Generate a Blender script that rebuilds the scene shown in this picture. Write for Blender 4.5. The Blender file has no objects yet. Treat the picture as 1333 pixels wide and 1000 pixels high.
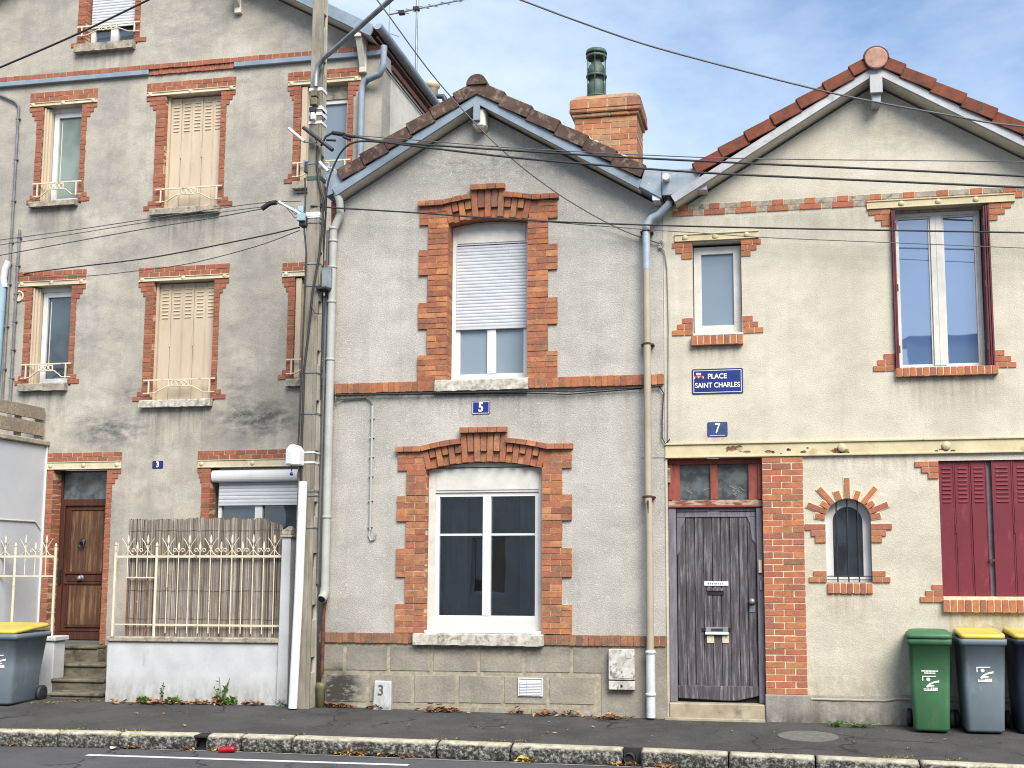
SKYLOC = (3.1, .4, 1.7); CLOUD = (3.8, 4.45, 5.3, 1); SKYS = .135; SUNE = 4.2; SUNA = 36; EXPO = .73
import bpy, bmesh, math, random
from mathutils import Vector, Matrix, geometry, noise
random.seed(11)
rnd = random.uniform
SC = bpy.context.scene
COL = SC.collection

# ------------------------------------------------------------------ camera model
F, PITCH, YAW, CX, CY, D, H = 1484.0, .1123, .1833, 743.3, 569.1, 13.2, 1.75
_c, _s, _cp, _sp = math.cos(YAW), math.sin(YAW), math.cos(PITCH), math.sin(PITCH)
FW = Vector((-_s * _cp, _c * _cp, _sp))
RT = Vector((_c, _s, 0))
UP = RT.cross(FW)
CAM = Vector((0, -D, H))

def ray(px, py):
    return FW * F + RT * (px - CX) - UP * (py - CY)

def P(px, py, Y=0.0):
    d = ray(px, py)
    return CAM + d * ((Y + D) / d.y)

def G(px, py, z=0.0):
    d = ray(px, py)
    return CAM + d * ((z - H) / d.z)

def X(px, py, Y=0.0):
    return P(px, py, Y).x

def Z(px, py, Y=0.0):
    return P(px, py, Y).z

def R(xl, xr, yt, yb, Y=0.0):
    xm, ym = (xl + xr) / 2, (yt + yb) / 2
    return X(xl, ym, Y), X(xr, ym, Y), Z(xm, yb, Y), Z(xm, yt, Y)

def PT(px, py, Y=0.0):
    p = P(px, py, Y)
    return (p.x, p.z)

cam = bpy.data.cameras.new('camera')
cam_o = bpy.data.objects.new('camera', cam)
COL.objects.link(cam_o)
mw = Matrix((RT, UP, -FW)).transposed().to_4x4()
mw.translation = CAM
cam_o.matrix_world = mw
cam.sensor_width = 36.0
cam.lens = F / 1333.0 * 36.0
cam.shift_x = -(CX - 666.5) / 1333.0
cam.shift_y = (CY - 500.0) / 1333.0
cam.clip_end = 2000
SC.camera = cam_o

# ------------------------------------------------------------------ object helpers
def tag(o, label=None, cat=None, group=None, kind=None):
    if label: o['label'] = label
    if cat: o['category'] = cat
    if group: o['group'] = group
    if kind: o['kind'] = kind
    return o

def thing(name, label, cat, loc=(0, 0, 0), group=None):
    o = bpy.data.objects.new(name, None)
    o.empty_display_size = .2
    COL.objects.link(o)
    o.location = loc
    return tag(o, label, cat, group)

def wloc(o):
    v = Vector((0, 0, 0))
    while o is not None:
        v += o.location
        o = o.parent
    return v

class MB:
    def __init__(s):
        s.v, s.f, s.m, s.sm = [], [], [], []

    def add(s, vs, fs, mi=0, smooth=False):
        k = len(s.v)
        s.v += [Vector(v) for v in vs]
        for f in fs:
            s.f.append([i + k for i in f]); s.m.append(mi); s.sm.append(smooth)
        return s

    def box(s, x0, x1, y0, y1, z0, z1, mi=0):
        vs = [(x, y, z) for z in (z0, z1) for y in (y0, y1) for x in (x0, x1)]
        return s.add(vs, [(0, 2, 3, 1), (4, 5, 7, 6), (0, 1, 5, 4), (2, 6, 7, 3), (0, 4, 6, 2), (1, 3, 7, 5)], mi)

    def obox(s, c, ax, ay, az, hx, hy, hz, mi=0):
        c = Vector(c); ax = Vector(ax).normalized(); ay = Vector(ay).normalized(); az = Vector(az).normalized()
        vs = [c + ax * hx * i + ay * hy * j + az * hz * k for k in (-1, 1) for j in (-1, 1) for i in (-1, 1)]
        return s.add(vs, [(0, 2, 3, 1), (4, 5, 7, 6), (0, 1, 5, 4), (2, 6, 7, 3), (0, 4, 6, 2), (1, 3, 7, 5)], mi)

    def hexa(s, lo, hi, mi=0):          # two quads of four points
        vs = list(lo) + list(hi)
        return s.add(vs, [(3, 2, 1, 0), (4, 5, 6, 7), (0, 1, 5, 4), (1, 2, 6, 5), (2, 3, 7, 6), (3, 0, 4, 7)], mi)

    def prism(s, poly, y0, y1, mi=0):   # poly of (x, z)
        n = len(poly)
        vs = [(x, y0, z) for x, z in poly] + [(x, y1, z) for x, z in poly]
        fs = [list(range(n)), list(range(2 * n - 1, n - 1, -1))]
        fs += [(i, i + n, (i + 1) % n + n, (i + 1) % n) for i in range(n)]
        return s.add(vs, fs, mi)

    def tube(s, pts, r, n=8, mi=0, r2=None, caps=True, smooth=True):
        pts = [Vector(p) for p in pts]
        q = [pts[0]]                      # extra rings beside the bends keep long straight runs evenly shaded
        for a_, b_ in zip(pts[:-1], pts[1:]):
            ln = (b_ - a_).length
            if ln > 5 * r and smooth and n > 6:
                q += [a_.lerp(b_, r * .6 / ln), a_.lerp(b_, r * 1.2 / ln), b_.lerp(a_, r * 1.2 / ln), b_.lerp(a_, r * .6 / ln)]
            q.append(b_)
        pts = q
        m = len(pts); k = len(s.v)
        up = None
        for i, p in enumerate(pts):
            t = (pts[min(i + 1, m - 1)] - pts[max(i - 1, 0)]).normalized()
            if up is None:
                up = Vector((0, 0, 1)) if abs(t.z) < .9 else Vector((0, 1, 0))
            a = t.cross(up).normalized(); up = a.cross(t).normalized()
            rr = r if r2 is None else r + (r2 - r) * i / max(1, m - 1)
            for j in range(n):
                w = 2 * math.pi * j / n
                s.v.append(p + (a * math.cos(w) + up * math.sin(w)) * rr)
        for i in range(m - 1):
            for j in range(n):
                s.f.append([k + i * n + j, k + i * n + (j + 1) % n, k + (i + 1) * n + (j + 1) % n, k + (i + 1) * n + j])
                s.m.append(mi); s.sm.append(smooth)
        if caps:
            e = len(s.v); s.v += [v.copy() for v in s.v[k:k + n]] + [v.copy() for v in s.v[k + (m - 1) * n:k + m * n]]
            s.f.append([e + j for j in range(n)][::-1]); s.m.append(mi); s.sm.append(False)
            s.f.append([e + n + j for j in range(n)]); s.m.append(mi); s.sm.append(False)
        return s

    def lathe(s, prof, c, axis=(0, 0, 1), n=20, mi=0, smooth=True):
        c = Vector(c); t = Vector(axis).normalized()
        a = t.orthogonal().normalized(); b = t.cross(a)
        k = len(s.v); m = len(prof)
        for r, h in prof:
            for j in range(n):
                w = 2 * math.pi * j / n
                s.v.append(c + t * h + (a * math.cos(w) + b * math.sin(w)) * max(r, 1e-4))
        for i in range(m - 1):
            for j in range(n):
                s.f.append([k + i * n + j, k + i * n + (j + 1) % n, k + (i + 1) * n + (j + 1) % n, k + (i + 1) * n + j])
                s.m.append(mi); s.sm.append(smooth)
        s.f.append([k + j for j in range(n)][::-1]); s.m.append(mi); s.sm.append(False)
        s.f.append([k + (m - 1) * n + j for j in range(n)]); s.m.append(mi); s.sm.append(False)
        return s

    def holed(s, outer, holes, y0, y1, mi=0):
        loops = [outer] + holes
        flat = [p for l in loops for p in l]
        tris = geometry.tessellate_polygon([[Vector((x, z, 0)) for x, z in l] for l in loops])
        n = len(flat)
        vs = [(x, y0, z) for x, z in flat] + [(x, y1, z) for x, z in flat]
        fs = []
        for t in tris:
            a, b, c = t
            area = (flat[b][0] - flat[a][0]) * (flat[c][1] - flat[a][1]) - (flat[c][0] - flat[a][0]) * (flat[b][1] - flat[a][1])
            if area < 0: b, c = c, b
            fs.append((a, b, c)); fs.append((a + n, c + n, b + n))
        k = 0
        for l in loops:
            m = len(l)
            ar = sum(l[i][0] * l[(i + 1) % m][1] - l[(i + 1) % m][0] * l[i][1] for i in range(m))
            flip = (ar < 0) ^ (l is not outer)
            for i in range(m):
                a, b = k + i, k + (i + 1) % m
                q = (a, a + n, b + n, b)
                fs.append(q if not flip else q[::-1])
            k += m
        return s.add(vs, fs, mi)

    def build(s, name, mats, parent=None, bevel=0.0, recalc=True, shade=False, segs=1):
        me = bpy.data.meshes.new(name)
        off = wloc(parent) if parent is not None else Vector((0, 0, 0))
        me.from_pydata([v - off for v in s.v], [], s.f)
        if not isinstance(mats, (list, tuple)): mats = [mats]
        for m in mats: me.materials.append(m)
        me.polygons.foreach_set('material_index', s.m)
        me.polygons.foreach_set('use_smooth', [bool(a or shade) for a in s.sm])
        if recalc:
            bm = bmesh.new(); bm.from_mesh(me)
            bmesh.ops.recalc_face_normals(bm, faces=bm.faces[:])
            bm.to_mesh(me); bm.free()
        me.update()
        o = bpy.data.objects.new(name, me)
        COL.objects.link(o)
        if parent is not None: o.parent = parent
        if bevel:
            b = o.modifiers.new('bevel', 'BEVEL'); b.width = bevel; b.segments = segs; b.limit_method = 'ANGLE'; b.angle_limit = .7
        return o

def copy_tree(o, parent=None):
    c = o.copy(); COL.objects.link(c); c.parent = parent
    for ch in list(o.children): copy_tree(ch, c)
    return c

def text_mesh(name, s, x, z, y, size, mat, parent, sx=1.0, bold=0.0, ext=.0015):
    cu = bpy.data.curves.new('text', 'FONT')
    cu.body = s; cu.size = size; cu.align_x = 'CENTER'; cu.align_y = 'CENTER'; cu.extrude = ext; cu.offset = bold
    o = bpy.data.objects.new('text', cu); COL.objects.link(o)
    dg = bpy.context.evaluated_depsgraph_get(); dg.update()
    me = bpy.data.meshes.new_from_object(o.evaluated_get(dg))
    bpy.data.objects.remove(o)
    mt = Matrix.Translation(Vector((x, y, z)) - (wloc(parent) if parent else Vector())) @ Matrix.Rotation(math.pi / 2, 4, 'X') @ Matrix.Diagonal((sx, 1, 1, 1))
    me.transform(mt); me.name = name
    me.materials.clear(); me.materials.append(mat)
    ob = bpy.data.objects.new(name, me); COL.objects.link(ob)
    if parent: ob.parent = parent
    return ob

# ------------------------------------------------------------------ materials
def C(h):
    h = h.lstrip('#'); o = []
    for i in (0, 2, 4):
        v = int(h[i:i + 2], 16) / 255
        o.append(v / 12.92 if v <= .04045 else ((v + .055) / 1.055) ** 2.4)
    return (*o, 1)

def L(r, g, b): return (r, g, b, 1)

class NT:
    def __init__(s, name):
        s.mat = bpy.data.materials.new(name); s.mat.use_nodes = True
        s.t = s.mat.node_tree; s.b = s.t.nodes['Principled BSDF']
        s.geo = s.n('ShaderNodeNewGeometry')
    def n(s, typ, **k):
        nd = s.t.nodes.new(typ)
        for a, b in k.items(): setattr(nd, a, b)
        return nd
    def l(s, a, b): s.t.links.new(a, b)
    def noise(s, scale, detail=4, stretch=None, rough=.6, vec=None, off=None):
        nz = s.n('ShaderNodeTexNoise'); nz.inputs['Scale'].default_value = scale
        nz.inputs['Detail'].default_value = detail; nz.inputs['Roughness'].default_value = rough
        src = vec or s.geo.outputs['Position']
        if stretch or off:
            mp = s.n('ShaderNodeMapping')
            mp.inputs['Scale'].default_value = stretch or (1, 1, 1)
            mp.inputs['Location'].default_value = off or (0, 0, 0)
            s.l(src, mp.inputs[0]); src = mp.outputs[0]
        s.l(src, nz.inputs['Vector'])
        return nz.outputs['Fac']
    def ramp(s, fac, stops):
        r = s.n('ShaderNodeValToRGB'); e = r.color_ramp.elements
        while len(e) > 1: e.remove(e[-1])
        e[0].position, e[0].color = stops[0]
        for p, c in stops[1:]:
            q = e.new(p); q.color = c
        s.l(fac, r.inputs[0]); return r.outputs[0]
    def maprange(s, v, a, b, c=0, d=1):
        m = s.n('ShaderNodeMapRange'); s.l(v, m.inputs[0])
        for i, x in enumerate((a, b, c, d)): m.inputs[i + 1].default_value = x
        return m.outputs[0]
    def mix(s, fac, a, b, mode='MIX'):
        m = s.n('ShaderNodeMix', data_type='RGBA', blend_type=mode)
        for src, i in ((fac, 0), (a, 6), (b, 7)):
            if isinstance(src, (int, float)): m.inputs[i].default_value = src
            elif isinstance(src, tuple): m.inputs[i].default_value = src
            else: s.l(src, m.inputs[i])
        return m.outputs[2]
    def math(s, op, a, b=None):
        m = s.n('ShaderNodeMath', operation=op)
        for src, i in ((a, 0), (b, 1)):
            if src is None: continue
            if isinstance(src, (int, float)): m.inputs[i].default_value = src
            else: s.l(src, m.inputs[i])
        return m.outputs[0]
    def col(s, c):
        if isinstance(c, tuple): s.b.inputs['Base Color'].default_value = c
        else: s.l(c, s.b.inputs['Base Color'])
    def bump(s, h, strength=.3, dist=.01):
        b = s.n('ShaderNodeBump'); b.inputs['Strength'].default_value = strength; b.inputs['Distance'].default_value = dist
        s.l(h, b.inputs['Height']); s.l(b.outputs[0], s.b.inputs['Normal'])
    def set(s, rough=.8, metal=0, spec=.5, ior=None):
        s.b.inputs['Roughness'].default_value = rough; s.b.inputs['Metallic'].default_value = metal
        s.b.inputs['Specular IOR Level'].default_value = spec
        if ior: s.b.inputs['IOR'].default_value = ior
        return s.mat
    def blob(s, p, r, rz=None):     # soft spot round a world point, 1 in the middle
        v = s.n('ShaderNodeVectorMath', operation='SUBTRACT'); s.l(s.geo.outputs['Position'], v.inputs[0]); v.inputs[1].default_value = p
        w = s.n('ShaderNodeVectorMath', operation='DIVIDE'); s.l(v.outputs[0], w.inputs[0]); w.inputs[1].default_value = (r, 5, rz or r)
        ln = s.n('ShaderNodeVectorMath', operation='LENGTH'); s.l(w.outputs[0], ln.inputs[0])
        return s.maprange(ln.outputs['Value'], 1, .2)

def plain(name, c1, c2=None, scale=6, rough=.7, metal=0, spec=.4, bump=0, bscale=80, stretch=None, lo=.35, hi=.65, dirt=None, dscale=3, dlo=.55, dhi=.75, dstretch=None):
    t = NT(name)
    c2 = c2 or tuple([x * .8 for x in c1[:3]] + [1])
    c = t.ramp(t.noise(scale, 5, stretch), [(lo, c2), (hi, c1)])
    if dirt: c = t.mix(t.maprange(t.noise(dscale, 6, dstretch, .7), dlo, dhi), c, dirt)
    t.col(c)
    if bump: t.bump(t.noise(bscale, 3), bump, .006)
    return t.set(rough, metal, spec)

def drip_mask(t, x0, x1, zt, zb_, k):
    sp = t.n('ShaderNodeSeparateXYZ'); t.l(t.geo.outputs['Position'], sp.inputs[0])
    w = (x1 - x0) * .12 + .03
    a = t.math('MULTIPLY', t.maprange(sp.outputs['X'], x0 - w, x0 + w), t.maprange(sp.outputs['X'], x1 + w, x1 - w))
    b = t.math('MULTIPLY', t.maprange(sp.outputs['Z'], zb_, zt), t.math('LESS_THAN', sp.outputs['Z'], zt + .04))
    s = t.maprange(t.noise(9, 5, (1.6, 1, .16), .65), .40, .66, 0, k)
    return t.math('MULTIPLY', t.math('MULTIPLY', a, b), s)

def render_wall(name, c, cl, cd, grain=110, blobs=(), streak=.35, big=.55, gb=.5, drips=(), gk=.36, ckk=0.0):
    t = NT(name)
    base = t.ramp(t.noise(.9, 7, None, .62), [(.32, cd), (.5, c), (.68, cl)])
    st = t.maprange(t.noise(2.2, 6, (2.2, 2.2, .22), .65), .5, .74, 0, streak)
    base = t.mix(st, base, tuple([x * .62 for x in cd[:3]] + [1]))
    mid = t.maprange(t.noise(6, 5, None, .7), .4, .7, 0, big * .5)
    wisp = t.maprange(t.noise(2.4, 8, (1, 1, 1.7), .72, off=(4, 2, 8)), .46, .7, 0, big)
    base = t.mix(wisp, base, tuple([x * .72 for x in cd[:3]] + [1]))
    base = t.mix(mid, base, cd)
    for p, r, rz, k, dark in blobs:
        m = t.math('MULTIPLY', t.blob(p, r, rz), t.maprange(t.noise(5.5, 7, (1, 1, 2.2), .72), .34, .62, 0, k))
        base = t.mix(m, base, dark)
    for px0, px1, pyt, pyb, Y, k, dark in drips:
        xm = (px0 + px1) / 2
        base = t.mix(drip_mask(t, X(px0, pyt, Y), X(px1, pyt, Y), Z(xm, pyt, Y), Z(xm, pyb, Y), k), base, dark)
    vo = t.n('ShaderNodeTexVoronoi', feature='DISTANCE_TO_EDGE'); vo.inputs['Scale'].default_value = .75
    nz = t.n('ShaderNodeTexNoise'); nz.inputs['Scale'].default_value = 3.0; nz.inputs['Detail'].default_value = 5
    t.l(t.geo.outputs['Position'], nz.inputs['Vector'])
    va = t.n('ShaderNodeVectorMath', operation='MULTIPLY_ADD'); t.l(nz.outputs['Color'], va.inputs[0]); va.inputs[1].default_value = (.35, .35, .35); t.l(t.geo.outputs['Position'], va.inputs[2])
    t.l(va.outputs[0], vo.inputs['Vector'])
    ck = t.math('MULTIPLY', t.math('LESS_THAN', vo.outputs['Distance'], .0035), t.maprange(t.noise(.8, 2, off=(5, 5, 5)),   .56, .64, 0, ckk))
    base = t.mix(ck, base, (.10, .095, .085, 1))
    g = t.noise(grain, 3, None, .7)
    base = t.mix(t.maprange(g, .3, .72, gk, 0), base, (.07, .065, .06, 1))
    sp = t.maprange(t.noise(grain * .55, 2, None, .5, off=(7, 3, 9)), .62, .72, 0, .5)
    base = t.mix(sp, base, cl) if gb > .55 else base
    t.col(base)
    t.bump(g, gb, .012)
    return t.set(.95, 0, .15)

def brick_mat(name, cols, dark=.25, soot=None):
    t = NT(name)
    ri = t.geo.outputs['Random Per Island']
    n = len(cols)
    c = t.ramp(ri, [((i + .0) / (n - 1), q) for i, q in enumerate(cols)])
    c = t.mix(t.maprange(t.noise(11, 6, None, .75), .40, .70, 0, .6), c, tuple([x * .45 for x in cols[0][:3]] + [1]))
    c = t.mix(t.maprange(t.noise(60, 3), .55, .75, 0, .4), c, (.55, .35, .22, 1))
    if soot: c = t.mix(t.maprange(t.noise(4, 6, (1, 1, 1.5), .75), .48, .66, 0, soot), c, (.06, .05, .042, 1))
    c = t.mix(.14, c, (.33, .27, .22, 1))
    t.col(c)
    t.bump(t.noise(70, 4), .45, .008)
    return t.set(.9, 0, .2)

def glass_mat(name, c, ior=1.9, rough=.03, c2=None, scale=1.5, wav=.02):
    t = NT(name)
    t.col(t.ramp(t.noise(scale, 3), [(.4, c), (.62, c2 or c)]))
    if wav: t.bump(t.noise(2.5, 1), wav, .05)
    return t.set(rough, 0, .5, ior)

def wood(name, c1, c2, c3, s=3.0, ver=True, rough=.8):
    t = NT(name)
    st = (9, 9, .55) if ver else (.55, 9, 9)
    c = t.ramp(t.noise(s, 7, st, .7), [(.3, c1), (.5, c2), (.68, c3)])
    c = t.mix(t.maprange(t.noise(1.6, 5, None, .7), .42, .68, 0, .6), c, c1)
    t.col(c); t.bump(t.noise(s * 1.7, 5, st), .5, .006)
    return t.set(rough, 0, .25)

M = {}
ORB = [C('84452f'), C('a9613e'), C('97533a'), C('b3703f'), C('8c4f3b'), C('ab6440'), C('bc7f50'), C('7b4636')]
M['brick5'] = brick_mat('orange_brick', ORB, soot=.6)
M['brick5w'] = brick_mat('weathered_brick', [C('71493a'), C('86573f'), C('916248'), C('7a5241'), C('8d6b54'), C('654637')], soot=.75)
M['brick3'] = brick_mat('red_brick', [C('84452f'), C('934b34'), C('9d563c'), C('8b4732'), C('a35f42'), C('7b3f2c')], soot=.25)
M['brick7'] = brick_mat('bright_brick', [C('8f4c36'), C('b06440'), C('9c5440'), C('b9733f'), C('835044'), C('a65c44'), C('b46c44')], soot=.18)
M['brickch'] = brick_mat('chimney_brick', [C('97573b'), C('ab6a45'), C('b48258'), C('8c5540'), C('ae9068')], soot=.6)
M['mortar'] = plain('mortar', C('c4aa8c'), C('9a8468'), 25, .95, 0, .1, .4)
M['mortar5'] = plain('orange_mortar', C('b48460'), C('8e5c40'), 25, .95, 0, .1, .4)
M['mortar7'] = plain('pale_mortar', C('dcc9ae'), C('bfa98a'), 25, .95, 0, .1, .3)
sx = lambda px, py, Y=1.5: tuple(P(px, py, Y))
sx0 = lambda px, py: tuple(P(px, py, 0))
M['wall3'] = render_wall('old_grey_render', L(.455, .42, .355), L(.57, .535, .465), L(.325, .31, .285), 70,
    [(sx(145, 560), .85, .34, 1.1, L(.115, .12, .125)), (sx(335, 545), .9, .42, 1.2, L(.10, .10, .10)), (sx(170, 510), .35, .3, .8, L(.14, .14, .14)),
     (sx(310, 500), .4, .4, .7, L(.15, .15, .15)), (sx(250, 20), 1.5, .8, .5, L(.2, .2, .19)), (sx(110, 440), .6, .5, .45, L(.2, .2, .2)), (sx(340, 300), .7, 1., .35, L(.22, .22, .22)), (sx(160, 340), .5, .3, .5, L(.16, .165, .17)), (sx(150, 250), .45, .5, .4, L(.18, .18, .18)), (sx(60, 300), .8, .25, .4, L(.2, .2, .19))], .4, .7, .5,
    [(42, 102, 272, 320, 1.5, .8, L(.16, .15, .13)), (198, 287, 282, 335, 1.5, .8, L(.16, .15, .13)), (27, 88, 512, 560, 1.5, .8, L(.17, .16, .13)), (185, 277, 533, 590, 1.5, .9, L(.15, .14, .11)), (100, 176, 70, 100, 1.5, .8, L(.15, .15, .14))])
M['wall5'] = render_wall('grey_roughcast', L(.475, .455, .415), L(.55, .53, .49), L(.385, .37, .34), 62,
    [(sx(430, 840, 0), .5, .5, .5, L(.15, .14, .13)), (sx(640, 215, 0), 1.6, .35, .8, L(.17, .17, .17)), (sx(640, 520, 0), 2., .12, .5, L(.22, .21, .2))], .3, .5, .8,
    [(568, 689, 508, 560, 0, .7, L(.2, .19, .17)), (437, 566, 515, 540, 0, .5, L(.22, .21, .19)), (690, 860, 505, 535, 0, .6, L(.2, .19, .17)), (541, 610, 275, 330, 0, .5, L(.22, .21, .2)), (460, 610, 150, 215, 0, .5, L(.22, .22, .22)), (640, 830, 160, 260, 0, .5, L(.24, .24, .24)), (512, 560, 790, 822, 0, .4, L(.25, .23, .2)), (835, 862, 300, 500, 0, .5, L(.25, .24, .22)), (425, 445, 500, 820, 0, .6, L(.2, .19, .17))], .32)
M['wall7'] = render_wall('cream_render', L(.575, .535, .44), L(.65, .61, .52), L(.475, .44, .36), 75,
    [(sx(1100, 800, 0), .7, .6, .5, L(.36, .31, .22)), (sx(1290, 820, 0), .6, .3, .8, L(.36, .3, .2)), (sx(1180, 165, 0), 1.2, .5, .6, L(.3, .28, .23)), (sx(1240, 510, 0), .8, .1, .5, L(.3, .27, .2))], .22, .4, .5,
    [(900, 968, 452, 480, 0, .8, L(.28, .25, .19)), (1165, 1299, 492, 550, 0, .8, L(.28, .25, .19)), (1227, 1340, 799, 870, 0, .9, L(.33, .27, .15)), (1077, 1137, 775, 820, 0, .7, L(.34, .28, .18)), (921, 947, 568, 580, 0, 1.0, L(.42, .22, .08)), (1050, 1220, 596, 630, 0, .6, L(.3, .28, .24)), (1050, 1250, 120, 215, 0, .5, L(.33, .32, .28)), (880, 1130, 285, 320, 0, .5, L(.36, .33, .27)), (866, 876, 300, 575, 0, .6, L(.35, .32, .25))], .25)
M['sidewall'] = render_wall('white_side_render', L(.66, .64, .58), L(.72, .7, .64), L(.52, .5, .44), 60, (), .4, .5, .3)
M['plinth5'] = render_wall('taupe_block', L(.31, .285, .235), L(.37, .34, .285), L(.24, .22, .185), 50,
    [(sx(440, 900, 0), .36, .36, 2.6, L(.045, .042, .04)), (sx(800, 920, 0), .5, .2, .6, L(.35, .34, .31)), (sx(640, 846, 0), 2.2, .09, .9, L(.1, .095, .09))], .5, .6, .4)
t = NT('pale_joint')
c_ = t.ramp(t.noise(20, 5), [(.35, C('857f6e')), (.65, C('a29a89'))])
c_ = t.mix(t.maprange(t.noise(3, 6, None, .7), .5, .72, 0, .6), c_, C('6f6858'))
t.col(t.mix(t.math('MULTIPLY', t.blob(sx0(438, 898), .34), t.maprange(t.noise(5.5, 7, (1, 1, 2.2), .72), .3, .45, 0, 1)), c_, L(.045, .042, .04)))
t.bump(t.noise(60, 3), .3, .006)
M['joint5'] = t.set(.95, 0, .1)
M['plinth7'] = render_wall('stained_cement', L(.34, .32, .28), L(.44, .41, .36), L(.22, .205, .18), 40, (), .6, .8, .3)
M['cream'] = plain('cream_paint', C('c8bfa6'), C('b4aa90'), 5, .6, 0, .3, .15, 40, None, .35, .65, C('8d7a52'), 4, .6, .75)
M['yellow'] = plain('yellowed_paint', C('c2b796'), C('ada181'), 4, .55, 0, .35, .15, 40, None, .3, .7, C('8a6a48'), 4.2, .58, .76)
M['rust'] = plain('rust', C('6b4434'), C('40302a'), 18, .9, 0, .2, .5, 60)
M['zinc'] = plain('zinc', C('98a3ad'), C('828e99'), 4, .5, .1, .5, .05, 20, None, .35, .65, C('b8c2c8'), 6, .6, .75)
M['bluepaint'] = plain('grey_blue_paint', C('84919d'), C('717f8c'), 6, .55, 0, .4, .1, 50, None, .3, .7, C('60707e'), 5, .6, .75)
M['greypaint'] = plain('grey_paint', C('b3b4b6'), C('96989c'), 6, .6, 0, .4, .1, 50, None, .3, .7, C('77777a'), 5, .6, .75)
M['soffit'] = plain('soffit_boards', C('cdc9bd'), C('b9b4a6'), 6, .85)
M['tile5'] = plain('dark_tile', C('5e4b42'), C('403430'), 6, .9, 0, .2, .5, 40, None, .3, .7, C('87796a'), 11, .52, .7)
M['tile7'] = plain('red_tile', C('7d4737'), C('5f382c'), 6, .85, 0, .2, .5, 40, None, .3, .7, C('4a3a30'), 9, .48, .68)
M['tilecap'] = plain('pink_tile', C('a98a7a'), C('937063'), 12, .9, 0, .2, .4, 40)
M['pvc'] = plain('white_pvc', C('cfcfce'), C('c3c4c4'), 3, .35, 0, .5)
M['pvcold'] = plain('old_white_frame', C('c8c6c0'), C('b5b3ac'), 6, .5, 0, .4, .1, 30, None, .3, .7, C('98938a'), 7, .62, .76)
M['rollslat'] = plain('roller_slats', C('c0c3c8'), C('b4b8be'), 2, .4, 0, .45)
M['shutter'] = plain('cream_shutter', C('bdae99'), C('b0a08a'), 3, .55, 0, .35, 0, 40, (3, 3, .5), .3, .7, C('b19a72'), 8, .64, .8)
M['redshutter'] = plain('red_shutter', C('6e2430'), C('5f1f2a'), 2, .6, 0, .35, .04, 30, None, .3, .7, C('7e4048'), 5, .56, .78, (2, 2, .6))
M['darkred'] = plain('dark_red_edge', C('5e1f2a'), C('451620'), 4, .5, 0, .4)
M['stone'] = plain('sill_stone', C('a9a294'), C('827b6e'), 9, .95, 0, .1, .5, 50, None, .3, .7, C('5b564c'), 12, .5, .68)
M['lichen'] = plain('lichen_stone', C('bebbb0'), C('98948a'), 12, .95, 0, .1, .7, 40, None, .35, .6, C('66625a'), 13, .5, .7)
M['step'] = plain('step_stone', C('777163'), C('4f4b40'), 5, .95, 0, .1, .4, 40, (1, 1, 3), .3, .7, C('33342a'), 5, .52, .7)
M['thresh'] = plain('threshold_stone', C('a39a86'), C('877e6b'), 6, .95, 0, .1, .3, 40, None, .3, .7, C('5d584b'), 5, .58, .75)
M['whitewash'] = plain('whitewash', C('b9bbbd'), C('a6a8aa'), 3, .8, 0, .2, .25, 40, None, .3, .7, C('8b8d8c'), 2.4, .58, .8, (2, 2, .5))
def foot_dirt(m, z0, z1, colr, k):
    nt_ = m.node_tree; b_ = nt_.nodes['Principled BSDF']; src = b_.inputs['Base Color'].links[0].from_socket
    w_ = NT.__new__(NT); w_.mat = m; w_.t = nt_; w_.b = b_; w_.geo = nt_.nodes.new('ShaderNodeNewGeometry')
    sp = w_.n('ShaderNodeSeparateXYZ'); w_.l(w_.geo.outputs['Position'], sp.inputs[0])
    f = w_.math('MULTIPLY', w_.maprange(sp.outputs['Z'], z1, z0), w_.maprange(w_.noise(7, 7, (1.4, 1.4, .6), .72), .36, .62, 0, k))
    w_.col(w_.mix(f, src, colr))
foot_dirt(M['whitewash'], .05, .42, C('77756a'), .9); foot_dirt(M['wall7'], .3, .75, C('8f8467'), .6); foot_dirt(M['plinth7'], 0, .22, C('4a463b'), .9)
M['shed'] = plain('white_panel', C('bcbfc4'), C('b0b4ba'), 1.5, .6, 0, .3)
M['slat'] = wood('weathered_slat', C('6d6358'), C('8d8172'), C('a89c8c'), 3, False)
M['door3'] = wood('varnished_door', C('35201a'), C('482b22'), C('583629'), 2.2, True, .5)
M['panel3'] = wood('faded_panel', C('3d2a20'), C('553d2e'), C('816a4c'), 3.0, True, .6)
M['door7'] = wood('peeling_door', C('322f31'), C('504c51'), C('8b868e'), 3.6, True, .9)
M['frame7'] = wood('grey_violet_frame', C('55525a'), C('6f6c75'), C('858289'), 3, True, .85)
M['transom'] = plain('red_brown_frame', C('8c4a3c'), C('6f382e'), 6, .65, 0, .35, .15, 40, (3, 3, 1), .3, .7, C('a78b7c'), 6, .66, .76)
M['peel'] = plain('peeling_rail', C('a58f80'), C('74473a'), 11, .8, 0, .2, .4, 50, (.6, 1, 2), .42, .55)
M['dark'] = plain('dark_gap', L(.012, .012, .014), L(.008, .008, .01), 5, .8)
M['black'] = plain('black_rubber', L(.022, .022, .024), L(.014, .014, .015), 5, .6)
M['iron'] = plain('painted_iron', C('cfc5b2'), C('bdb09a'), 14, .6, 0, .35, .1, 40, None, .3, .7, C('8d5a3a'), 9, .6, .7)
M['rustiron'] = plain('rusty_iron', C('8a5b40'), C('5c3727'), 14, .85, 0, .2, .3, 60, None, .3, .7, C('cbb894'), 6, .6, .7)
M['darkmetal'] = plain('dark_metal', C('45464a'), C('303135'), 6, .5, .6, .5)
M['conduit'] = plain('grey_conduit', C('77797c'), C('5c5e62'), 6, .6)
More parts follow.
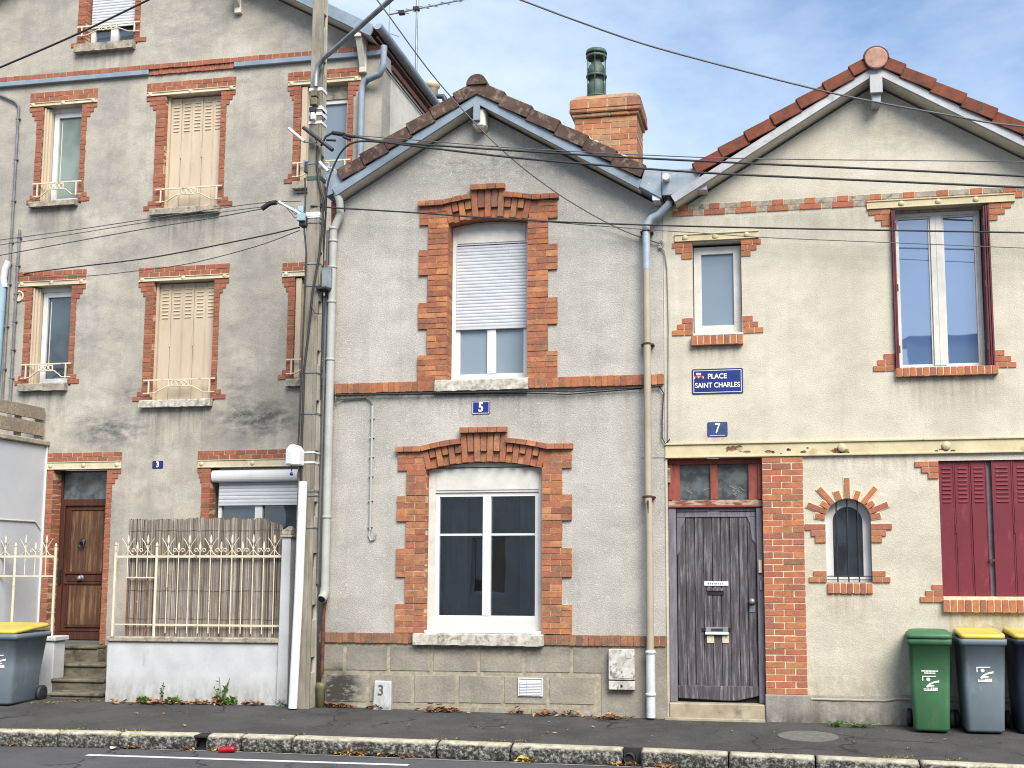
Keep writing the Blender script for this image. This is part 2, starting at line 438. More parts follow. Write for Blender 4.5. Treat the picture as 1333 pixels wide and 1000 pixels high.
M['galv'] = plain('galvanised_steel', C('9a9ea3'), C('7d8288'), 6, .45, .6, .5)
M['pole'] = plain('pole_concrete', C('928d82'), C('6f6a60'), 3, .95, 0, .1, .5, 45, (2, 2, .5), .3, .7, C('5b5240'), 2.5, .5, .75, (2, 2, .4))
M['poleside'] = plain('pole_side_concrete', C('aaa598'), C('8f8a7d'), 3, .95, 0, .1, .4, 45)
M['wire'] = plain('cable_sheath', L(.03, .03, .032), L(.02, .02, .022), 4, .6)
M['wiregrey'] = plain('grey_cable', L(.11, .11, .115), L(.08, .08, .085), 4, .6)
M['beigepipe'] = plain('beige_pipe', C('a29a89'), C('928a78'), 4, .55, 0, .35, 0, 40, None, .3, .7, C('8b6a48'), 3, .68, .8)
M['greypipe'] = plain('grey_pipe', C('a5a7a3'), C('939591'), 4, .5, 0, .35, 0, 40, None, .3, .7, C('8e8f8a'), 3, .6, .8)
M['castpipe'] = plain('cast_pipe', C('c3c8c9'), C('a9afb0'), 6, .6, 0, .3, .15, 50, None, .3, .7, C('7d8080'), 6, .58, .75)
M['white'] = plain('white_plastic', C('dedede'), C('d2d3d4'), 3, .35)
M['enamel'] = plain('blue_enamel', C('1f2c70'), C('1a2664'), 3, .25, 0, .5)
M['enamel7'] = plain('worn_blue_enamel', C('3a4a76'), C('2b3860'), 14, .35, 0, .5, 0, 40, None, .35, .65, C('6b5142'), 16, .62, .68)
M['enameldark'] = plain('navy_enamel', C('1d2168'), C('181b58'), 3, .25, 0, .5)
M['lettering'] = plain('white_lettering', L(.82, .82, .82), L(.78, .78, .78), 3, .4)
M['redcrest'] = plain('red_crest', C('c8432f'), C('b8382a'), 3, .4)
M['inscr'] = plain('dark_lettering', L(.06, .06, .065), L(.09, .09, .09), 30, .7)
M['meter'] = plain('grimy_box', C('bfbdb7'), C('98958e'), 9, .7, 0, .3, .1, 40, None, .35, .6, C('6c675e'), 13, .54, .64, (1.6, 1, 1))
M['reed'] = wood('reed_screen', C('4d4338'), C('7b6e5f'), C('a6998a'), 9, True, .95)
M['bingreen'] = plain('green_plastic', C('3f6b4a'), C('356041'), 3, .5, 0, .4, .06, 25, None, .3, .7, C('4f6f55'), 4, .55, .75, (1.5, 1.5, .6))
M['bingrey'] = plain('grey_plastic', C('69757d'), C('5d6971'), 3, .5, 0, .4, .06, 25, None, .3, .7, C('7d868b'), 4, .55, .78, (1.5, 1.5, .6))
M['binnavy'] = plain('navy_plastic', C('222b3c'), C('1a2231'), 3, .42, 0, .45)
M['binyellow'] = plain('yellow_plastic', C('c4af50'), C('b59f42'), 3, .4, 0, .45)
M['copper'] = plain('green_copper', C('4b6156'), C('33463e'), 9, .6, .1, .4, .2, 50, None, .3, .7, C('8a8a60'), 8, .58, .7)
M['plantpot'] = plain('olive_pot', C('9a9460'), C('767348'), 9, .7)
M['leaf'] = plain('weed_leaf', L(.06, .11, .03), L(.035, .075, .018), 30, .6)
M['canred'] = plain('red_can', C('b3202e'), C('8f1622'), 9, .35, .3, .5)
M['skyblue'] = plain('pale_blue_pipe', C('94adb8'), C('869fab'), 3, .4)
M['olive'] = plain('olive_ceramic', C('6f6a4c'), C('55503a'), 6, .5)
M['brownbrick'] = plain('dark_red_timber', C('5c2f2a'), C('432019'), 6, .8)
M['curtain'] = plain('blind_fabric', C('a9bccd'), C('9db2c6'), 1.5, .8)

M['glass'] = glass_mat('dark_glass', L(.020, .025, .031), 2.3, .02, L(.038, .047, .058), 2.0)
M['glassin'] = glass_mat('room_glass', L(.018, .028, .034), 1.9, .02, L(.05, .075, .085), 1.3)
M['glasscloud'] = glass_mat('cloud_painted_glass', C('76848f'), 1.6, .12, C('6d7c89'), 1.0, 0)  # grey-blue reflection of sky and cloud painted into the pane colour
M['glasssky'] = glass_mat('sky_painted_glass', L(.07, .13, .27), 3.0, .015, L(.08, .14, .28), 1.0, .008)  # blue base colour paints in extra sky reflection on top of the mirrored one
M['glassold'] = glass_mat('dusty_glass', L(.045, .055, .06), 1.6, .1, L(.11, .125, .135), 7)
M['glasscurt'] = glass_mat('curtained_glass', L(.10, .125, .115), 1.6, .04, L(.2, .25, .22), 1.1)

M['flake'] = plain('flaking_rust', C('7a5a45'), C('5a3a2c'), 16, .9, 0, .2, .5, 60, None, .4, .6, C('b09a78'), 10, .52, .62)

def clear_pane(name, tint, ior=2.0):
    t = NT(name); out = t.t.nodes['Material Output']
    tr = t.n('ShaderNodeBsdfTransparent'); tr.inputs[0].default_value = tint
    gl = t.n('ShaderNodeBsdfGlossy'); gl.inputs['Roughness'].default_value = .01
    fr = t.n('ShaderNodeFresnel'); fr.inputs['IOR'].default_value = ior
    bp = t.n('ShaderNodeBump'); bp.inputs['Strength'].default_value = .012; bp.inputs['Distance'].default_value = .05; t.l(t.noise(2.2, 1), bp.inputs['Height']); t.l(bp.outputs[0], gl.inputs['Normal'])
    mx_ = t.n('ShaderNodeMixShader'); t.l(fr.outputs[0], mx_.inputs[0]); t.l(tr.outputs[0], mx_.inputs[1]); t.l(gl.outputs[0], mx_.inputs[2]); t.l(mx_.outputs[0], out.inputs['Surface'])
    return t.mat
M['clear'] = clear_pane('clear_pane', (.84, .91, .96, 1), 2.7)
M['net'] = plain('curtain_cloth', C('c2cad0'), C('b0b9c0'), 3, .9, 0, .1)
M['netgreen'] = plain('green_curtain', C('a9b3a6'), C('98a396'), 3, .9, 0, .1)
M['room'] = plain('room_wall', C('4c4a47'), C('434140'), 2, .9)

def curtain(parent, x0, x1, z0, z1, y, m, folds=.07, amp=.02):
    n = max(8, int((x1 - x0) / .012)); vs = []; mb = MB()
    for i in range(n + 1):
        x = x0 + (x1 - x0) * i / n; d = amp * math.sin(x / folds * 6.28 + .6 * math.sin(x * 9))
        vs += [(x, y + d, z0), (x, y + d * .7, z1)]
    vs2 = [(a, b + .006, c) for a, b, c in vs]; k = len(vs)
    f = [(2 * i, 2 * i + 2, 2 * i + 3, 2 * i + 1) for i in range(n)]
    f += [tuple(q + k for q in g[::-1]) for g in f] + [(0, 1, k + 1, k), (2 * n, 2 * n + k, 2 * n + 1 + k, 2 * n + 1)]
    return mb.add(vs + vs2, f, 0, False).build('curtain', m, parent, recalc=False, shade=True)

def room(parent, x0, x1, z0, z1, y, d=1.6):
    mb = MB(); e = .06
    mb.box(x0 - .3 - e, x0 - .3, y, y + d, z0 - .3, z1 + .3); mb.box(x1 + .3, x1 + .3 + e, y, y + d, z0 - .3, z1 + .3)
    mb.box(x0 - .3, x1 + .3, y + d - e, y + d, z0 - .3, z1 + .3); mb.box(x0 - .3, x1 + .3, y, y + d - e, z1 + .3 - e, z1 + .3); mb.box(x0 - .3, x1 + .3, y, y + d - e, z0 - .3, z0 - .3 + e)
    return mb.build('room_interior', M['room'], parent)
# ------------------------------------------------------------------ brickwork
def bricks(mb, x0, x1, z0, z1, yf, yb, course=.072, ln=.23, j=.011, off=0, mort=True):
    n = max(1, round((z1 - z0) / course)); h = (z1 - z0) / n
    if mort: mb.box(x0 + .002, x1 - .002, yf + .006, yb - .003, z0 + .003, z1 - .003, 1)
    for i in range(n):
        a, b = z0 + i * h + j / 2, z0 + (i + 1) * h - j / 2
        x = x0 - (ln / 2 if (i + off) % 2 else 0)
        while x < x1 - .01:
            u, w = max(x, x0), min(x + ln - j, x1)
            if x1 - w < .05: w = x1; x = x1
            if w - u > .02:
                d = rnd(-.003, .003)
                k0 = len(mb.v); mb.box(u + rnd(0, .002), w - rnd(0, .002), yf + d, yb + rnd(-.002, .0), a + rnd(-.001, .001), b + rnd(-.001, .001), 0)
                for v in mb.v[k0:]: v.x += rnd(-.002, .002); v.z += rnd(-.0025, .0025)
            x += ln

def soldiers(mb, x0, x1, z0, z1, yf, yb, w=.072, j=.011, mort=True):
    n = max(1, round((x1 - x0) / w)); s = (x1 - x0) / n
    if mort: mb.box(x0 + .002, x1 - .002, yf + .008, yb - .003, z0 + .006, z1 - .003, 1)
    for i in range(n):
        mb.box(x0 + i * s + j / 2, x0 + (i + 1) * s - j / 2, yf + rnd(-.005, .004), yb, z0 + rnd(-.003, .003), z1 + rnd(-.003, .002), 0)

def rbrick(mb, xc, z0, ang, r0, r1, w, yf, yb, mi=0):
    d = Vector((math.sin(ang), 0, math.cos(ang))); t = Vector((math.cos(ang), 0, -math.sin(ang)))
    c = Vector((xc, (yf + yb) / 2, z0)) + d * (r0 + r1) / 2
    mb.obox(c, t, (0, 1, 0), d, w / 2, (yb - yf) / 2, (r1 - r0) / 2, mi)

def arc_pts(xc, a, zs, zc, n=14):
    r = zc - zs; Rr = (a * a + r * r) / (2 * r); z0 = zc - Rr; th = math.asin(min(1, a / Rr))
    if zc - zs > a - .01: th = math.pi / 2
    return [(xc + Rr * math.sin(-th + 2 * th * i / n), z0 + Rr * math.cos(-th + 2 * th * i / n)) for i in range(n + 1)]

def arch_loop(x0, x1, zb, zs, zc, n=14):
    return [(x0, zb), (x1, zb)] + arc_pts((x0 + x1) / 2, (x1 - x0) / 2, zs, zc, n)[::-1]

def arch_head(mb, xc, a, zs, zc, yf, yb, xo, T, ztop, kw):
    r = zc - zs; Rr = (a * a + r * r) / (2 * r); z0 = zc - Rr; th = math.asin(a / Rr)
    n = 2 * int(a / .072) + 1; dth = 2 * th / n
    top = ztop - .065
    pa = arc_pts(xc, a, zs + .004, zc + .004, 14)
    zce = z0 + (Rr + T) * math.cos(th)
    q = kw / 2 / Rr
    outer = [(xc + (Rr + T) * math.sin(w), z0 + (Rr + T) * math.cos(w)) for w in [th - (th - q) * i / 6 for i in range(7)]]
    poly = pa + [(xc + (Rr + T) * math.sin(th), zce)] + outer[1:] + [(xc + kw / 2, top), (xc - kw / 2, top)] + [(2 * xc - x, z) for x, z in outer[::-1]]
    mb.holed(poly, [], yf + .05, yb - .004, 1)
    for i in range(n):
        w = -th + (i + .5) * dth
        key = abs(w * Rr) < kw / 2 - .01
        ro = (top - z0) / math.cos(w) if key else Rr + T
        wd = dth * (Rr + .1) * .84
        if i % 2 == 0:
            rbrick(mb, xc, z0, w, Rr + rnd(0, .004), ro, wd, yf + rnd(-.004, .004), yb)
        else:
            rbrick(mb, xc, z0, w, Rr, Rr + .115, wd, yf + .04, yb)
            rbrick(mb, xc, z0, w, Rr + .125, ro, wd, yf + rnd(-.004, .004), yb)
    m = max(2, round((th - q) * (Rr + T) / .115))
    for sgn in (-1, 1):
        for i in range(m):
            w = sgn * (q + (th - q) * (i + .5) / m)
            d = Vector((math.sin(w), 0, math.cos(w))); t = Vector((math.cos(w), 0, -math.sin(w)))
            c = Vector((xc, 0, z0)) + d * (Rr + T + .034)
            c.y = (yf - .045 + yb) / 2
            mb.obox(c, t, (0, 1, 0), d, (th - q) * (Rr + T) / m / 2 - .003, (yb - yf + .045) / 2, .03 + rnd(-.003, .003))
        xa = xc + sgn * ((Rr + T) * math.sin(th) + .005); xb = xc + sgn * (xo + .02)
        lo, hi = min(xa, xb), max(xa, xb); k = max(1, round((hi - lo) / .115))
        for i in range(k):
            mb.box(lo + (hi - lo) * i / k + .003, lo + (hi - lo) * (i + 1) / k - .003, yf - .045 + rnd(-.004, .004), yb, zce + .002, zce + .064)
    k = round((kw + .06) / .115)
    for i in range(k):
        xa = xc - kw / 2 - .03 + (kw + .06) * i / k
        mb.box(xa + .003, xa + (kw + .06) / k - .003, yf - .055 + rnd(-.004, .004), yb, top + .002, ztop)
    return zce

# ------------------------------------------------------------------ windows
def frame_mb(x0, x1, z0, z1, y, fw=.055, dp=.06, mull=0, mw=.09, bars=(), sash=.0):
    mb = MB()
    mb.box(x0, x0 + fw, y, y + dp, z0, z1); mb.box(x1 - fw, x1, y, y + dp, z0, z1)
    mb.box(x0 + fw, x1 - fw, y, y + dp, z0, z0 + fw); mb.box(x0 + fw, x1 - fw, y, y + dp, z1 - fw, z1)
    xs = [x0 + fw, x1 - fw]
    if mull:
        xm = (x0 + x1) / 2
        mb.box(xm - mw / 2, xm + mw / 2, y - .008, y + dp, z0 + fw, z1 - fw)
        mb.box(xm - .004, xm + .004, y - .012, y - .008, z0 + fw, z1 - fw)
        xs = [x0 + fw, xm - mw / 2, xm + mw / 2, x1 - fw]
    for i in range(0, len(xs), 2):
        a, b = xs[i], xs[i + 1]
        if sash:
            for q in ((a, a + sash, z0 + fw, z1 - fw), (b - sash, b, z0 + fw, z1 - fw)): mb.box(q[0], q[1], y + .012, y + dp - .002, q[2], q[3])
            for q in ((z0 + fw, z0 + fw + sash), (z1 - fw - sash, z1 - fw)): mb.box(a + sash, b - sash, y + .012, y + dp - .002, q[0], q[1])
        for zb in bars: mb.box(a + sash, b - sash, y + .016, y + dp - .004, zb - .013, zb + .013)
    return mb

def window(parent, x0, x1, z0, z1, y, mf, mg, fw=.055, mull=0, mw=.09, bars=(), sash=.0, name='window', dp=.06, label=None):
    o = frame_mb(x0, x1, z0, z1, y, fw, dp, mull, mw, bars, sash).build(name, mf, parent, .003)
    MB().box(x0 + fw * .6, x1 - fw * .6, y + dp * .55, y + dp * .55 + .012, z0 + fw * .6, z1 - fw * .6).build('pane', mg, o)
    if label: o['label'] = label
    return o

def roller(parent, x0, x1, z0, z1, y, m, pitch=.042, name='roller_shutter'):
    n = max(2, round((z1 - z0) / pitch)); h = (z1 - z0) / n
    prof = []
    for i in range(n):
        a = z0 + i * h
        prof += [(y + .008, a), (y + .003, a + h * .14), (y, a + h * .4), (y + .001, a + h * .8), (y + .008, a + h * .97)]
    mb = MB(); k = len(prof)
    vs = [(x0, p[0], p[1]) for p in prof] + [(x1, p[0], p[1]) for p in prof]
    mb.add(vs, [(i, i + k, i + 1 + k, i + 1) for i in range(k - 1)], 0, False)
    mb.box(x0, x1, y + .014, y + .02, z0, z1)
    mb.box(x0, x1, y - .006, y + .014, z0 - .03, z0 - .001)
    return mb.build(name, m, parent, recalc=False)

def rail(parent, x0, x1, z0, z1, y, orn=True):
    mb = MB(); t = .009
    mb.box(x0 - .06, x1 + .06, y - t, y + t, z1 - .02, z1)
    w = x1 - x0; xc = (x0 + x1) / 2
    for x in (x0 + .02, x1 - .02): mb.box(x - t, x + t, y - t, y + t, z0, z1 - .02)
    for s in (-1, 1):
        mb.tube([(xc + s * (w / 2 + .06), y, z0 + .01), (xc + s * w * .38, y, z0 + .015), (xc + s * w * .2, y, z0 + (z1 - z0) * .5), (xc + s * .0, y, z0 + (z1 - z0) * .5)], .009, 5)
    if orn:
        h = (z1 - z0) * .42
        for s in (-1, 1): mb.box(xc + s * w * .16 - .006, xc + s * w * .16 + .006, y - t, y + t, z1 - .02 - h, z1 - .02)
        for dx in (-.08, 0, .08):
            ring = [(xc + dx + .035 * math.cos(a), y, z1 - .02 - h / 2 + .035 * math.sin(a)) for a in [i * math.pi / 5 for i in range(11)]]
            mb.tube(ring, .009, 5, caps=False)
    return mb.build('railing', M['iron'], parent)

def folded_shutter(parent, x0, x1, z0, z1, y, m, leaves=4, lou_h=.33, louv=True, name='shutter', seed=0):
    """metal folding shutter: leaves with raised ribs and louvre slots near the top"""
    mb = MB(); w = (x1 - x0) / leaves
    for i in range(leaves):
        a, b = x0 + i * w, x0 + (i + 1) * w
        dy = .006 * (i % 2)
        mb.box(a + .003, b - .003, y + dy, y + .03, z0, z1)
        mb.box(a + .003, a + .016, y + dy - .006, y + dy, z0, z1)
        mb.box(b - .016, b - .003, y + dy - .006, y + dy, z0, z1)
        mb.box(a + .016, b - .016, y + dy - .005, y + dy, z0, z0 + .05)
        if louv:
            n = 9; zt = z1 - .07
            for k in range(n):
                zz = zt - k * lou_h / n
                q = [(a + w * .22, y + dy, zz), (b - w * .22, y + dy, zz), (b - w * .22, y + dy, zz - .014), (a + w * .22, y + dy, zz - .014)]
                q2 = [(a + w * .22, y + dy - .012, zz - .016), (b - w * .22, y + dy - .012, zz - .016), (b - w * .24, y + dy - .001, zz - .022), (a + w * .24, y + dy - .001, zz - .022)]
                mb.hexa(q, q2)
    o = mb.build(name, m, parent)
    hb = MB()
    for i in range(1, leaves):
        if i % 2: hb.box(x0 + i * w - .008, x0 + i * w + .008, y - .014, y - .004, z0 + (z1 - z0) * .46, z0 + (z1 - z0) * .53)
    if hb.v: hb.build('hinge', m, o)
    return o

# ------------------------------------------------------------------ roofs
def lineoff(E, A, h):
    d = (Vector(A) - Vector(E)).normalized()
    n = Vector((d.y, -d.x)) if d.x > 0 else Vector((-d.y, d.x))
    return Vector(E) + n * h, Vector(A) + n * h

def isect(p, q, r, s):
    d1 = q - p; d2 = s - r
    t = ((r - p).x * d2.y - (r - p).y * d2.x) / (d1.x * d2.y - d1.y * d2.x)
    return p + d1 * t

class Gable:
    def __init__(s, L0, L1, R0, R1):
        """top lines: left from eave L0 to L1, right from eave R0 to R1, (x,z)"""
        s.L0, s.R0 = Vector(L0), Vector(R0)
        s.A = isect(Vector(L0), Vector(L1), Vector(R0), Vector(R1))
    def at(s, h):
        l0, l1 = lineoff(s.L0, s.A, h); r0, r1 = lineoff(s.R0, s.A, h)
        return l0, isect(l0, l1, r0, r1), r0
    def zat(s, x, h):
        l, a, r = s.at(h)
        e = l if x < a.x else r
        return a.y + (e.y - a.y) * (x - a.x) / (e.x - a.x)
    def slab(s, parent, h0, h1, y0, y1, mat, name, side=0, mb=None):
        l0, a0, r0 = s.at(h0); l1, a1, r1 = s.at(h1)
        m = mb or MB()
        if side <= 0: m.prism([tuple(l1), tuple(a1), tuple(a0), tuple(l0)], y0, y1)
        if side >= 0: m.prism([tuple(a1), tuple(r1), tuple(r0), tuple(a0)], y0, y1)
        return m if mb else m.build(name, mat, parent, .004)

def verge(parent, E, A, yf, n, h, dep, mat, name='verge_tiles', over=.03):
    E = Vector(E); A = Vector(A); L_ = (A - E).length; d = (A - E) / L_
    up = Vector((-d.y, d.x)) if d.x > 0 else Vector((d.y, -d.x))
    mb = MB(); s = L_ / n
    tl = .07
    for i in range(n):
        c = E + d * (s * (i + .5)) - up * (h / 2 - .015)
        a = tl if True else 0
        dd = (d * math.cos(a) - up * math.sin(a)).normalized()      # lower end rides up over the next tile
        uu = Vector((-dd.y, dd.x)) if dd.x > 0 else Vector((dd.y, -dd.x))
        c3 = Vector((c.x, yf + .011 + rnd(-.004, .004), c.y)); D3 = Vector((dd.x, .05, dd.y)).normalized(); U3 = Vector((uu.x, 0, uu.y))
        mb.obox(c3, D3, (0, 1, 0), U3, s / 2 + .004, .012, h / 2)
        ct = c3 + U3 * (h / 2 - .012); ct.y = yf + dep / 2 + .02
        mb.obox(ct, D3, (0, 1, 0), U3, s / 2 + .006, dep / 2, .013)
    return mb.build(name, mat, parent, .006)

def sill_stone(parent, x0, x1, z0, z1, y0, y1, mat, name='sill'):
    mb = MB(); n = max(3, int((x1 - x0) / .06)); vs = []; fs = []
    for i in range(n + 1):
        x = x0 + (x1 - x0) * i / n
        j = lambda s: rnd(-s, s)
        vs += [(x, y0 + j(.006), z0 + j(.005)), (x, y0 + j(.006), z1 - .012 + j(.006)), (x, y0 + .02, z1 + j(.004)), (x, y1, z1), (x, y1, z0)]
    for i in range(n):
        for k in range(5):
            fs.append((i * 5 + k, i * 5 + (k + 1) % 5, (i + 1) * 5 + (k + 1) % 5, (i + 1) * 5 + k))
    fs += [tuple(range(5)), tuple(range(n * 5, n * 5 + 5))[::-1]]
    mb.add(vs, fs)
    return mb.build(name, mat, parent)

def plate(name, label, x0, x1, z0, z1, y, m, cat='house number', rim=None, dx=.004):
    t = thing(name, label, cat, ((x0 + x1) / 2, y, z0))
    r = .012; mb = MB()
    c = [(x0 + r, z0), (x1 - r, z0), (x1, z0 + r), (x1, z1 - r), (x1 - r, z1), (x0 + r, z1), (x0, z1 - r), (x0, z0 + r)]
    mb.prism(c, y - .008, y - .0005)
    mb.build('plate', m, t, .002)
    if rim:
        e = .018 if x1 - x0 > .4 else .01; w = .006
        mb = MB()
        for q in ((x0 + e, x1 - e, z0 + e, z0 + e + w), (x0 + e, x1 - e, z1 - e - w, z1 - e), (x0 + e, x0 + e + w, z0 + e + w, z1 - e - w), (x1 - e - w, x1 - e, z0 + e + w, z1 - e - w)):
            mb.box(q[0], q[1], y - .0098, y - .0085, q[2], q[3])
        mb.build('border', rim, t)
    return t

# ================================================================== HOUSE 5 (middle)
B5L, B5R = -5.50, -1.335
GZ5 = -.08
h5 = thing('house', 'narrow grey roughcast house with orange brick window surrounds and dark tiled gable', 'house', ((B5L + B5R) / 2, 0, 0))
O5 = .22
g5 = Gable(PT(440, 224, -O5), PT(610, 113, -O5), PT(840, 219, -O5), PT(634, 112, -O5))
_d = (g5.L0 - g5.A).normalized(); _e = (g5.R0 - g5.A).normalized()
g5b = Gable(tuple(g5.L0 + _d * .17), tuple(g5.A), tuple(g5.R0 + _e * .06), tuple(g5.A))
# openings
U = R(583, 687, 289, 494.5); Uc = Z(638, 283.0)
Lw = R(554, 705.7, 610.6, 824.5); Lc = Z(630, 601)
e = .13
hole_u = arch_loop(U[0] - e, U[1] + e, U[2] - .05, U[3] + e, Uc + e + .01)
hole_l = arch_loop(Lw[0] - e, Lw[1] + e, Lw[2] - .05, Lw[3] + e, Lc + e + .01)
zb_top = Z(640, 825.5)          # top of the lower brick band
l5, a5, r5 = g5.at(.27)
W5 = [(B5L, zb_top - .06), (B5R, zb_top - .06), (B5R, g5.zat(B5R, .27)), tuple(a5), (B5L, g5.zat(B5L, .27))]
MB().holed(W5, [hole_u, hole_l], 0, .32).build('wall', M['wall5'], h5)
# body behind the front wall (side walls and back)
mb = MB()
mb.box(B5L + .3, B5L + .5, .32, 8.0, 0, g5.zat(B5L + .3, .4)); mb.box(B5R - .3, B5R - .02, .32, 8.0, 0, g5.zat(B5R, .42)); mb.box(B5L + .5, B5R - .3, 7.8, 8.0, 0, g5.zat(B5L + .5, .4))
mb.build('side_wall', M['wall5'], h5)
# plinth: cement blocks with raised pale joints
zpt = Z(640, 838.5)
mb = MB(); mb.box(B5L, B5R, -.018, .32, GZ5 - .2, zpt); mb.build('plinth', M['joint5'], h5)
mb = MB()
rows = [(840.5, 872, [418, 450, 507, 563, 624, 683, 745, 790]), (878, 913, [424, 480, 538, 596, 655, 714, 776]), (919, 931, [440, 500, 560, 622, 690, 750])]
for yt, yb, xs in rows:
    for a, b in zip(xs[:-1], xs[1:]):
        k = 2.4
        p = R(a + k, b - k, yt + (a - 430) * .012, yb + (a - 430) * .012)
        mb.box(p[0], p[1], -.027, -.0175, p[2], p[3])
pr = R(783, 866, 842, 933)
mb.box(pr[0], B5R, -.025, -.0175, GZ5 - .1, Z(800, 841))
mb.build('plinth_blocks', M['plinth5'], h5, .003)
# brick bands
def band(xa, xb, z0, z1, parent, mat, yf=-.05, yb=.06, m='mortar5'):
    mb = MB(); soldiers(mb, xa, xb, z0, z1, yf, yb, .074); return mb.build('brick_band', [mat, M[m]], parent)
zl0, zl1 = Z(640, 838.5), Z(640, 825.6)
sl = R(541, 709, 826, 838)
band(B5L - .03, sl[0], zl0, zl1, h5, M['brick5w']); band(sl[1], B5R + .0, zl0, zl1, h5, M['brick5w'])
zu0, zu1 = Z(640, 507.5), Z(640, 494.5)
su = R(568, 689, 496, 506)
band(B5L - .03, su[0], zu0, zu1, h5, M['brick5']); band(su[1], B5R, zu0, zu1, h5, M['brick5'])
# window surrounds
def surround(open_, zc, wide, narrow, ybs, T, ztop, kw, zend_px, first_wide=True):
    x0, x1, z0, zs = open_
    xc = (x0 + x1) / 2; a = (x1 - x0) / 2
    mb = MB()
    ym = (ybs[0] + ybs[-1]) / 2
    ow = (X(wide[1], ym) - X(wide[0], ym)) / 2; on = (X(narrow[1], ym) - X(narrow[0], ym)) / 2
    zce = arch_head(mb, xc, a, zs, zc, -.03, .20, ow, T, ztop, kw)
    zz = [Z(635, y) for y in ybs]
    zz[0] = zce; zz[-1] = z0 - .004
    for i in range(len(zz) - 1):
        o = ow if i % 2 == 0 else on
        for s in (-1, 1):
            xa, xb = sorted((xc + s * a, xc + s * o))
            if i == 0:      # end block under the cap, cut back where the arch springs
                bricks(mb, *sorted((xc + s * (a + .012), xc + s * o)), zs + .002, zce, -.024, .2, .072, .23, .009, 1)
                bricks(mb, xa, xb, zz[1], zs, -.03, .2, .072, .23, .009, 0)
            else:
                bricks(mb, xa, xb, zz[i + 1], zz[i], -.03, .2, .072, .23, .009, i)
    return mb
surround(U, Uc, (542, 722), (554, 710), [264, 288, 322, 355.5, 391, 426, 460, 494.5], .235, Z(634, 242), .38, 0).build('window_surround', [M['brick5'], M['mortar5']], h5)
surround(Lw, Lc, (514.5, 742), (527, 730), [588.5, 610, 644.5, 678.5, 713.5, 751.5, 786.5, 824.5], .225, Z(628, 557), .52, 0).build('window_surround', [M['brick5'], M['mortar']], h5)
# upper window
yw = .18
x0, x1, z0, zs = U
wf = MB()
fr = arch_loop(x0 + .002, x1 - .002, z0, zs + .0, Uc - .002)
zbox = Z(636, 318, yw); zro = Z(636, 428, yw)
wf.holed(fr, [[(x0 + .05, z0 + .06), (x1 - .05, z0 + .06), (x1 - .05, zbox), (x0 + .05, zbox)]], yw, yw + .07)
w5u = wf.build('window', M['pvc'], h5, .003)
MB().holed(arch_loop(x0 + .07, x1 - .07, zbox + .02, zs - .02, Uc - .03), [], yw - .012, yw - .0005).build('shutter_box', M['pvcold'], w5u)
roller(w5u, x0 + .052, x1 - .052, zro + .03, zbox - .004, yw + .012, M['rollslat'])
sash_z = zro - .004
fs = frame_mb(x0 + .05, x1 - .05, z0 + .06, zro + .05, yw + .035, .05, .05, 1, .11).build('sash', M['pvc'], w5u, .003)
MB().box(x0 + .09, x1 - .09, yw + .06, yw + .072, z0 + .09, zro + .03).build('pane', M['glasscloud'], w5u)
sill_stone(w5u, su[0], su[1], zu0 - .01, zu1 + .004, -.075, .13, M['lichen'])
# lower window
yw = .09
x0, x1, z0, zs = Lw
wf = MB(); zbx = Z(632, 641, yw)
wf.holed(arch_loop(x0 + .002, x1 - .002, z0, zs, Lc - .002), [[(x0 + .085, z0 + .15), (x1 - .06, z0 + .15), (x1 - .06, zbx), (x0 + .085, zbx)]], yw, yw + .07)
w5l = wf.build('window', M['pvcold'], h5, .003)
MB().holed(arch_loop(x0 + .10, x1 - .06, zbx + .03, zs - .04, Lc - .05), [], yw - .01, yw - .0005).build('shutter_box', M['pvcold'], w5l)
MB().box(x0 + .1, x1 - .06, yw - .014, yw - .011, zs + .02, zs + .03).build('trim_line', M['dark'], w5l)
frame_mb(x0 + .085, x1 - .06, z0 + .15, zbx, yw + .02, .05, .05, 1, .10, (Z(632, 696, yw),)).build('sash', M['pvc'], w5l, .003)
MB().box(x0 + .12, x1 - .1, yw + .05, yw + .056, z0 + .18, zbx - .03).build('pane', M['clear'], w5l)
curtain(w5l, x0 + .1, x0 + .40, z0 + .1, zbx + .1, yw + .32, M['net']); curtain(w5l, x1 - .36, x1 - .06, z0 + .1, zbx + .1, yw + .32, M['net'])
room(w5l, x0, x1, z0, zs, .33)
mb = MB(); mb.box(x0 + .0, x1 + .0, -.02, yw, z0 - .001, z0 + .03); mb.build('sill_board', M['pvc'], w5l, .004)
sill_stone(w5l, sl[0], sl[1], zl0 - .012, zl1 + .006, -.11, .13, M['lichen'])
# roof
roof5 = g5.slab(h5, .03, .10, -O5 + .02, 8.2, M['tile5'], 'roof')
l, a, r = g5.at(0)
verge(roof5, tuple(l), tuple(a), -O5 - .03, 6, .16, .26, M['tile5']); verge(roof5, tuple(r), tuple(a), -O5 - .03, 6, .16, .26, M['tile5'])
mb = MB()
for side in (-1, 1):
    l0, a0, r0 = g5b.at(.14); l1, a1, r1 = g5b.at(.25)
    e0, e1 = (l0, l1) if side < 0 else (r0, r1)
    mb.prism([tuple(e1), tuple(a1), tuple(a0), tuple(e0)], -O5, -O5 + .03)
mb.build('bargeboard', M['bluepaint'], h5, .003)
g5b.slab(h5, .22, .24, -O5 + .031, .4, M['soffit'], 'soffit')
ar = g5.at(0)[1]
mb = MB()
ridge = [(ar.x + .13 * math.cos(t), ar.y - .06 + .13 * math.sin(t)) for t in [math.pi * i / 12 for i in range(13)]]
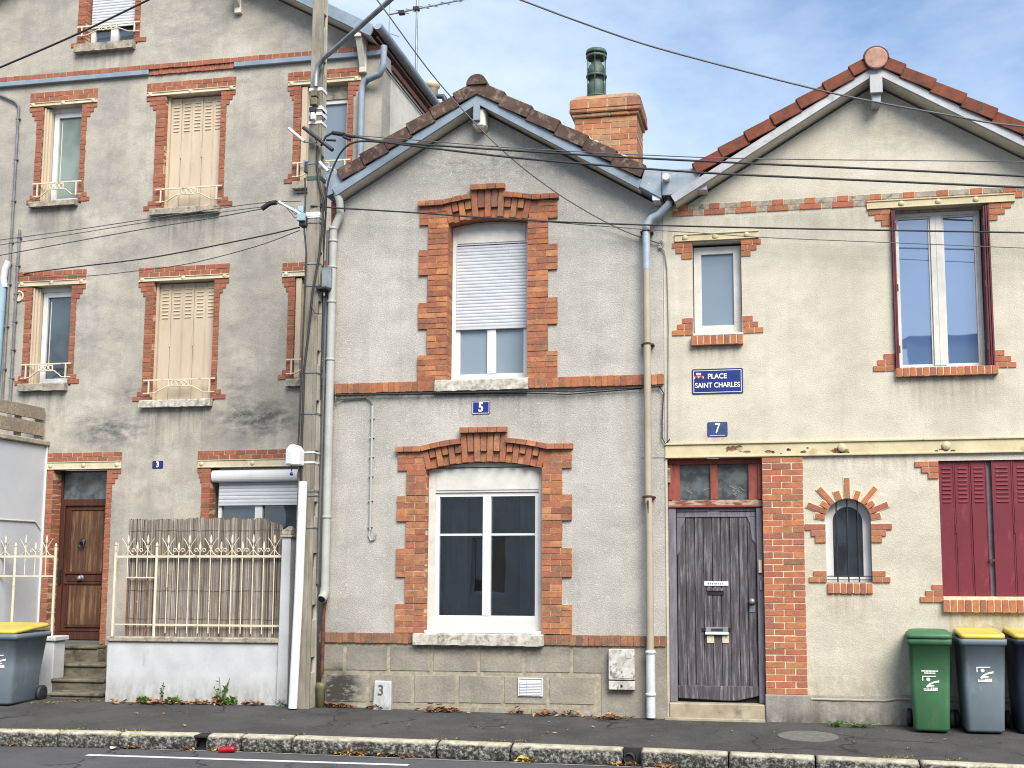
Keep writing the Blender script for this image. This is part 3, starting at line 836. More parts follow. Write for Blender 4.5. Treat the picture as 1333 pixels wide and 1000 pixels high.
for k in range(18):
    y = -O5 - .05 + k * .42
    rr = [(ar.x + (x - ar.x) * (1.05 if k else 1.0), z) for x, z in ridge]
    mb.prism(ridge, y, y + .44 if k % 2 else y + .40)
mb.build('ridge_tiles', M['tile5'], roof5)
# ridge purlin end
pe = g5.at(.27)[1]
mb = MB(); mb.box(pe.x - .07, pe.x + .09, -O5 + .035, .02, pe.y - .26, pe.y - .01); mb.build('purlin_end', M['soffit'], h5, .03)
mb = MB(); mb.box(pe.x - .045, pe.x + .035, -O5 - .014, -O5 + .033, pe.y - .19, pe.y + .03); mb.build('purlin_cap', M['bluepaint'], h5, .004)
# little corner bracket under the left eave
p1, p2, p3 = PT(436, 266), PT(450.5, 272), PT(436, 302)
mb = MB(); mb.prism([p1, p3, p2], -.12, -.005); mb.build('eave_bracket', M['brownbrick'], h5)
# chimney
cy0, cy1 = .35, .98
cx0, cx1 = X(748, 170, cy0), X(829, 170, cy0)
cz0, czs = 6.1, Z(790, 152, cy0)
ch = MB()
bricks(ch, cx0, cx1, cz0, czs, cy0, cy1, .075, .23, .010)
chim = ch.build('chimney', [M['brickch'], M['mortar']], h5)
mb = MB()
zc1 = Z(790, 142, cy0); zc2 = Z(790, 130, cy0); zc3 = Z(790, 121.5, cy0)
for (a, b, ex) in ((czs, czs + (zc1 - czs) * .5, .03), (czs + (zc1 - czs) * .5, zc1, .06)):
    bricks(mb, cx0 - ex, cx1 + ex, a + .002, b, cy0 - ex, cy1 + ex, b - a, .24, .006)
bricks(mb, cx0 - .055, cx1 + .055, zc1 + .002, zc2, cy0 - .055, cy1 + .055, zc2 - zc1, .24, .006)
ex = .05
mb.hexa([(cx0 - ex, cy0 - ex, zc2 + .001), (cx1 + ex, cy0 - ex, zc2 + .001), (cx1 + ex, cy1 + ex, zc2 + .001), (cx0 - ex, cy1 + ex, zc2 + .001)],
        [(cx0 + .03, cy0 + .03, zc3), (cx1 - .03, cy0 + .03, zc3), (cx1 - .03, cy1 - .03, zc3), (cx0 + .03, cy1 - .03, zc3)], 0)
mb.build('chimney_cap', [M['brickch'], M['mortar']], chim, .008)
# mossy mortar fillet where the chimney meets the roof
mb = MB(); n = 14; vs = []; fs = []
for i in range(n + 1):
    x = cx0 - .08 + (cx1 - cx0 + .1) * i / n; zr = g5.zat(x, .0)
    vs += [(x, cy0 - .24 + rnd(-.03, .03), zr - .05), (x, cy0 - .2 + rnd(-.03, .03), zr + .09 + rnd(-.02, .03)), (x, cy0 + .04, zr + .2 + rnd(-.03, .04)), (x, cy0 + .04, zr - .05)]
for i in range(n):
    for k in range(4): fs.append((i * 4 + k, i * 4 + (k + 1) % 4, (i + 1) * 4 + (k + 1) % 4, (i + 1) * 4 + k))
fs += [(0, 1, 2, 3), (n * 4 + 3, n * 4 + 2, n * 4 + 1, n * 4)]
mb.add(vs, fs); mb.build('mortar_fillet', M['lichen'], chim)
# cowl: jar shaped pot inside a cage
kx = X(776.5, 100, .66); kz = zc3 - .02; kt = Z(776.5, 67, .66); hh = kt - kz
mb = MB(); mb.lathe([(.10, 0), (.09, hh * .1), (.10, hh * .14), (.115, hh * .2), (.115, hh * .38), (.085, hh * .45), (.085, hh * .49), (.118, hh * .55), (.118, hh * .66), (.075, hh * .76), (.05, hh * .84), (.05, hh * .93)], (kx, .66, kz), n=20)
mb.build('chimney_pot', M['copper'], chim)
mb = MB()
for i in range(6):
    w = 2 * math.pi * (i + .5) / 6
    mb.tube([(kx + .125 * math.cos(w), .66 + .125 * math.sin(w), kz), (kx + .125 * math.cos(w), .66 + .125 * math.sin(w), kt)], .006, 5)
for f_ in (.12, .5, .86): mb.lathe([(.128, hh * f_), (.134, hh * f_ + .01), (.134, hh * f_ + .03), (.128, hh * f_ + .03)], (kx, .66, kz), n=20)
mb.lathe([(.135, hh * .93), (.14, hh * .95), (.13, hh), (.02, hh * 1.02)], (kx, .66, kz), n=20)
mb.build('cowl_cage', M['copper'], chim)
# left gutter end and down pipe
mb = MB()
q = [PT(424, 229, -.2), PT(441, 218, -.2), PT(446, 236, -.2), PT(433, 252, -.2), PT(424, 256, -.2)]
mb.prism(q[::-1], -.2, 3.5); mb.build('eave_gutter', M['zinc'], h5, .004)
def pipe(parent, pts, r, mat, name='downpipe', n=12):
    return MB().tube(pts, r, n).build(name, mat, parent)
yp = -.11
pts = [P(434, 254, -.16), P(437.5, 262, -.13), P(438, 275, yp), P(435, 288, yp), P(431, 297, yp), P(430.5, 310, yp), P(429.5, 420, yp)]
xb = X(427, 600, yp)
pts = [Vector((xb + .055, -.17, Z(434, 252, -.17))), Vector((xb + .085, -.15, Z(437, 262, -.15))), Vector((xb + .085, yp, Z(437, 279, yp))), Vector((xb + .04, yp, Z(434, 290, yp))), Vector((xb, yp, Z(431, 300, yp))), Vector((xb, yp, Z(431, 320, yp)))]
d1 = pipe(h5, pts + [Vector((xb, yp, Z(425, 765, yp)))], .05, M['greypipe'])
for py in (300, 316, 350, 395, 470, 675): MB().lathe([(.05, 0), (.058, .004), (.058, .03), (.05, .034)], (xb, yp, Z(428, py, yp)), n=14).build('pipe_collar', M['greypipe'], d1)
zq = Z(423, 766, yp)
mb = MB(); mb.tube([(xb, yp, zq + .01), (xb, yp, zq - .03), (xb - .005, yp - .02, zq - .09), (xb - .01, yp - .07, zq - .13)], .056, 12); mb.build('pipe_shoe', M['greypipe'], d1)
mb = MB(); mb.tube([(xb - .0105, yp - .068, zq - .129), (xb - .0108, yp - .0725, zq - .1325)], .045, 12); mb.build('pipe_mouth', M['dark'], d1)
xr = X(419, 830, yp)
pipe(h5, [(xb + .0, -.07, zq - .11), (xr, -.075, zq - .3), (xr, -.08, Z(418, 878, -.08))], .021, M['rust'], 'lower_pipe')
MB().lathe([(.052, 0), (.05, .26), (.058, .27), (.06, .33), (.045, .34)], (xr - .005, -.09, .02), n=14).build('drain_socket', M['olive'], h5)
# conduit with hooked end and wires on the front
cpts = [P(435, 500, -.06), P(437, 523, -.05), P(446, 519, -.04), P(476, 518, -.03), P(482, 521, -.03), P(485, 528, -.03)]
MB().tube(cpts, .009, 6).build('wall_cable', M['wiregrey'], h5)
xk = X(483.5, 600, -.02)
mb = MB(); mb.tube([(xk, -.02, Z(484, 528)), (xk, -.02, Z(482, 690))], .017, 8)
mb.tube([(xk, -.02, Z(482, 690)), (xk - .015, -.02, Z(482, 697)), (xk + .01, -.02, Z(482, 704)), (xk + .06, -.02, Z(482, 702)), (xk + .07, -.02, Z(482, 694))], .012, 6)
for py in (545, 570, 595, 620, 652, 686): mb.box(xk - .028, xk + .028, -.035, -.001, Z(482, py) - .006, Z(482, py) + .006)
mb.build('conduit', M['greypipe'], h5)
mb = MB()
zc_ = Z(640, 509.5)
mb.tube([Vector((B5L + .05, -.055, zc_)), P(560, 512, -.055), P(640, 510.5, -.055), P(700, 509, -.055), P(745, 510, -.055), P(800, 506, -.055), P(838, 504.5, -.055), P(862, 502, -.055)], .010, 6)
mb.tube([P(440, 515, -.04), P(500, 513.5, -.045), P(580, 513, -.04), P(690, 512, -.03), P(740, 513.5, -.03), P(836, 506, -.04)], .007, 6)
mb.tube([P(858, 503, -.04), P(864, 512, -.03), P(862, 545, -.03), P(862, 570, -.03), P(866, 578, -.03), P(872, 572, -.03)], .008, 6)
mb.build('wall_cable', M['wire'], h5)
# expansion line above the door level
MB().box(X(835, 595), B5R, -.004, .002, Z(850, 596) - .004, Z(850, 596) + .003).build('wall_joint', M['conduit'], h5)
# right down pipe
yp = -.13
xd = X(843.5, 600, yp)
zz = lambda py: Z(843, py, yp)
pts = [Vector((X(872, 256, -.16), -.16, Z(872, 256, -.16))), Vector((X(870, 266, -.15), -.15, Z(870, 266, -.15))), Vector((X(858, 279, yp), yp, Z(858, 279, yp))), Vector((X(848, 284, yp), yp, Z(848, 284, yp))), Vector((xd, yp, zz(294))), Vector((xd, yp, zz(351)))]
d2 = pipe(h5, pts, .045, M['zinc'])
pipe(h5, [(xd, yp, zz(351)), (xd, yp, zz(655))], .043, M['beigepipe'])
pipe(h5, [(xd + .01, yp, zz(655)), (xd + .01, yp, zz(848))], .043, M['beigepipe'])
d3 = pipe(h5, [(xd + .012, yp, zz(846)), (xd + .012, yp, zz(934))], .052, M['castpipe'])
for py, r in ((302, .052), (449, .05), (648, .05)): mb = MB(); mb.lathe([(.044, 0), (r, .004), (r, .022), (.044, .026)], (xd, yp, zz(py)), n=14); mb.box(xd - .075, xd + .075, yp + .02, -.001, zz(py) + .004, zz(py) + .02); mb.build('pipe_bracket', M['rust'], d2)
for py in (851, 906): MB().lathe([(.052, 0), (.062, .004), (.062, .03), (.052, .034)], (xd + .012, yp, zz(py)), n=14).build('pipe_collar', M['castpipe'], d3)
mb = MB(); mb.tube([(xd - .0, yp - .044, zz(652)), (xd + .005, yp - .0445, zz(668))], .012, 6, r2=.003); mb.build('rust_streak', M['rust'], d2)
# zinc valley between the two roofs
yv = -.24
q = [PT(839, 221, yv), PT(832, 243, yv), PT(861, 258.5, yv), PT(861, 222, yv)]
va = MB().prism(q, yv, .9).build('valley_gutter', M['zinc'], h5, .006)
q = [PT(861, 222, yv), PT(862, 254.5, yv), PT(875, 254, yv), PT(908, 236, yv), PT(912, 226, yv), PT(905, 219, yv)]
MB().prism(q, yv - .006, .9).build('valley_sheet', M['zinc'], va, .006)
q = [PT(849, 253, yv), PT(849, 260, yv), PT(859, 260, yv), PT(859, 257, yv)]
MB().prism(q, yv + .02, .0).build('valley_end', M['white'], va)
c = P(868, 231, yv - .03)
MB().tube([(c.x, c.y + .06, c.z - .01), (c.x, c.y - .1, c.z - .02)], .042, 12).build('overflow_spout', M['pvc'], va)
MB().tube([P(872, 252, -.16), P(871, 262, -.16)], .075, 12, r2=.05).build('outlet_funnel', M['darkmetal'], va)

p = plate('house_number', 'blue enamel plate with a white 5 above the ground floor window', *R(614.3, 638.2, 522, 539.5), -.001, M['enamel'], rim=M['white'])
q = R(614.3, 638.2, 522, 539.5)
text_mesh('numeral', '5', (q[0] + q[1]) / 2, (q[2] + q[3]) / 2, -.0105, .155, M['lettering'], p, .85, .004)
# ================================================================== HOUSE 7 (right)
B7R = 4.3
h7 = thing('house', 'cream rendered house with red tiled gable, red shutters and grey plank door', 'house', (1.3, 0, 0))
O7 = .25
g7 = Gable(PT(902, 217, -O7), PT(1127, 77, -O7), PT(1333, 163, -O7), PT(1160, 79, -O7))
# carry the right slope on to an eave level with the left one
sl_ = (g7.R0 - g7.A)
g7.R0 = g7.A + sl_ * ((3.75 - g7.A.x) / sl_.x)
B7R = g7.R0.x - .25
B7L = B5R + .004
g7w = Gable(PT(866, 244, -O7), PT(1127, 77, -O7), (g7.R0.x, g7.R0.y), tuple(g7.A))
zbeam0, zbeam1 = Z(1100, 593), Z(1100, 573)
door = (X(870, 760), X(993, 760), -.02, Z(930, 597))
pil = (X(994.5, 750), X(1048, 750), Z(1025, 904), zbeam0)
aw = R(1075.5, 1135, 690, 758.5); awc = Z(1105, 649.4)
aw = (aw[0], aw[1], aw[2], awc - (aw[1] - aw[0]) / 2)
rw = (X(1224.5, 690), X(1224.5, 690) + 1.24, Z(1280, 777.5), Z(1280, 599))
uw = (X(1162, 370), X(1291, 370), Z(1230, 479), Z(1227, 268))
sw = R(901.5, 965.5, 315, 434.5)
l7, a7, r7 = g7.at(.25)
wall7 = [(B7L, zbeam1 - .02), (B7R, zbeam1 - .02), (B7R, g7.zat(B7R, .25)), tuple(a7), (B7L + .25, g7w.zat(B7L + .25, .25)), (B7L, g7w.zat(B7L, .08))]
rc = lambda q: [(q[0], q[2]), (q[1], q[2]), (q[1], q[3]), (q[0], q[3])]
mb = MB()
mb.holed(wall7, [rc(uw), rc(sw)], 0, .3)
wall7b = [(pil[1] - .02, 0), (B7R, 0), (B7R, zbeam1 - .03), (pil[1] - .02, zbeam1 - .03)]
mb.holed(wall7b, [arch_loop(aw[0], aw[1], aw[2], aw[3], awc, 20), rc(rw)], .008, .3)
mb.build('wall', M['wall7'], h7)
mb = MB(); mb.box(B7R - .25, B7R, .301, 8, 0, 5.5); mb.box(B7L + .2, B7R - .25, 7.8, 8, 0, 5.5); mb.build('side_wall', M['wall7'], h7)
# steel beam over the ground floor
mb = MB(); x0 = X(866, 590); ybm = -.035
h_ = zbeam1 - zbeam0
mb.prism([(x0, zbeam0), (B7R, zbeam0), (B7R, zbeam1), (x0, zbeam1)], ybm + .02, .1)
mb.box(x0, B7R, ybm, .1, zbeam0 - .001, zbeam0 + .022); mb.box(x0, B7R, ybm, .1, zbeam1 - .022, zbeam1 + .001)
beam = mb.build('lintel_beam', M['yellow'], h7, .004)
mb = MB()
for px in (1096, 1232):
    c = P(px, 581.5, ybm); mb.lathe([(.05, 0), (.05, .012), (.035, .02), (.02, .028), (.0, .03)], (c.x, ybm + .02, (zbeam0 + zbeam1) / 2), (0, -1, 0), 12)
mb.build('rosette', M['yellow'], beam)
mb = MB()
for px, n in ((950, 3), (1010, 2), (1022, 2), (1045, 1), (1092, 4), (1104, 3), (1226, 3), (1238, 2), (1262, 1), (960, 2), (1000, 1)):
    for k in range(n):
        c = P(px + rnd(-7, 7), 586 + rnd(-4, 5), 0); a = rnd(.012, .035); b = rnd(.008, .018)
        pts = [(c.x + a * math.cos(t) * rnd(.6, 1.1), c.z + b * math.sin(t) * rnd(.6, 1.1)) for t in [2 * math.pi * i / 9 for i in range(9)]]
        mb.prism(pts, ybm + .0175, ybm + .0195)
for px, py, a, b in ((1092, 586.5, .10, .035), (1099, 589, .07, .02), (952, 584, .07, .03), (962, 583, .05, .035), (972, 588, .05, .014), (1046, 588.5, .045, .02), (1228, 585, .06, .012), (1000, 588, .04, .02)):
    c = P(px, py, 0)
    pts = [(c.x + a * math.cos(t) * rnd(.6, 1.1), max(zbeam0 + .026, min(zbeam1 - .026, c.z + b * math.sin(t) * rnd(.6, 1.1)))) for t in [2 * math.pi * i / 14 for i in range(14)]]
    mb.prism(pts, ybm + .0165, ybm + .0195)
mb.build('rust_patch', M['flake'], beam)
# small beams over the upper windows
def head_beam(xa, xb, za, zb, parent, mat, yf=-.03, ros=(), yb=.12, name='lintel'):
    mb = MB(); mb.box(xa, xb, yf + .012, yb, za, zb); mb.box(xa, xb, yf, yb, za - .001, za + .012); mb.box(xa, xb, yf, yb, zb - .012, zb + .001)
    for x in ros: mb.lathe([(.034, 0), (.034, .008), (.018, .018), (.0, .02)], (x, yf + .012, (za + zb) / 2), (0, -1, 0), 10)
    return mb.build(name, mat, parent, .003)
q = R(878, 988, 303.5, 313)
head_beam(q[0], q[1], q[2], q[3], h7, M['yellow'], ros=[X(892, 308), X(931, 307), X(972, 305)])
q2 = (X(1128, 265), X(1321, 260), uw[3], Z(1225, 257.5))
head_beam(q2[0], q2[1], q2[2], q2[3], h7, M['yellow'], ros=[X(1173, 266), X(1221, 264), X(1270, 261)])
# stepped brick corbels
def steps_brick(mb, xs, xe, z0, z1, yf=-.014, yb=.06, split=True):
    """rows from bottom to top: xs/xe per row"""
    n = len(xs); h = (z1 - z0) / n
    for i, (a, b) in enumerate(zip(xs, xe)):
        w = b - a; za, zb = z0 + i * h + .005, z0 + (i + 1) * h - .005
        mb.box(a + .002, b - .002, yf + .008, yb - .002, z0 + i * h, z0 + (i + 1) * h, 1)
        if split and w > .17:
            c = a + w * (.45 if i % 2 else .58); mb.box(a, c - .005, yf, yb, za, zb); mb.box(c + .005, b, yf, yb, za, zb)
        else: mb.box(a, b, yf, yb, za, zb)
def corbels(open_, zt, zb, lt, rt, lb, rb, hrow=.068):
    x0, x1 = open_[0] - .001, open_[1] + .001
    def one(xs, xe, za, zb_):
        mb = MB(); steps_brick(mb, xs, xe, za, zb_); mb.build('corbel_bricks', [M['brick7'], M['mortar7']], h7)
    n = len(lt)
    if lt: one([x0 - d for d in lt], [x0] * n, zt - n * hrow, zt); 
    if rt: one([x1] * len(rt), [x1 + d for d in rt], zt - len(rt) * hrow, zt)
    n = len(lb)
    if lb: one([x0 - d for d in lb], [x0] * n, zb, zb + n * hrow)
    if rb: one([x1] * n, [x1 + d for d in rb], zb, zb + n * hrow)
corbels(sw, q[2] - .002, sw[2] - .01, [.12, .19, .23], [.11, .18, .23], [.24, .18, .12], [.24, .18, .12], .07)
corbels(uw, q2[2] - .002, uw[2] - .02, [.10, .17, .24], [.09, .17, .24], [.24, .19, .12], [.22, .17, .10])
corbels(rw, rw[3] - .002, rw[2] - .06, [.11, .18, .25], [], [.24, .18, .11], [], .066)
corbels(aw, .0, aw[2] + .0, [], [], [.19, .14], [.19, .14], .066)
# brick sills
def bsill(xa, xb, za, zb, y0=-.07):
    mb = MB(); soldiers(mb, xa, xb, za, zb, y0, .12, .075); return mb.build('brick_sill', [M['brick7'], M['mortar7']], h7, .003)
s1 = R(900, 968, 437.5, 450); bsill(s1[0], s1[1], s1[2], s1[3])
s2 = (X(1165.5, 485), X(1299, 485), Z(1232, 490), Z(1232, 478.5)); bsill(s2[0], s2[1], s2[2], s2[3])
s3 = (X(1227, 790), rw[1] + .05, Z(1280, 797.5), Z(1280, 781)); bsill(s3[0], s3[1], s3[2], s3[3], -.05)
s4 = R(1077, 1136.5, 759.3, 773); bsill(s4[0], s4[1], s4[2], s4[3], -.02)
# sunburst round the arched window
mb = MB(); xc = (aw[0] + aw[1]) / 2; rr = (aw[1] - aw[0]) / 2; z0 = aw[3]
for ang, ln in ((0, .235), (20, .105), (-20, .105), (40, .235), (-40, .235), (54, .10), (-54, .11), (67, .225), (-67, .23), (80, .11), (-80, .115)):
    w = math.radians(ang); rbrick(mb, xc, awc - rr, w, rr + .004, rr + ln, .056, -.012, .05)
    rbrick(mb, xc, awc - rr, w, rr + .003, rr + ln + .012, .078, -.003, .04, 1)
mb.build('sunburst_bricks', [M['brick7'], M['mortar7']], h7); mb = MB()
steps_brick(mb, [aw[0] - d for d in (.115, .16, .225)], [aw[0]] * 3, awc - rr - .245, awc - rr - .03, -.012, .05, False)
mb.build('side_bricks', [M['brick7'], M['mortar7']], h7); mb = MB()
steps_brick(mb, [aw[1]] * 3, [aw[1] + d for d in (.115, .16, .225)], awc - rr - .245, awc - rr - .03, -.012, .05, False)
mb.build('side_bricks', [M['brick7'], M['mortar7']], h7)
# two row brick course under the gable
mb = MB(); zc0, zc1, zc2 = Z(1000, 281.5), Z(1000, 275.0), Z(1000, 268.5)
zc0 = (Z(890, 282) + Z(1110, 269)) / 2; zc1 = zc0 + .068; zc2 = zc1 + .066
x = X(876, 279)
mb.box(x + .005, B7R - .31, -.004, .03, zc0 - .002, zc2 + .001, 1)
while x < B7R - .3:
    mb.box(x, x + .245, -.014, .02, zc0 + .002, zc1 - .004)
    mb.box(x + .255, x + .36, -.009, .02, zc0 + .004, zc1 - .004, 2)
    mb.box(x + .06, x + .185, -.014, .02, zc1 + .002, zc2)
    mb.box(x + .195, x + .42, -.009, .02, zc1 + .004, zc2 - .003, 2)
    x += .37
mb.v = [Vector((v.x, v.y, v.z)) for v in mb.v]
mb.build('brick_course', [M['brick7'], M['mortar7'], M['stone']], h7)
# brick pillar and plinths
mb = MB(); bricks(mb, pil[0], pil[1], pil[2], pil[3] - .002, -.02, .28, .0715, .225, .011)
mb.build('brick_pillar', [M['brick7'], M['mortar7']], h7)
mb = MB(); mb.box(pil[0] - .01, pil[1] + .02, -.05, .28, -.12, pil[2] - .001)
mb.build('pillar_base', M['plinth7'], h7, .01)
mb = MB(); zp = Z(1150, 908); n = 40; vs = []; fs = []
for i in range(n + 1):
    x = pil[1] + .021 + (B7R - pil[1] - .021) * i / n
    t = zp + (.0 if i < 12 else .02) + rnd(-.006, .006)
    vs += [(x, -.035, -.12), (x, -.035 + rnd(-.004, .004), t - .035), (x, -.03, t), (x, .004, t + .012), (x, .1, t), (x, .1, -.12)]
for i in range(n):
    for k in range(6): fs.append((i * 6 + k, i * 6 + (k + 1) % 6, (i + 1) * 6 + (k + 1) % 6, (i + 1) * 6 + k))
fs += [tuple(range(6)), tuple(range(n * 6 + 5, n * 6 - 1, -1))]
mb.add(vs, fs); mb.build('plinth', M['plinth7'], h7)
mb = MB(); mb.tube([Vector((pil[1] + .03, -.03, zp - .03))] + [Vector((pil[1] + .03 + (B7R - pil[1] - .1) * i / 24, -.034, zp - .03 + (.018 if i > 6 else 0) + rnd(-.004, .004))) for i in range(1, 25)], .016, 6)
mb.build('plinth_cable', M['beigepipe'], h7)
# cream return at the left of the door and the head of the opening
mb = MB(); mb.box(B7L, door[0], -.012, .28, -.05, zbeam0 - .001); mb.build('door_jamb', M['wall7'], h7)
# door
yd = .10
x0, x1 = door[0] + .002, pil[0] - .003
zth = Z(930, 916, 0); ztr0, ztr1 = Z(930, 661, yd), zbeam0 - .003
dz1 = Z(930, 666.5, yd)
df = MB(); df.box(x0, x0 + .085, yd - .03, yd + .09, zth, ztr0 - .002); df.box(x1 - .075, x1, yd - .03, yd + .09, zth, ztr0 - .002); df.box(x0 + .085, x1 - .075, yd - .0, yd + .09, dz1 + .004, ztr0 - .002)
dfo = df.build('door_frame', M['frame7'], h7, .006)
a, b = x0 + .092, x1 - .08
zd0 = zth + .02; zbot = Z(930, 893, yd)
mb = MB(); n = 9
w = (b - a) / n
for i in range(n):
    dy = rnd(-.003, .003)
    mb.box(a + i * w + .004, a + (i + 1) * w - .004, yd + .022 + dy, yd + .06, zbot - .02 + rnd(-.004, .004), dz1 - .055)
mb.box(a, b, yd + .045, yd + .07, zd0 + .05, dz1)
dr = mb.build('door', M['door7'], h7, .003)
mb = MB()
mb.box(a, b, yd + .008, yd + .03, dz1 - .06, dz1 - .003)
mb.prism([(a, dz1 - .06), (a, dz1 - .5), (a + .035, dz1 - .45), (a + .045, dz1 - .2), (a + .09, dz1 - .1), (a + .1, dz1 - .06)], yd + .012, yd + .03)
mb.prism([(b, dz1 - .06), (b, dz1 - .38), (b - .05, dz1 - .32), (b - .07, dz1 - .14), (b - .1, dz1 - .06)], yd + .012, yd + .03)
mb.build('door_head', M['frame7'], dr, .004)
z_a, z_b = Z(930, 912, yd), Z(930, 893, yd)
mb = MB(); mb.prism([(a, z_a + .02), (a + .55, z_a - .0), (a + .68, z_a + .005), (b - .0, z_a + .06), (b, z_b), (a, z_b)], yd - .012, yd + .03); mb.build('weather_board', M['door7'], dr, .006)
MB().box(a, b, yd + .04, yd + .06, zth + .001, zd0 + .05).build('door_gap', M['dark'], dr)
f_ = lambda px, py: P(px, py, yd)
def bx(name, px0, px1, py0, py1, y0, y1, mat, parent, bev=.003):
    q = R(px0, px1, py0, py1, yd); return MB().box(q[0], q[1], y0, y1, q[2], q[3]).build(name, mat, parent, bev)
np_ = bx('name_plate', 916.5, 948, 757, 762.8, yd + .012, yd + .024, M['white'], dr)
mb = MB(); xx = X(921, 760, yd)
for wd in (.02, .014, .018, .01, .02, .016, .02, .012):
    mb.box(xx, xx + wd * .8, yd + .0105, yd + .0118, Z(930, 760.9, yd), Z(930, 759.2, yd)); xx += wd + .007
mb.build('inscription', M['conduit'], np_)
bx('letter_slot', 921, 942, 769, 775, yd + .014, yd + .026, M['dark'], dr)
bx('slot_flap', 920.5, 941, 765.5, 769.5, yd + .004, yd + .026, M['door7'], dr)
ml = bx('mail_flap', 918.5, 948, 816.5, 823.5, yd - .006, yd + .024, M['galv'], dr)
bx('flap_lip', 918, 948.5, 823.2, 826.2, yd - .02, yd + .024, M['white'], ml)
bx('flap_plate', 926, 941, 818.3, 821.5, yd - .011, yd - .005, M['darkmetal'], ml, .001)
bx('flap_pin', 914, 918.4, 817.5, 821.5, yd + .005, yd + .024, M['dark'], ml, 0)
bx('flap_pin', 948.4, 951, 817.5, 821.5, yd + .005, yd + .024, M['dark'], ml, 0)
bx('flap_plaque', 920, 929.3, 827.5, 837.5, yd + .012, yd + .024, M['cream'], ml)
bx('flap_plaque', 940, 948.5, 827.5, 837.5, yd + .012, yd + .024, M['cream'], ml)
c = f_(979, 783)
mb = MB(); mb.lathe([(.035, 0), (.04, .01), (.02, .02), (.018, .045), (.032, .055), (.03, .075), (.0, .08)], (c.x, yd + .024, c.z), (0, -1, 0), 14); mb.box(c.x - .03, c.x + .035, yd + .016, yd + .026, c.z - .12, c.z - .05)
mb.build('door_knob', M['galv'], dr)
bx('bell', 987.5, 992, 729, 746, yd - .055, yd - .03, M['cream'], dfo)
bx('latch', 989, 992, 756, 768, yd - .045, yd - .03, M['galv'], dfo)
bx('jamb_hinge', 867, 871.5, 751, 756, yd - .05, yd - .03, M['white'], dfo)
# transom light
x0t, x1t = x0, x1
mb = MB(); zp0, zp1 = Z(930, 651, yd), Z(930, 604.5, yd)
xs = [X(873, 625, yd), X(885, 625, yd), X(924.5, 625, yd), X(934.5, 625, yd), X(974, 625, yd)]
mb.box(x0t, xs[1], yd - .01, yd + .07, zp0, zp1); mb.box(xs[2], xs[3], yd - .01, yd + .07, zp0, zp1); mb.box(xs[4], x1t, yd - .01, yd + .07, zp0, zp1)
mb.box(x0t, x1t, yd - .01, yd + .07, zp1, ztr1)
mb.box(x0t, x0t + .05, yd - .03, yd - .01, zp0, zp1); mb.box(x1t - .05, x1t, yd - .03, yd - .01, zp0, zp1)
tr = mb.build('transom_light', M['transom'], h7, .005)
MB().box(x0t, x1t, yd - .015, yd + .07, ztr0 + .025, zp0 - .001).build('bottom_rail', M['peel'], tr, .004)
MB().box(x0t - .0, x1t, yd - .05, yd + .07, ztr0 - .001, ztr0 + .024).build('drip_moulding', M['transom'], tr, .008)
MB().box(xs[1] - .01, xs[4] + .01, yd + .03, yd + .042, zp0 - .01, zp1 + .01).build('pane', M['glassold'], tr)
# cobwebs and old papers behind dusty glass
mb = MB()
for k in (0, 2, 3, 4, 5, 6):
    s = [P(900 + 10 * k + rnd(-8, 8), 630 + rnd(0, 16), yd)]
    if k > 2: s = [P(938 + 5 * k, 640 + rnd(-6, 6), yd)]
    for _ in range(5): s.append(s[-1] + Vector((rnd(-.05, .07), 0, rnd(-.025, .03))))
    mb.tube([(min(max(p.x, xs[1] + .02), xs[4] - .02) if not xs[2] - .02 < p.x < xs[3] + .02 else xs[3] + .03, yd + .0285, min(max(p.z, zp0 + .01), zp1 - .02)) for p in s], .0035, 4)
mb.build('scratches', M['stone'], tr)
q = R(866.5, 873, 610, 629, yd); mb = MB(); mb.box(q[0] + .0, q[1], yd - .06, yd - .031, q[2], q[3])
for i in range(6): mb.box(q[0] + .008, q[1] - .006, yd - .068, yd - .0605, q[2] + (q[3] - q[2]) * (i + .2) / 6, q[2] + (q[3] - q[2]) * (i + .65) / 6)
mb.build('door_vent', M['stone'], tr)
# threshold
mb = MB(); mb.box(door[0] - .0, pil[0] - .012, -.03, .3, -.1, zth); mb.build('door_step', M['thresh'], h7, .01)
mb = MB(); mb.box(door[0] - .05, pil[0] - .012, -.10, -.031, -.12, Z(930, 934)); mb.build('step_edge', M['thresh'], h7, .008)
# small upper window
yw = .10
w = window(h7, sw[0] + .01, sw[1] - .008, sw[2] + .03, sw[3] - .03, yw, M['pvcold'], M['glasscloud'], .09, 0, name='window')
mb = MB(); mb.box(sw[0], sw[1] + .0, yw - .02, yw + .03, sw[2] + .0, sw[2] + .03); mb.box(s1[0] + .02, s1[1], -.06, yw - .02, s1[3] + .001, s1[3] + .022); mb.build('sill_board', M['pvcold'], w, .003)
mb = MB(); mb.box(sw[0] + .001, sw[1] - .001, yw + .04, .2, sw[3] - .06, sw[3] - .001); mb.build('head_gap', M['dark'], w)
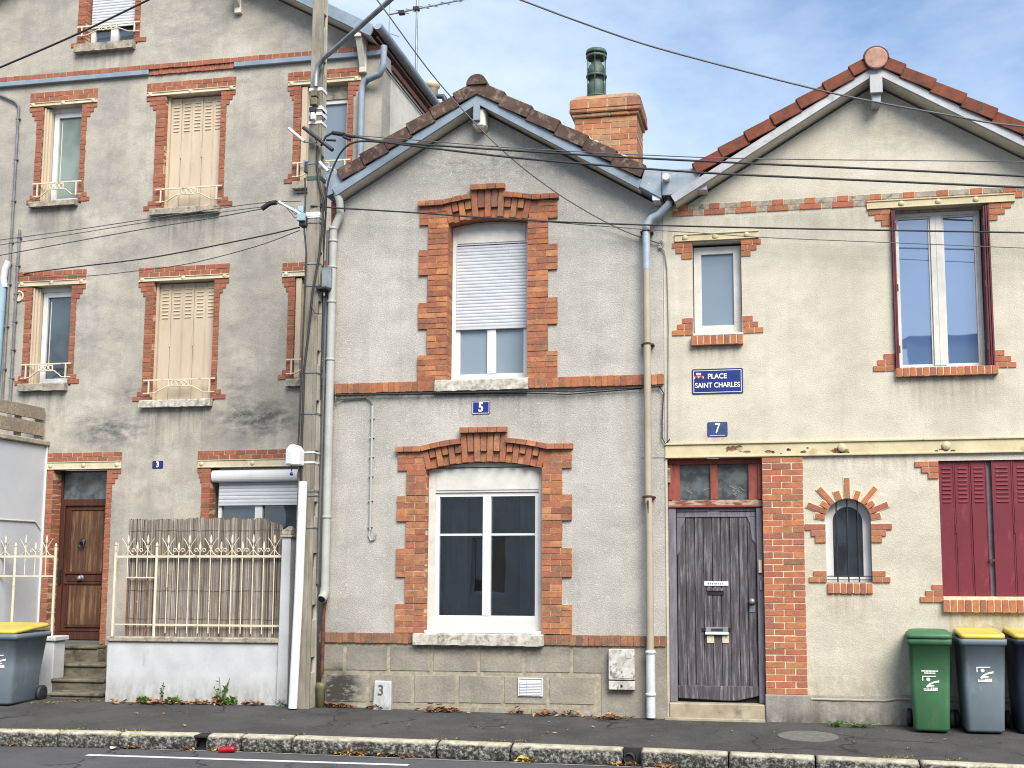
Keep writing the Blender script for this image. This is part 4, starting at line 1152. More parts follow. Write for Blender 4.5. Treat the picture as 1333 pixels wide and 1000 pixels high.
# upper right window with shutters folded into the reveal
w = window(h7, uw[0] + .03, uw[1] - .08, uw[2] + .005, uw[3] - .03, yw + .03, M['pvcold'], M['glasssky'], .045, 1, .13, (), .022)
MB().box(uw[0], uw[1], -.03, yw + .03, uw[2] - .03, uw[2] + .003).build('sill_board', M['pvcold'], w, .003)
MB().box(uw[0] + .05, uw[1] - .05, yw + .0, yw + .1, uw[3] - .031, uw[3] - .001).build('head_board', M['stone'], w)
for s, xa, k in ((-1, uw[0], 2), (1, uw[1], 3)):
    mb = MB()
    for i in range(k):
        q = xa + .003 + i * .022 if s < 0 else xa - .003 - (i + 1) * .022
        mb.box(q, q + .019, -.06 + .012 * i, .12, uw[2] + .005, uw[3] - .035)
    o = mb.build('shutter', M['darkred'], h7, .002)
    mb = MB()
    for f in (.12, .5, .88):
        zz_ = uw[2] + (uw[3] - uw[2]) * f; mb.box(xa + (.045 if s < 0 else -.075), xa + (.06 if s < 0 else -.055), -.035, -.0, zz_ - .04, zz_ + .04)
    mb.build('hinge', M['darkred'], o)
# arched window with bars
yw = .12
inn = [(x, z) for x, z in arch_loop(aw[0] + .002, aw[1] - .002, aw[2] + .002, aw[3], awc - .002, 20)]
k = .085
inn2 = arch_loop(aw[0] + k, aw[1] - k, aw[2] + .06, aw[3], awc - k, 20)
w = MB().holed(inn, [inn2], yw, yw + .06).build('window', M['pvc'], h7, .006)
MB().holed(arch_loop(aw[0] + k - .03, aw[1] - k + .03, aw[2] + .03, aw[3], awc - k + .03, 20), [], yw + .03, yw + .042).build('pane', M['glass'], w)
mb = MB()
for f in (.25, .49, .72):
    x = aw[0] + (aw[1] - aw[0]) * f; u = (x - xc); zt = awc - rr + math.sqrt(max(0, rr * rr - u * u))
    mb.tube([(x, .05, aw[2]), (x, .05, zt)], .0085, 6)
for zz_ in (.03, .07): mb.tube([(aw[0], .048, aw[2] + zz_), (aw[1], .048, aw[2] + zz_)], .006, 6)
mb.build('window_bars', M['darkmetal'], w)
# red shutters
ys = .045
xm = X(1289.5, 690, ys)
folded_shutter(h7, rw[0] + .003, X(1287.5, 690, ys), rw[2] + .012, rw[3] - .004, ys, M['redshutter'], 3, .42)
folded_shutter(h7, X(1293, 690, ys), rw[1] - .003, rw[2] + .012, rw[3] - .004, ys - .012, M['redshutter'], 3, .42)
mb = MB(); mb.box(xm - .04, xm + .04, ys + .035, ys + .05, rw[2] + .004, rw[3] - .004); sh = mb.build('shutter_bar', M['conduit'], h7)
mb = MB(); mb.box(xm - .03, xm + .03, ys - .03, ys - .016, Z(1290, 731), Z(1290, 728)); mb.build('shutter_catch', M['rust'], h7)
MB().box(rw[0], rw[1], -.02, .2, rw[2] - .04, rw[2] + .006).build('sill_board', M['mortar7'], h7, .003)
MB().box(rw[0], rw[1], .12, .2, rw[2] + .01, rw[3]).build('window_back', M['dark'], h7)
# roof
roof7 = g7.slab(h7, .03, .10, -O7 + .02, 8.2, M['tile7'], 'roof')
l, a, r = g7.at(0)
nL = 7
verge(roof7, tuple(l), tuple(a), -O7 - .03, nL, .14, .28, M['tile7']); verge(roof7, tuple(r), tuple(a), -O7 - .03, 8, .14, .28, M['tile7'])
mb = MB()
l0, a0, r0 = g7w.at(.12); l1, a1, r1 = g7w.at(.215)
mb.prism([tuple(l1), tuple(a1), tuple(a0), tuple(l0)], -O7, -O7 + .03); mb.prism([tuple(a1), tuple(r1), tuple(r0), tuple(a0)], -O7, -O7 + .03)
mb.build('bargeboard', M['greypaint'], h7, .003)
g7w.slab(h7, .20, .22, -O7 + .031, .4, M['soffit'], 'soffit')
ar = g7.at(0)[1]
mb = MB()
for k in range(18):
    y = -O7 - .05 + k * .42
    mb.prism([(ar.x + .15 * math.cos(t), ar.y - .085 + .15 * math.sin(t)) for t in [math.pi * i / 12 for i in range(13)]], y, y + (.44 if k % 2 else .40))
mb.build('ridge_tiles', M['tile7'], roof7)
MB().lathe([(.128, 0), (.128, .012), (.118, .02), (0, .021)], (ar.x, -O7 - .05, ar.y - .085), (0, -1, 0), 24, 0, False).build('ridge_end', M['tilecap'], roof7)
pe = g7.at(.24)[1]
mb = MB(); mb.box(pe.x - .05, pe.x + .05, -O7 + .03, .02, pe.y - .3, pe.y - .05); mb.build('purlin_end', M['greypaint'], h7, .008)
mb = MB(); mb.box(pe.x - .07, pe.x + .07, -O7 - .018, -O7 + .03, pe.y - .2, pe.y + .02); mb.build('purlin_cap', M['greypaint'], h7, .006)
# side box at the low left eave
q = [PT(893, 249, -.2), PT(920, 247, -.2), PT(920, 232, -.2)]
MB().prism(q, -.2, .0).build('eave_box', M['greypaint'], h7, .004)
# cable and hook at the boundary
mb = MB(); mb.tube([P(858, 318, -.03), P(866, 328, -.03), P(869, 350, -.02), P(871, 430, -.02), P(870, 575, -.02)], .010, 6)
mb.tube([P(858, 314, -.03), P(862, 312, -.03), P(864, 318, -.03), P(861, 323, -.03), P(857, 322, -.03)], .012, 6)
mb.build('wall_cable', M['greypipe'], h7)
# street name sign and number 7
q = R(900.8, 967.3, 480, 513)
t = plate('street_sign', 'blue street sign reading PLACE SAINT CHARLES under the small window', *q, -.001, M['enamel'], 'street sign', M['white'])
xc_, zc_ = (q[0] + q[1]) / 2, (q[2] + q[3]) / 2; hh = q[3] - q[2]; ww = q[1] - q[0]
text_mesh('lettering', 'PLACE', xc_ - .0, q[3] - hh * .31, -.0105, .082, M['lettering'], t, .95, .0012)
text_mesh('lettering', 'SAINT CHARLES', xc_ - .0, q[3] - hh * .66, -.0105, .082, M['lettering'], t, .88, .001)
mb = MB(); cx_, cz_ = q[0] + ww * .135, q[3] - hh * .27
mb.prism([(cx_ - .028, cz_ + .01), (cx_ + .028, cz_ + .01), (cx_ + .026, cz_ - .012), (cx_, cz_ - .036), (cx_ - .026, cz_ - .012)][::-1], -.0112, -.009)
for s in (-1, 1): mb.prism([(cx_ + s * .034, cz_ - .0), (cx_ + s * .05, cz_ - .012), (cx_ + s * .046, cz_ - .03), (cx_ + s * .03, cz_ - .02)], -.0108, -.009)
mb.build('crest_shield', M['redcrest'], t)
mb = MB()
for i in range(4): mb.box(cx_ - .028 + i * .0148, cx_ - .0165 + i * .0148, -.0112, -.009, cz_ + .014, cz_ + .034)
mb.prism([(cx_ - .014, cz_ + .0), (cx_, cz_ - .025), (cx_ + .014, cz_), (cx_, cz_ - .01)], -.0122, -.0114)
for s in (-1, 1): mb.prism([(cx_ + s * .032, cz_ + .0), (cx_ + s * .056, cz_ - .01), (cx_ + s * .057, cz_ - .03), (cx_ + s * .05, cz_ - .036)], -.0104, -.009)
mb.build('crest_crown', M['lettering'], t)
q = R(920.8, 947.2, 549.5, 568.5)
t = plate('house_number', 'worn blue enamel plate with a white 7 above the old grey door', *q, -.001, M['enamel7'], rim=None)
text_mesh('numeral', '7', (q[0] + q[1]) / 2, (q[2] + q[3]) / 2 + .005, -.0105, .165, M['lettering'], t, .8, .001)
MB().box(q[0] + .03, q[1] - .03, -.0098, -.0085, q[2] + .012, q[2] + .016).build('rule', M['lettering'], t)
# ================================================================== HOUSE 3 (left, set back behind a front garden)
Y3 = 1.5
O3 = .30
X3R = X(497, 130, Y3)
h3 = thing('house', 'tall old grey rendered house with cream shutters, red brick lintels and brown door', 'house', (-10, Y3, 0))
xcen = X(144, 30, Y3)
e0 = PT(489, 33, Y3 - O3); e1 = PT(428, 4, Y3 - O3)
slp = (e1[1] - e0[1]) / (e1[0] - e0[0])
zA = e0[1] + slp * (xcen - e0[0])
g3 = Gable((2 * xcen - e0[0], e0[1]), (xcen, zA), e0, (xcen, zA))
l, a, r = g3.at(.2)
r3 = lambda xl, xr, yt, yb: R(xl, xr, yt, yb, Y3)
X3L = 2 * xcen - X3R
holes3 = []
lin = []; 
def h3_open(op, jl, jr, brow, beam, foot=None, sill=None, rows=2, rev=.16, corb=True, right=True, bot=None):
    """op: opening px; jl/jr brick jamb widths (m); brow/beam px rows (top,bottom) at mid; beam x px range"""
    jam = MB(); x0, x1, z0, z1 = r3(*op)
    (bx0, bx1), (yt, yb_) = beam
    bxa, bxb = X(bx0, (yt + yb_) / 2, Y3), X(bx1, (yt + yb_) / 2, Y3)
    xm = (bx0 + bx1) / 2
    zb0, zb1, zt = Z(xm, yb_, Y3), Z(xm, yt, Y3), Z(xm, brow, Y3)
    holes3.append([(x0 - .05, z0 - .03), (x1 + .05, z0 - .03), (x1 + .05, zb0 + .03), (x0 - .05, zb0 + .03)])
    bricks(jam, bxa, bxb, zb1 + .003, zt, Y3 - .014, Y3 + .12, (zt - zb1) / rows, .16, .010)
    zj = zb0 - .002
    bricks(jam, x0 - jl, x0, z0, zj, Y3 - .014, Y3 + rev, .070, .22, .009, 1)
    if right: bricks(jam, x1, x1 + jr, z0, zj, Y3 - .014, Y3 + rev, .070, .22, .009, 1)
    if corb:
        for k in range(3):
            za, zb__ = zj - (k + 1) * .07 + .004, zj - k * .07 - .004
            ll = (x0 - jl - bxa) * (1 - k / 3.); rr_ = (bxb - x1 - jr) * (1 - k / 3.)
            if ll > .015: jam.box(x0 - jl - ll, x0 - jl + .01, Y3 - .0125, Y3 + .1, za, zb__)
            if rr_ > .015 and right: jam.box(x1 + jr - .01, x1 + jr + rr_, Y3 - .0125, Y3 + .1, za, zb__)
    if foot:
        for k, f in enumerate((foot, foot * .5)):
            za, zb__ = z0 + k * .07 + .004, z0 + (k + 1) * .07 - .004
            jam.box(x0 - jl - f, x0 - jl + .01, Y3 - .013, Y3 + .1, za, zb__)
            if right: jam.box(x1 + jr - .01, x1 + jr + f, Y3 - .013, Y3 + .1, za, zb__)
    jam.build('window_surround', [M['brick3'], M['mortar']], h3)
    lin.append((bxa, bxb, zb0, zb1, [bxa + .06, (bxa + bxb) / 2, bxb - .06]))
    return x0, x1, z0, zb0 - .002

o1 = h3_open((54.5, 104.5, 137, 264), .105, .085, 118.5, ((40, 127), (132, 137)), .10)
o2 = h3_open((214, 286, 122, 271), .15, .085, 104.5, ((192, 307), (117, 122)), .14)
o3 = h3_open((39.5, 91, 372, 500.5), .105, .085, 352.5, ((25, 112), (365.5, 372)), .10)
o4 = h3_open((198.5, 277, 365, 521), .13, .085, 346, ((181.5, 298.5), (359.5, 365)), .14)
o6 = h3_open((391, 452, 110, 236), .105, .085, 91, ((375.5, 470), (103.5, 109)), .12)
o7 = h3_open((383, 446, 359, 493), .10, .085, 340, ((368, 462), (352, 359)), .12)
o8 = h3_open((272, 386, 610, 775), .13, .1, 585.5, ((258, 402), (598, 608)), None)
od = h3_open((65, 135, 611, 838), .10, .085, 589, ((62, 158), (601, 611)), None, rev=.2)
x5 = r3(113.5, 176.5, -45, 58)
holes3.append([(x5[0] - .05, x5[2] - .03), (x5[1] + .05, x5[2] - .03), (x5[1] + .05, x5[3] + .05), (x5[0] - .05, x5[3] + .05)])
jam = MB(); bricks(jam, x5[0] - .13, x5[0], x5[2], x5[3], Y3 - .014, Y3 + .16, .07, .22, .009, 1); bricks(jam, x5[1], x5[1] + .09, x5[2], x5[3], Y3 - .014, Y3 + .16, .07, .22, .009, 1)
bricks(jam, x5[0] - .2, x5[1] + .2, x5[3], x5[3] + .15, Y3 - .014, Y3 + .16, .075, .22, .009)
jam.box(x5[0] - .23, x5[0] - .13, Y3 - .013, Y3 + .1, x5[2] + .004, x5[2] + .066); jam.box(x5[1] + .09, x5[1] + .2, Y3 - .013, Y3 + .1, x5[2] + .004, x5[2] + .066)
w3 = [(X3L, -.2), (X3R, -.2), (X3R, g3.zat(X3R, .2)), tuple(a), (X3L, g3.zat(X3L, .2))]
MB().holed(w3, holes3, Y3, Y3 + .35).build('wall', M['wall3'], h3)
jam.build('window_surround', [M['brick3'], M['mortar']], h3)
for bxa, bxb, zb0, zb1, ros in lin: head_beam(bxa, bxb, zb0, zb1, h3, M['cream'], Y3 - .03, ros, Y3 + .16)
MB().box(X3R - .3, X3R, Y3 + .351, 11.5, 0, g3.zat(X3R, .25)).build('side_wall', M['sidewall'], h3)
MB().box(X3L, X3R - .3, 11.2, 11.5, 0, 8).build('back_wall', M['wall3'], h3)
# sills
def h3sill(a, b, yt, yb, m='stone', pr=.09):
    q = r3(a, b, yt, yb); return sill_stone(h3, q[0], q[1], q[2], q[3], Y3 - pr, Y3 + .14, M[m])
h3sill(41.5, 102, 263, 270); h3sill(198, 287, 271, 279.5); h3sill(27, 88.5, 500, 509.5); h3sill(185, 277, 521, 530.5, 'lichen'); h3sill(100.5, 176.5, 57.5, 68); h3sill(384, 452, 236, 246); h3sill(375, 446, 493, 503); 
# windows with an open shutter leaf folded at the left
yw = Y3 + .09
for o, gl in ((o1, 'glasscurt'), (o3, 'glassin')):
    x0, x1, z0, z1 = o; k = .20
    mb = MB()
    for i in range(3): mb.box(x0 + .01 + i * .0, x0 + .035 + i * .028, Y3 - .0 + .03 * i, Y3 + .15, z0 + .02 - .004 * i, z1 - .02)
    mb.build('shutter', M['shutter'], h3, .003)
    w = window(h3, x0 + .10, x1 - .003, z0 + .03, z1 - .07, yw + .03, M['pvc'], M[gl], .075, 0)
    mb = MB(); mb.box(x0, x1, yw + .02, yw + .1, z1 - .07, z1); mb.box(x0 + .1, x1, yw - .02, yw + .09, z0 - .002, z0 + .03); mb.build('head_board', M['pvcold'], w)
    rail(w, x0 - .02, x1 + .02, z0 + .08, z0 + .30, Y3 - .06)
    mb = MB(); mb.box(x0 + .21, x0 + .222, yw + .058, yw + .062, z0 + .3, z1 - .2); 
    mb.build('sash_edge', M['pvcold'], w)
for o in (o2, o4):
    x0, x1, z0, z1 = o
    MB().box(x0, x0 + .035, Y3 + .06, Y3 + .16, z0, z1).build('shutter_frame', M['shutter'], h3)
    s = folded_shutter(h3, x0 + .037, x1 - .003, z0 + .012, z1 - .02, Y3 + .10, M['shutter'], 5, (z1 - z0) * .27)
    rail(s, x0 - .02, x1 + .02, z0 + .09, z0 + .30, Y3 - .05)
# windows by the pole
for o, gl in ((o6, 'glasscloud'), (o7, 'glassin')):
    x0, x1, z0, z1 = o
    mb = MB(); mb.box(x0 + .01, x0 + .09, Y3 + .0, Y3 + .15, z0 + .02, z1 - .02); mb.build('shutter', M['shutter'], h3, .003)
    w = window(h3, x0 + .10, x1 - .003, z0 + .03, z1 - .2, yw + .03, M['pvc'], M[gl], .06, 0)
    MB().box(x0 + .1, x1, yw + .01, yw + .1, z1 - .2, z1).build('head_board', M['stone'], w)
    rail(w, x0 - .02, x1 + .02, z0 + .06, z0 + .28, Y3 - .06)
# attic window
x0, x1, z0, z1 = x5
w = window(h3, x0 + .01, x1 - .01, z0 + .01, z1, yw + .03, M['pvc'], M['glassin'], .07, 1, .12)
roller(w, x0 + .03, x1 - .02, Z(144, 33, yw), z1 - .02, yw + .0, M['rollslat'], .045)
rail(w, x0 - .05, x1 + .05, z0 + .14, z0 + .30, Y3 - .05)
# ground floor window with roller box
x0, x1, z0, z1 = o8
xx0 = X(283, 640, Y3 + .08)
w = window(h3, xx0, x1 - .01, z0, z1 - .1, Y3 + .12, M['pvc'], M['glassin'], .05, 1, .11)
zb0_, zb1_ = Z(335, 627, Y3), Z(335, 611, Y3)
mb = MB(); n = 10; zc_ = (zb0_ + zb1_) / 2; rr = (zb1_ - zb0_) / 2
poly = [(Y3 + .14, zb0_)] + [(Y3 + .03 - .05 * math.sin(math.pi * i / n), zc_ - rr * math.cos(math.pi * i / n)) for i in range(n + 1)] + [(Y3 + .14, zb1_)]
k = len(poly); xa, xb = x0 + .01, x1 - .005
mb.add([(xa, p[0], p[1]) for p in poly] + [(xb, p[0], p[1]) for p in poly], [tuple(range(k)), tuple(range(2 * k - 1, k - 1, -1))] + [(i, i + k, (i + 1) % k + k, (i + 1) % k) for i in range(k)], 0, False)
mb.build('roller_box', M['pvc'], w, .003)
roller(w, xx0 + .02, x1 - .02, Z(335, 655, Y3 + .1), zb0_ + .01, Y3 + .09, M['rollslat'], .05)
# front door
x0, x1, z0, z1 = od
yd = Y3 + .17
fx0, fx1 = x0 + .01, x1 + .03
zt0, zt1 = Z(100, 657, yd), Z(100, 650, yd)
mb = MB(); mb.box(fx0, fx0 + .075, yd, yd + .08, z0, zt1); mb.box(fx1 - .07, fx1, yd, yd + .08, z0, zt1); mb.box(fx0 + .075, fx1 - .07, yd, yd + .08, zt0 - .02, zt1)
df = mb.build('door_frame', M['door3'], h3, .006)
zgl = Z(100, 615, yd)
mb = MB(); mb.box(fx0, fx0 + .03, yd, yd + .06, zt1, z1); mb.box(fx1 - .03, fx1, yd, yd + .06, zt1, z1); mb.box(fx0 + .03, fx1 - .03, yd, yd + .06, zgl + .0, z1)
tr = mb.build('transom_light', M['door3'], h3); MB().box(fx0 + .02, fx1 - .02, yd + .03, yd + .04, zt1, zgl + .01).build('pane', M['glassold'], tr)
zz = lambda py: Z(105, py, yd)
a_, b_ = fx0 + .076, fx1 - .071
mb = MB(); mb.box(a_, b_, yd + .03, yd + .07, zz(834), zt0 - .022)
dr = mb.build('door', M['door3'], h3)
def moulding(mb, xa, xb, za, zb, y, w=.03, d=.02):
    for q in ((xa, xb, za, za + w), (xa, xb, zb - w, zb), (xa, xa + w, za + w, zb - w), (xb - w, xb, za + w, zb - w)): mb.box(q[0], q[1], y - d, y, q[2], q[3])
mb = MB(); ins = .07
xa, xb = a_ + ins, b_ - ins
moulding(mb, xa, xb, zz(747), zz(662), yd + .03); moulding(mb, xa, xb, zz(817), zz(759), yd + .03)
mb.box(xa, xb, yd + .012, yd + .03, zz(757.5), zz(748.5))
mb.box(a_, b_, yd + .0, yd + .03, zz(833), zz(822)); mb.box(a_, b_, yd - .01, yd + .03, zz(822), zz(820)); mb.box(xa - .03, xb + .03, yd - .0, yd + .03, zz(747.5), zz(745)); mb.box(xa - .03, xb + .03, yd - .0, yd + .03, zz(760.5), zz(758))
mb.build('door_moulding', M['door3'], dr, .006)
mb = MB(); mb.box(xa + .031, xb - .031, yd + .02, yd + .03, zz(744.5), zz(665.5)); mb.box(xa + .031, xb - .031, yd + .02, yd + .03, zz(814), zz(762)); mb.build('door_panel', M['panel3'], dr, .008)
c = P(107, 707, yd)
mb = MB(); mb.lathe([(.045, 0), (.05, .012), (.03, .03), (0, .032)], (c.x, yd + .02, c.z + .02), (0, -1, 0), 14); mb.tube([(c.x + .04 * math.cos(t), yd - .02, c.z - .02 + .045 * math.sin(t)) for t in [i * math.pi / 6 for i in range(13)]], .011, 6, caps=False); mb.build('door_knocker', M['darkmetal'], dr)
c = P(105, 752.5, yd); MB().lathe([(.045, 0), (.045, .01), (.025, .02), (.025, .035), (.035, .05), (.02, .065), (0, .067)], (c.x, yd + .012, c.z), (0, -1, 0), 14).build('door_knob', M['galv'], dr)
MB().box(fx0 + .045, fx0 + .07, yd - .03, yd, zz(760), zz(742)).build('letter_chain', M['dark'], dr)
# door steps
zst = zz(838)
lv = [(zst, 1.28, Y3 + .26, 68, 126), (Z(98, 863.5, 1.0), .95, 1.279, 68, 137), (Z(103, 883.5, .6), .55, .949, 68, 137), (Z(103, 901, .25), .16, .549, 66, 137)]
mb = MB()
for zt_, ya, yb_, pa, pb in lv:
    xa, xb = X(pa, 870, ya), X(pb, 870, ya)
    mb.box(xa, xb, ya, yb_, -.1, zt_ - .045); mb.box(xa, xb, ya - .025, yb_, zt_ - .044, zt_)
mb.build('door_steps', M['step'], h3, .012)
# brick string course with zinc flashing
def zs(px, py): return Z(px, py, Y3)
za, zb_, zc_ = (zs(100, 94.2) + zs(400, 69.3)) / 2, (zs(100, 100.4) + zs(400, 75)) / 2, (zs(100, 107.2) + zs(400, 81.5)) / 2
mb = MB(); soldiers(mb, X3L, X3R, zb_, za, Y3 - .05, Y3 + .03, .11); xa, xb = X(196, 95, Y3), X(306, 88, Y3)
soldiers(mb, xa, xb, zc_, zb_ - .003, Y3 - .03, Y3 + .03, .075); mb.build('brick_band', [M['brick3'], M['mortar']], h3)
mb = MB(); mb.box(X3L, xa - .005, Y3 - .06, Y3 + .02, zc_, zb_ - .003); mb.box(xb + .005, X3R, Y3 - .06, Y3 + .02, zc_, zb_ - .003); mb.build('flashing', M['bluepaint'], h3, .008)
# roof, barge boards, side gutter
y30 = Y3 - O3
rf = g3.slab(h3, .0, .09, y30 + .03, 11.8, M['tile5'], 'roof')
mb = MB()
l0, a0, r0 = g3.at(.01); l1, a1, r1 = g3.at(.17)
mb.prism([tuple(l1), tuple(a1), tuple(a0), tuple(l0)], y30, y30 + .03); mb.prism([tuple(a1), tuple(r1), tuple(r0), tuple(a0)], y30, y30 + .03)
mb.build('bargeboard', M['bluepaint'], h3, .004)
g3.slab(h3, .15, .17, y30 + .031, Y3 + .2, M['soffit'], 'soffit')
xg, zg = r0.x + .04, r0.y - .02
mb = MB(); n = 8
poly = [(xg - .065, zg + .03)] + [(xg - .065 * math.cos(math.pi * i / n), zg + .02 - .065 * math.sin(math.pi * i / n)) for i in range(n + 1)] + [(xg + .065, zg + .03)]
mb.prism(poly, y30 - .03, 11.5); gut = mb.build('side_gutter', M['zinc'], h3)
mb = MB(); mb.box(X3R + .003, xg - .02, y30 + .04, 11.4, zg - .14, zg - .11); mb.box(X3R + .001, X3R + .03, Y3 + .36, 11.4, zg - .34, zg - .26); mb.build('eave_board', M['brownbrick'], h3)
MB().tube([(X3R + .02, Y3 + .1, zg - .42), (X3R + .02, 11, zg - .42)], .012, 6).build('wall_cable', M['wire'], h3)
# console brackets
for px, py0, py1, dx in ((471, 45, 96, 9), (308, -14, 19, 6)):
    p0 = P(px, py0, Y3 - .2); zb0_ = Z(px, py1, Y3 - .02); xx = X(px, (py0 + py1) / 2, Y3 - .1)
    mb = MB(); mb.box(xx - .05, xx + .05, Y3 - .28, Y3, p0.z - .06, p0.z + .05); mb.box(xx - .05, xx + .05, Y3 - .07, Y3, zb0_, p0.z - .06)
    mb.hexa([(xx - .045, Y3 - .07, zb0_ + .08), (xx + .045, Y3 - .07, zb0_ + .08), (xx + .045, Y3 - .065, zb0_ + .16), (xx - .045, Y3 - .065, zb0_ + .16)], [(xx - .045, Y3 - .25, p0.z - .06), (xx + .045, Y3 - .25, p0.z - .06), (xx + .045, Y3 - .16, p0.z - .06), (xx - .045, Y3 - .16, p0.z - .06)])
    mb.build('console', M['soffit'], h3, .006)
# zinc down pipe beside the right window
yp = Y3 - .09
pts = [P(500, 60, y30 + .1), P(499, 86, y30 + .1), P(494, 97, y30 + .12), P(478, 104, yp), P(471.5, 112, yp)]
xd = X(470.5, 130, yp); pts += [Vector((xd, yp, Z(470, 122, yp))), Vector((xd, yp, 4.5))]
pipe(h3, pts, .045, M['bluepaint'])
# conduits at the far left
for pa, pb, nm, r in (((24.5, 140), (3, 520), 'conduit', .018), ((27, 300), (10, 556), 'conduit', .02)):
    x_ = X((pa[0] + pb[0]) / 2, (pa[1] + pb[1]) / 2, Y3 - .03)
    q = [(x_, Y3 - .03, Z(pa[0], pa[1], Y3)), (x_, Y3 - .03, Z(pb[0], pb[1], Y3))]
    if pa[1] == 140: q = [tuple(P(-6, 119, Y3 - .03)), tuple(P(0, 124, Y3 - .03)), tuple(P(20, 133, Y3 - .03))] + q
    mb = MB().tube(q, r, 8)
    for i in range(7):
        zc_ = q[-2][2] + (q[-1][2] - q[-2][2]) * (i + .3) / 7; mb.box(x_ - r - .012, x_ + r + .012, Y3 - .052, Y3, zc_ - .01, zc_ + .01)
    mb.build(nm, M['conduit'], h3)
c = P(25, 386, Y3); MB().lathe([(.085, 0), (.085, .02), (.065, .024), (.06, .012), (0, .012)], (c.x, Y3, c.z), (0, -1, 0), 18).build('wall_vent', M['cream'], h3)
xa = X(3, 420, Y3 - .06)
mb = MB(); mb.tube([(xa - .03, Y3 - .06, Z(3, 372, Y3)), (xa - .06, Y3 - .06, Z(0, 520, Y3))], .06, 12); sp = mb.build('blue_pipe', M['skyblue'], h3)
mb = MB(); mb.tube([(xa + .05, Y3 - .06, Z(8, 342, Y3)), (xa + .0, Y3 - .06, Z(4, 352, Y3)), (xa - .02, Y3 - .06, Z(3, 364, Y3)), (xa + .0, Y3 - .06, Z(5, 376, Y3))], .05, 10); mb.build('pipe_elbow', M['pvc'], sp)
p = plate('house_number', 'small navy plate with a white 3 on the grey wall beside the brown door', *r3(198.6, 212.6, 600, 610), Y3 - .001, M['enameldark'], rim=None)
q = r3(198.6, 212.6, 600, 610); text_mesh('numeral', '3', (q[0] + q[1]) / 2, (q[2] + q[3]) / 2, Y3 - .0105, .11, M['lettering'], p, .9, .003)
# antenna on that roof, chimney pot behind
ya = 4.5
t = thing('television_antenna', 'thin rooftop television antenna on a mast behind the grey house', 'antenna', tuple(P(541, 98, ya)))
mb = MB(); mb.tube([P(541, 130, ya), P(543.5, -25, ya)], .022, 6); mb.build('mast', M['galv'], t)
b0, b1 = P(507, 19, ya), P(640, -8, ya)
mb = MB(); mb.tube([b0, b1], .014, 6); bm_ = mb.build('boom', M['galv'], t)
mb = MB()
for px, k, m_ in ((507, .34, 1), (524, .3, 0), (535, .24, 0), (553, .22, 0), (564, .2, 0), (580, .2, 0), (596, .19, 0), (612, .19, 0)):
    c = b0 + (b1 - b0) * ((px - 507) / 133)
    d = Vector((.55, -.6, -.45)).normalized() if not m_ else Vector((0, 0, 1))
    mb.tube([c - d * k, c + d * k], .009, 4)
    if m_:
        for s in (-1, 1): mb.tube([c + d * k * s + Vector((.28, -.3, -.22)), c + d * k * s - Vector((.28, -.3, -.22))], .006, 4)
mb.build('elements', M['galv'], t)
mb = MB()
for px, py in ((542, 11), (523, 16)): c = P(px, py, ya); mb.box(c.x - .05, c.x + .05, ya - .04, ya + .04, c.z - .04, c.z + .02)
mb.build('clamp', M['black'], t)
yb_ = 7.0
c0, c1 = P(563, 132, yb_), P(563, 108, yb_)
t = thing('roof_vent', 'small capped vent stack behind the dark tiled gable', 'vent', tuple(c0))
MB().lathe([(.10, -.5), (.10, (c1.z - c0.z) * .7), (.14, (c1.z - c0.z) * .75), (.14, (c1.z - c0.z)), (.05, (c1.z - c0.z) * 1.04)], c0, n=14).build('stack', M['cream'], t)
MB().tube([c0 + Vector((.0, 0, .1)), c0 + Vector((.22, 0, .08)), c0 + Vector((.34, 0, -.25))], .05, 8).build('side_outlet', M['darkmetal'], t)

# ------------------------------------------------------------------ white side wall with slatted screen at far left
xw = X(60, 600, Y3 - .01)
zw = Z(60, 581, Y3 - .02)
t = thing('side_wall', 'white painted garden side wall with a pale coping, at the far left edge', 'wall', (xw, .6, 0))
mb = MB(); mb.box(xw - .2, xw, -.0, Y3 - .003, -.1, zw); mb.build('wall', M['shed'], t, .01)
mb = MB(); mb.box(xw - .25, xw + .05, -.05, Y3 - .003, zw + .001, zw + .075); mb.build('coping', M['stone'], t, .012)
mb = MB(); mb.tube([(xw + .01, Y3 - .02, zw), (xw + .01, Y3 - .02, .2)], .018, 6); mb.tube([(xw + .012, .2, Z(30, 677, .8)), (xw + .012, 1.3, Z(30, 677, .8)), (xw + .012, 1.42, Z(30, 677, .8) - .1)], .012, 6); mb.build('pipe', M['pvc'], t)
t2 = thing('slatted_screen', 'weathered wooden slatted screen standing on top of the white side wall', 'screen', (xw, .6, zw + .075))
zs0 = zw + .09
mb = MB(); mb.box(xw - .06, xw - .03, .0, Y3 - .05, zs0 + .05, zs0 + .24); mb.build('slat', M['slat'], t2, .004)
mb = MB(); mb.box(xw - .06, xw - .03, .0, Y3 - .05, zs0 + .28, zs0 + .46); mb.build('slat', M['slat'], t2, .004)
mb = MB()
for y in (.35, .9, Y3 - .16): mb.box(xw - .11, xw - .061, y, y + .09, zw + .076, zs0 + .44)
mb.build('posts', M['slat'], t2)
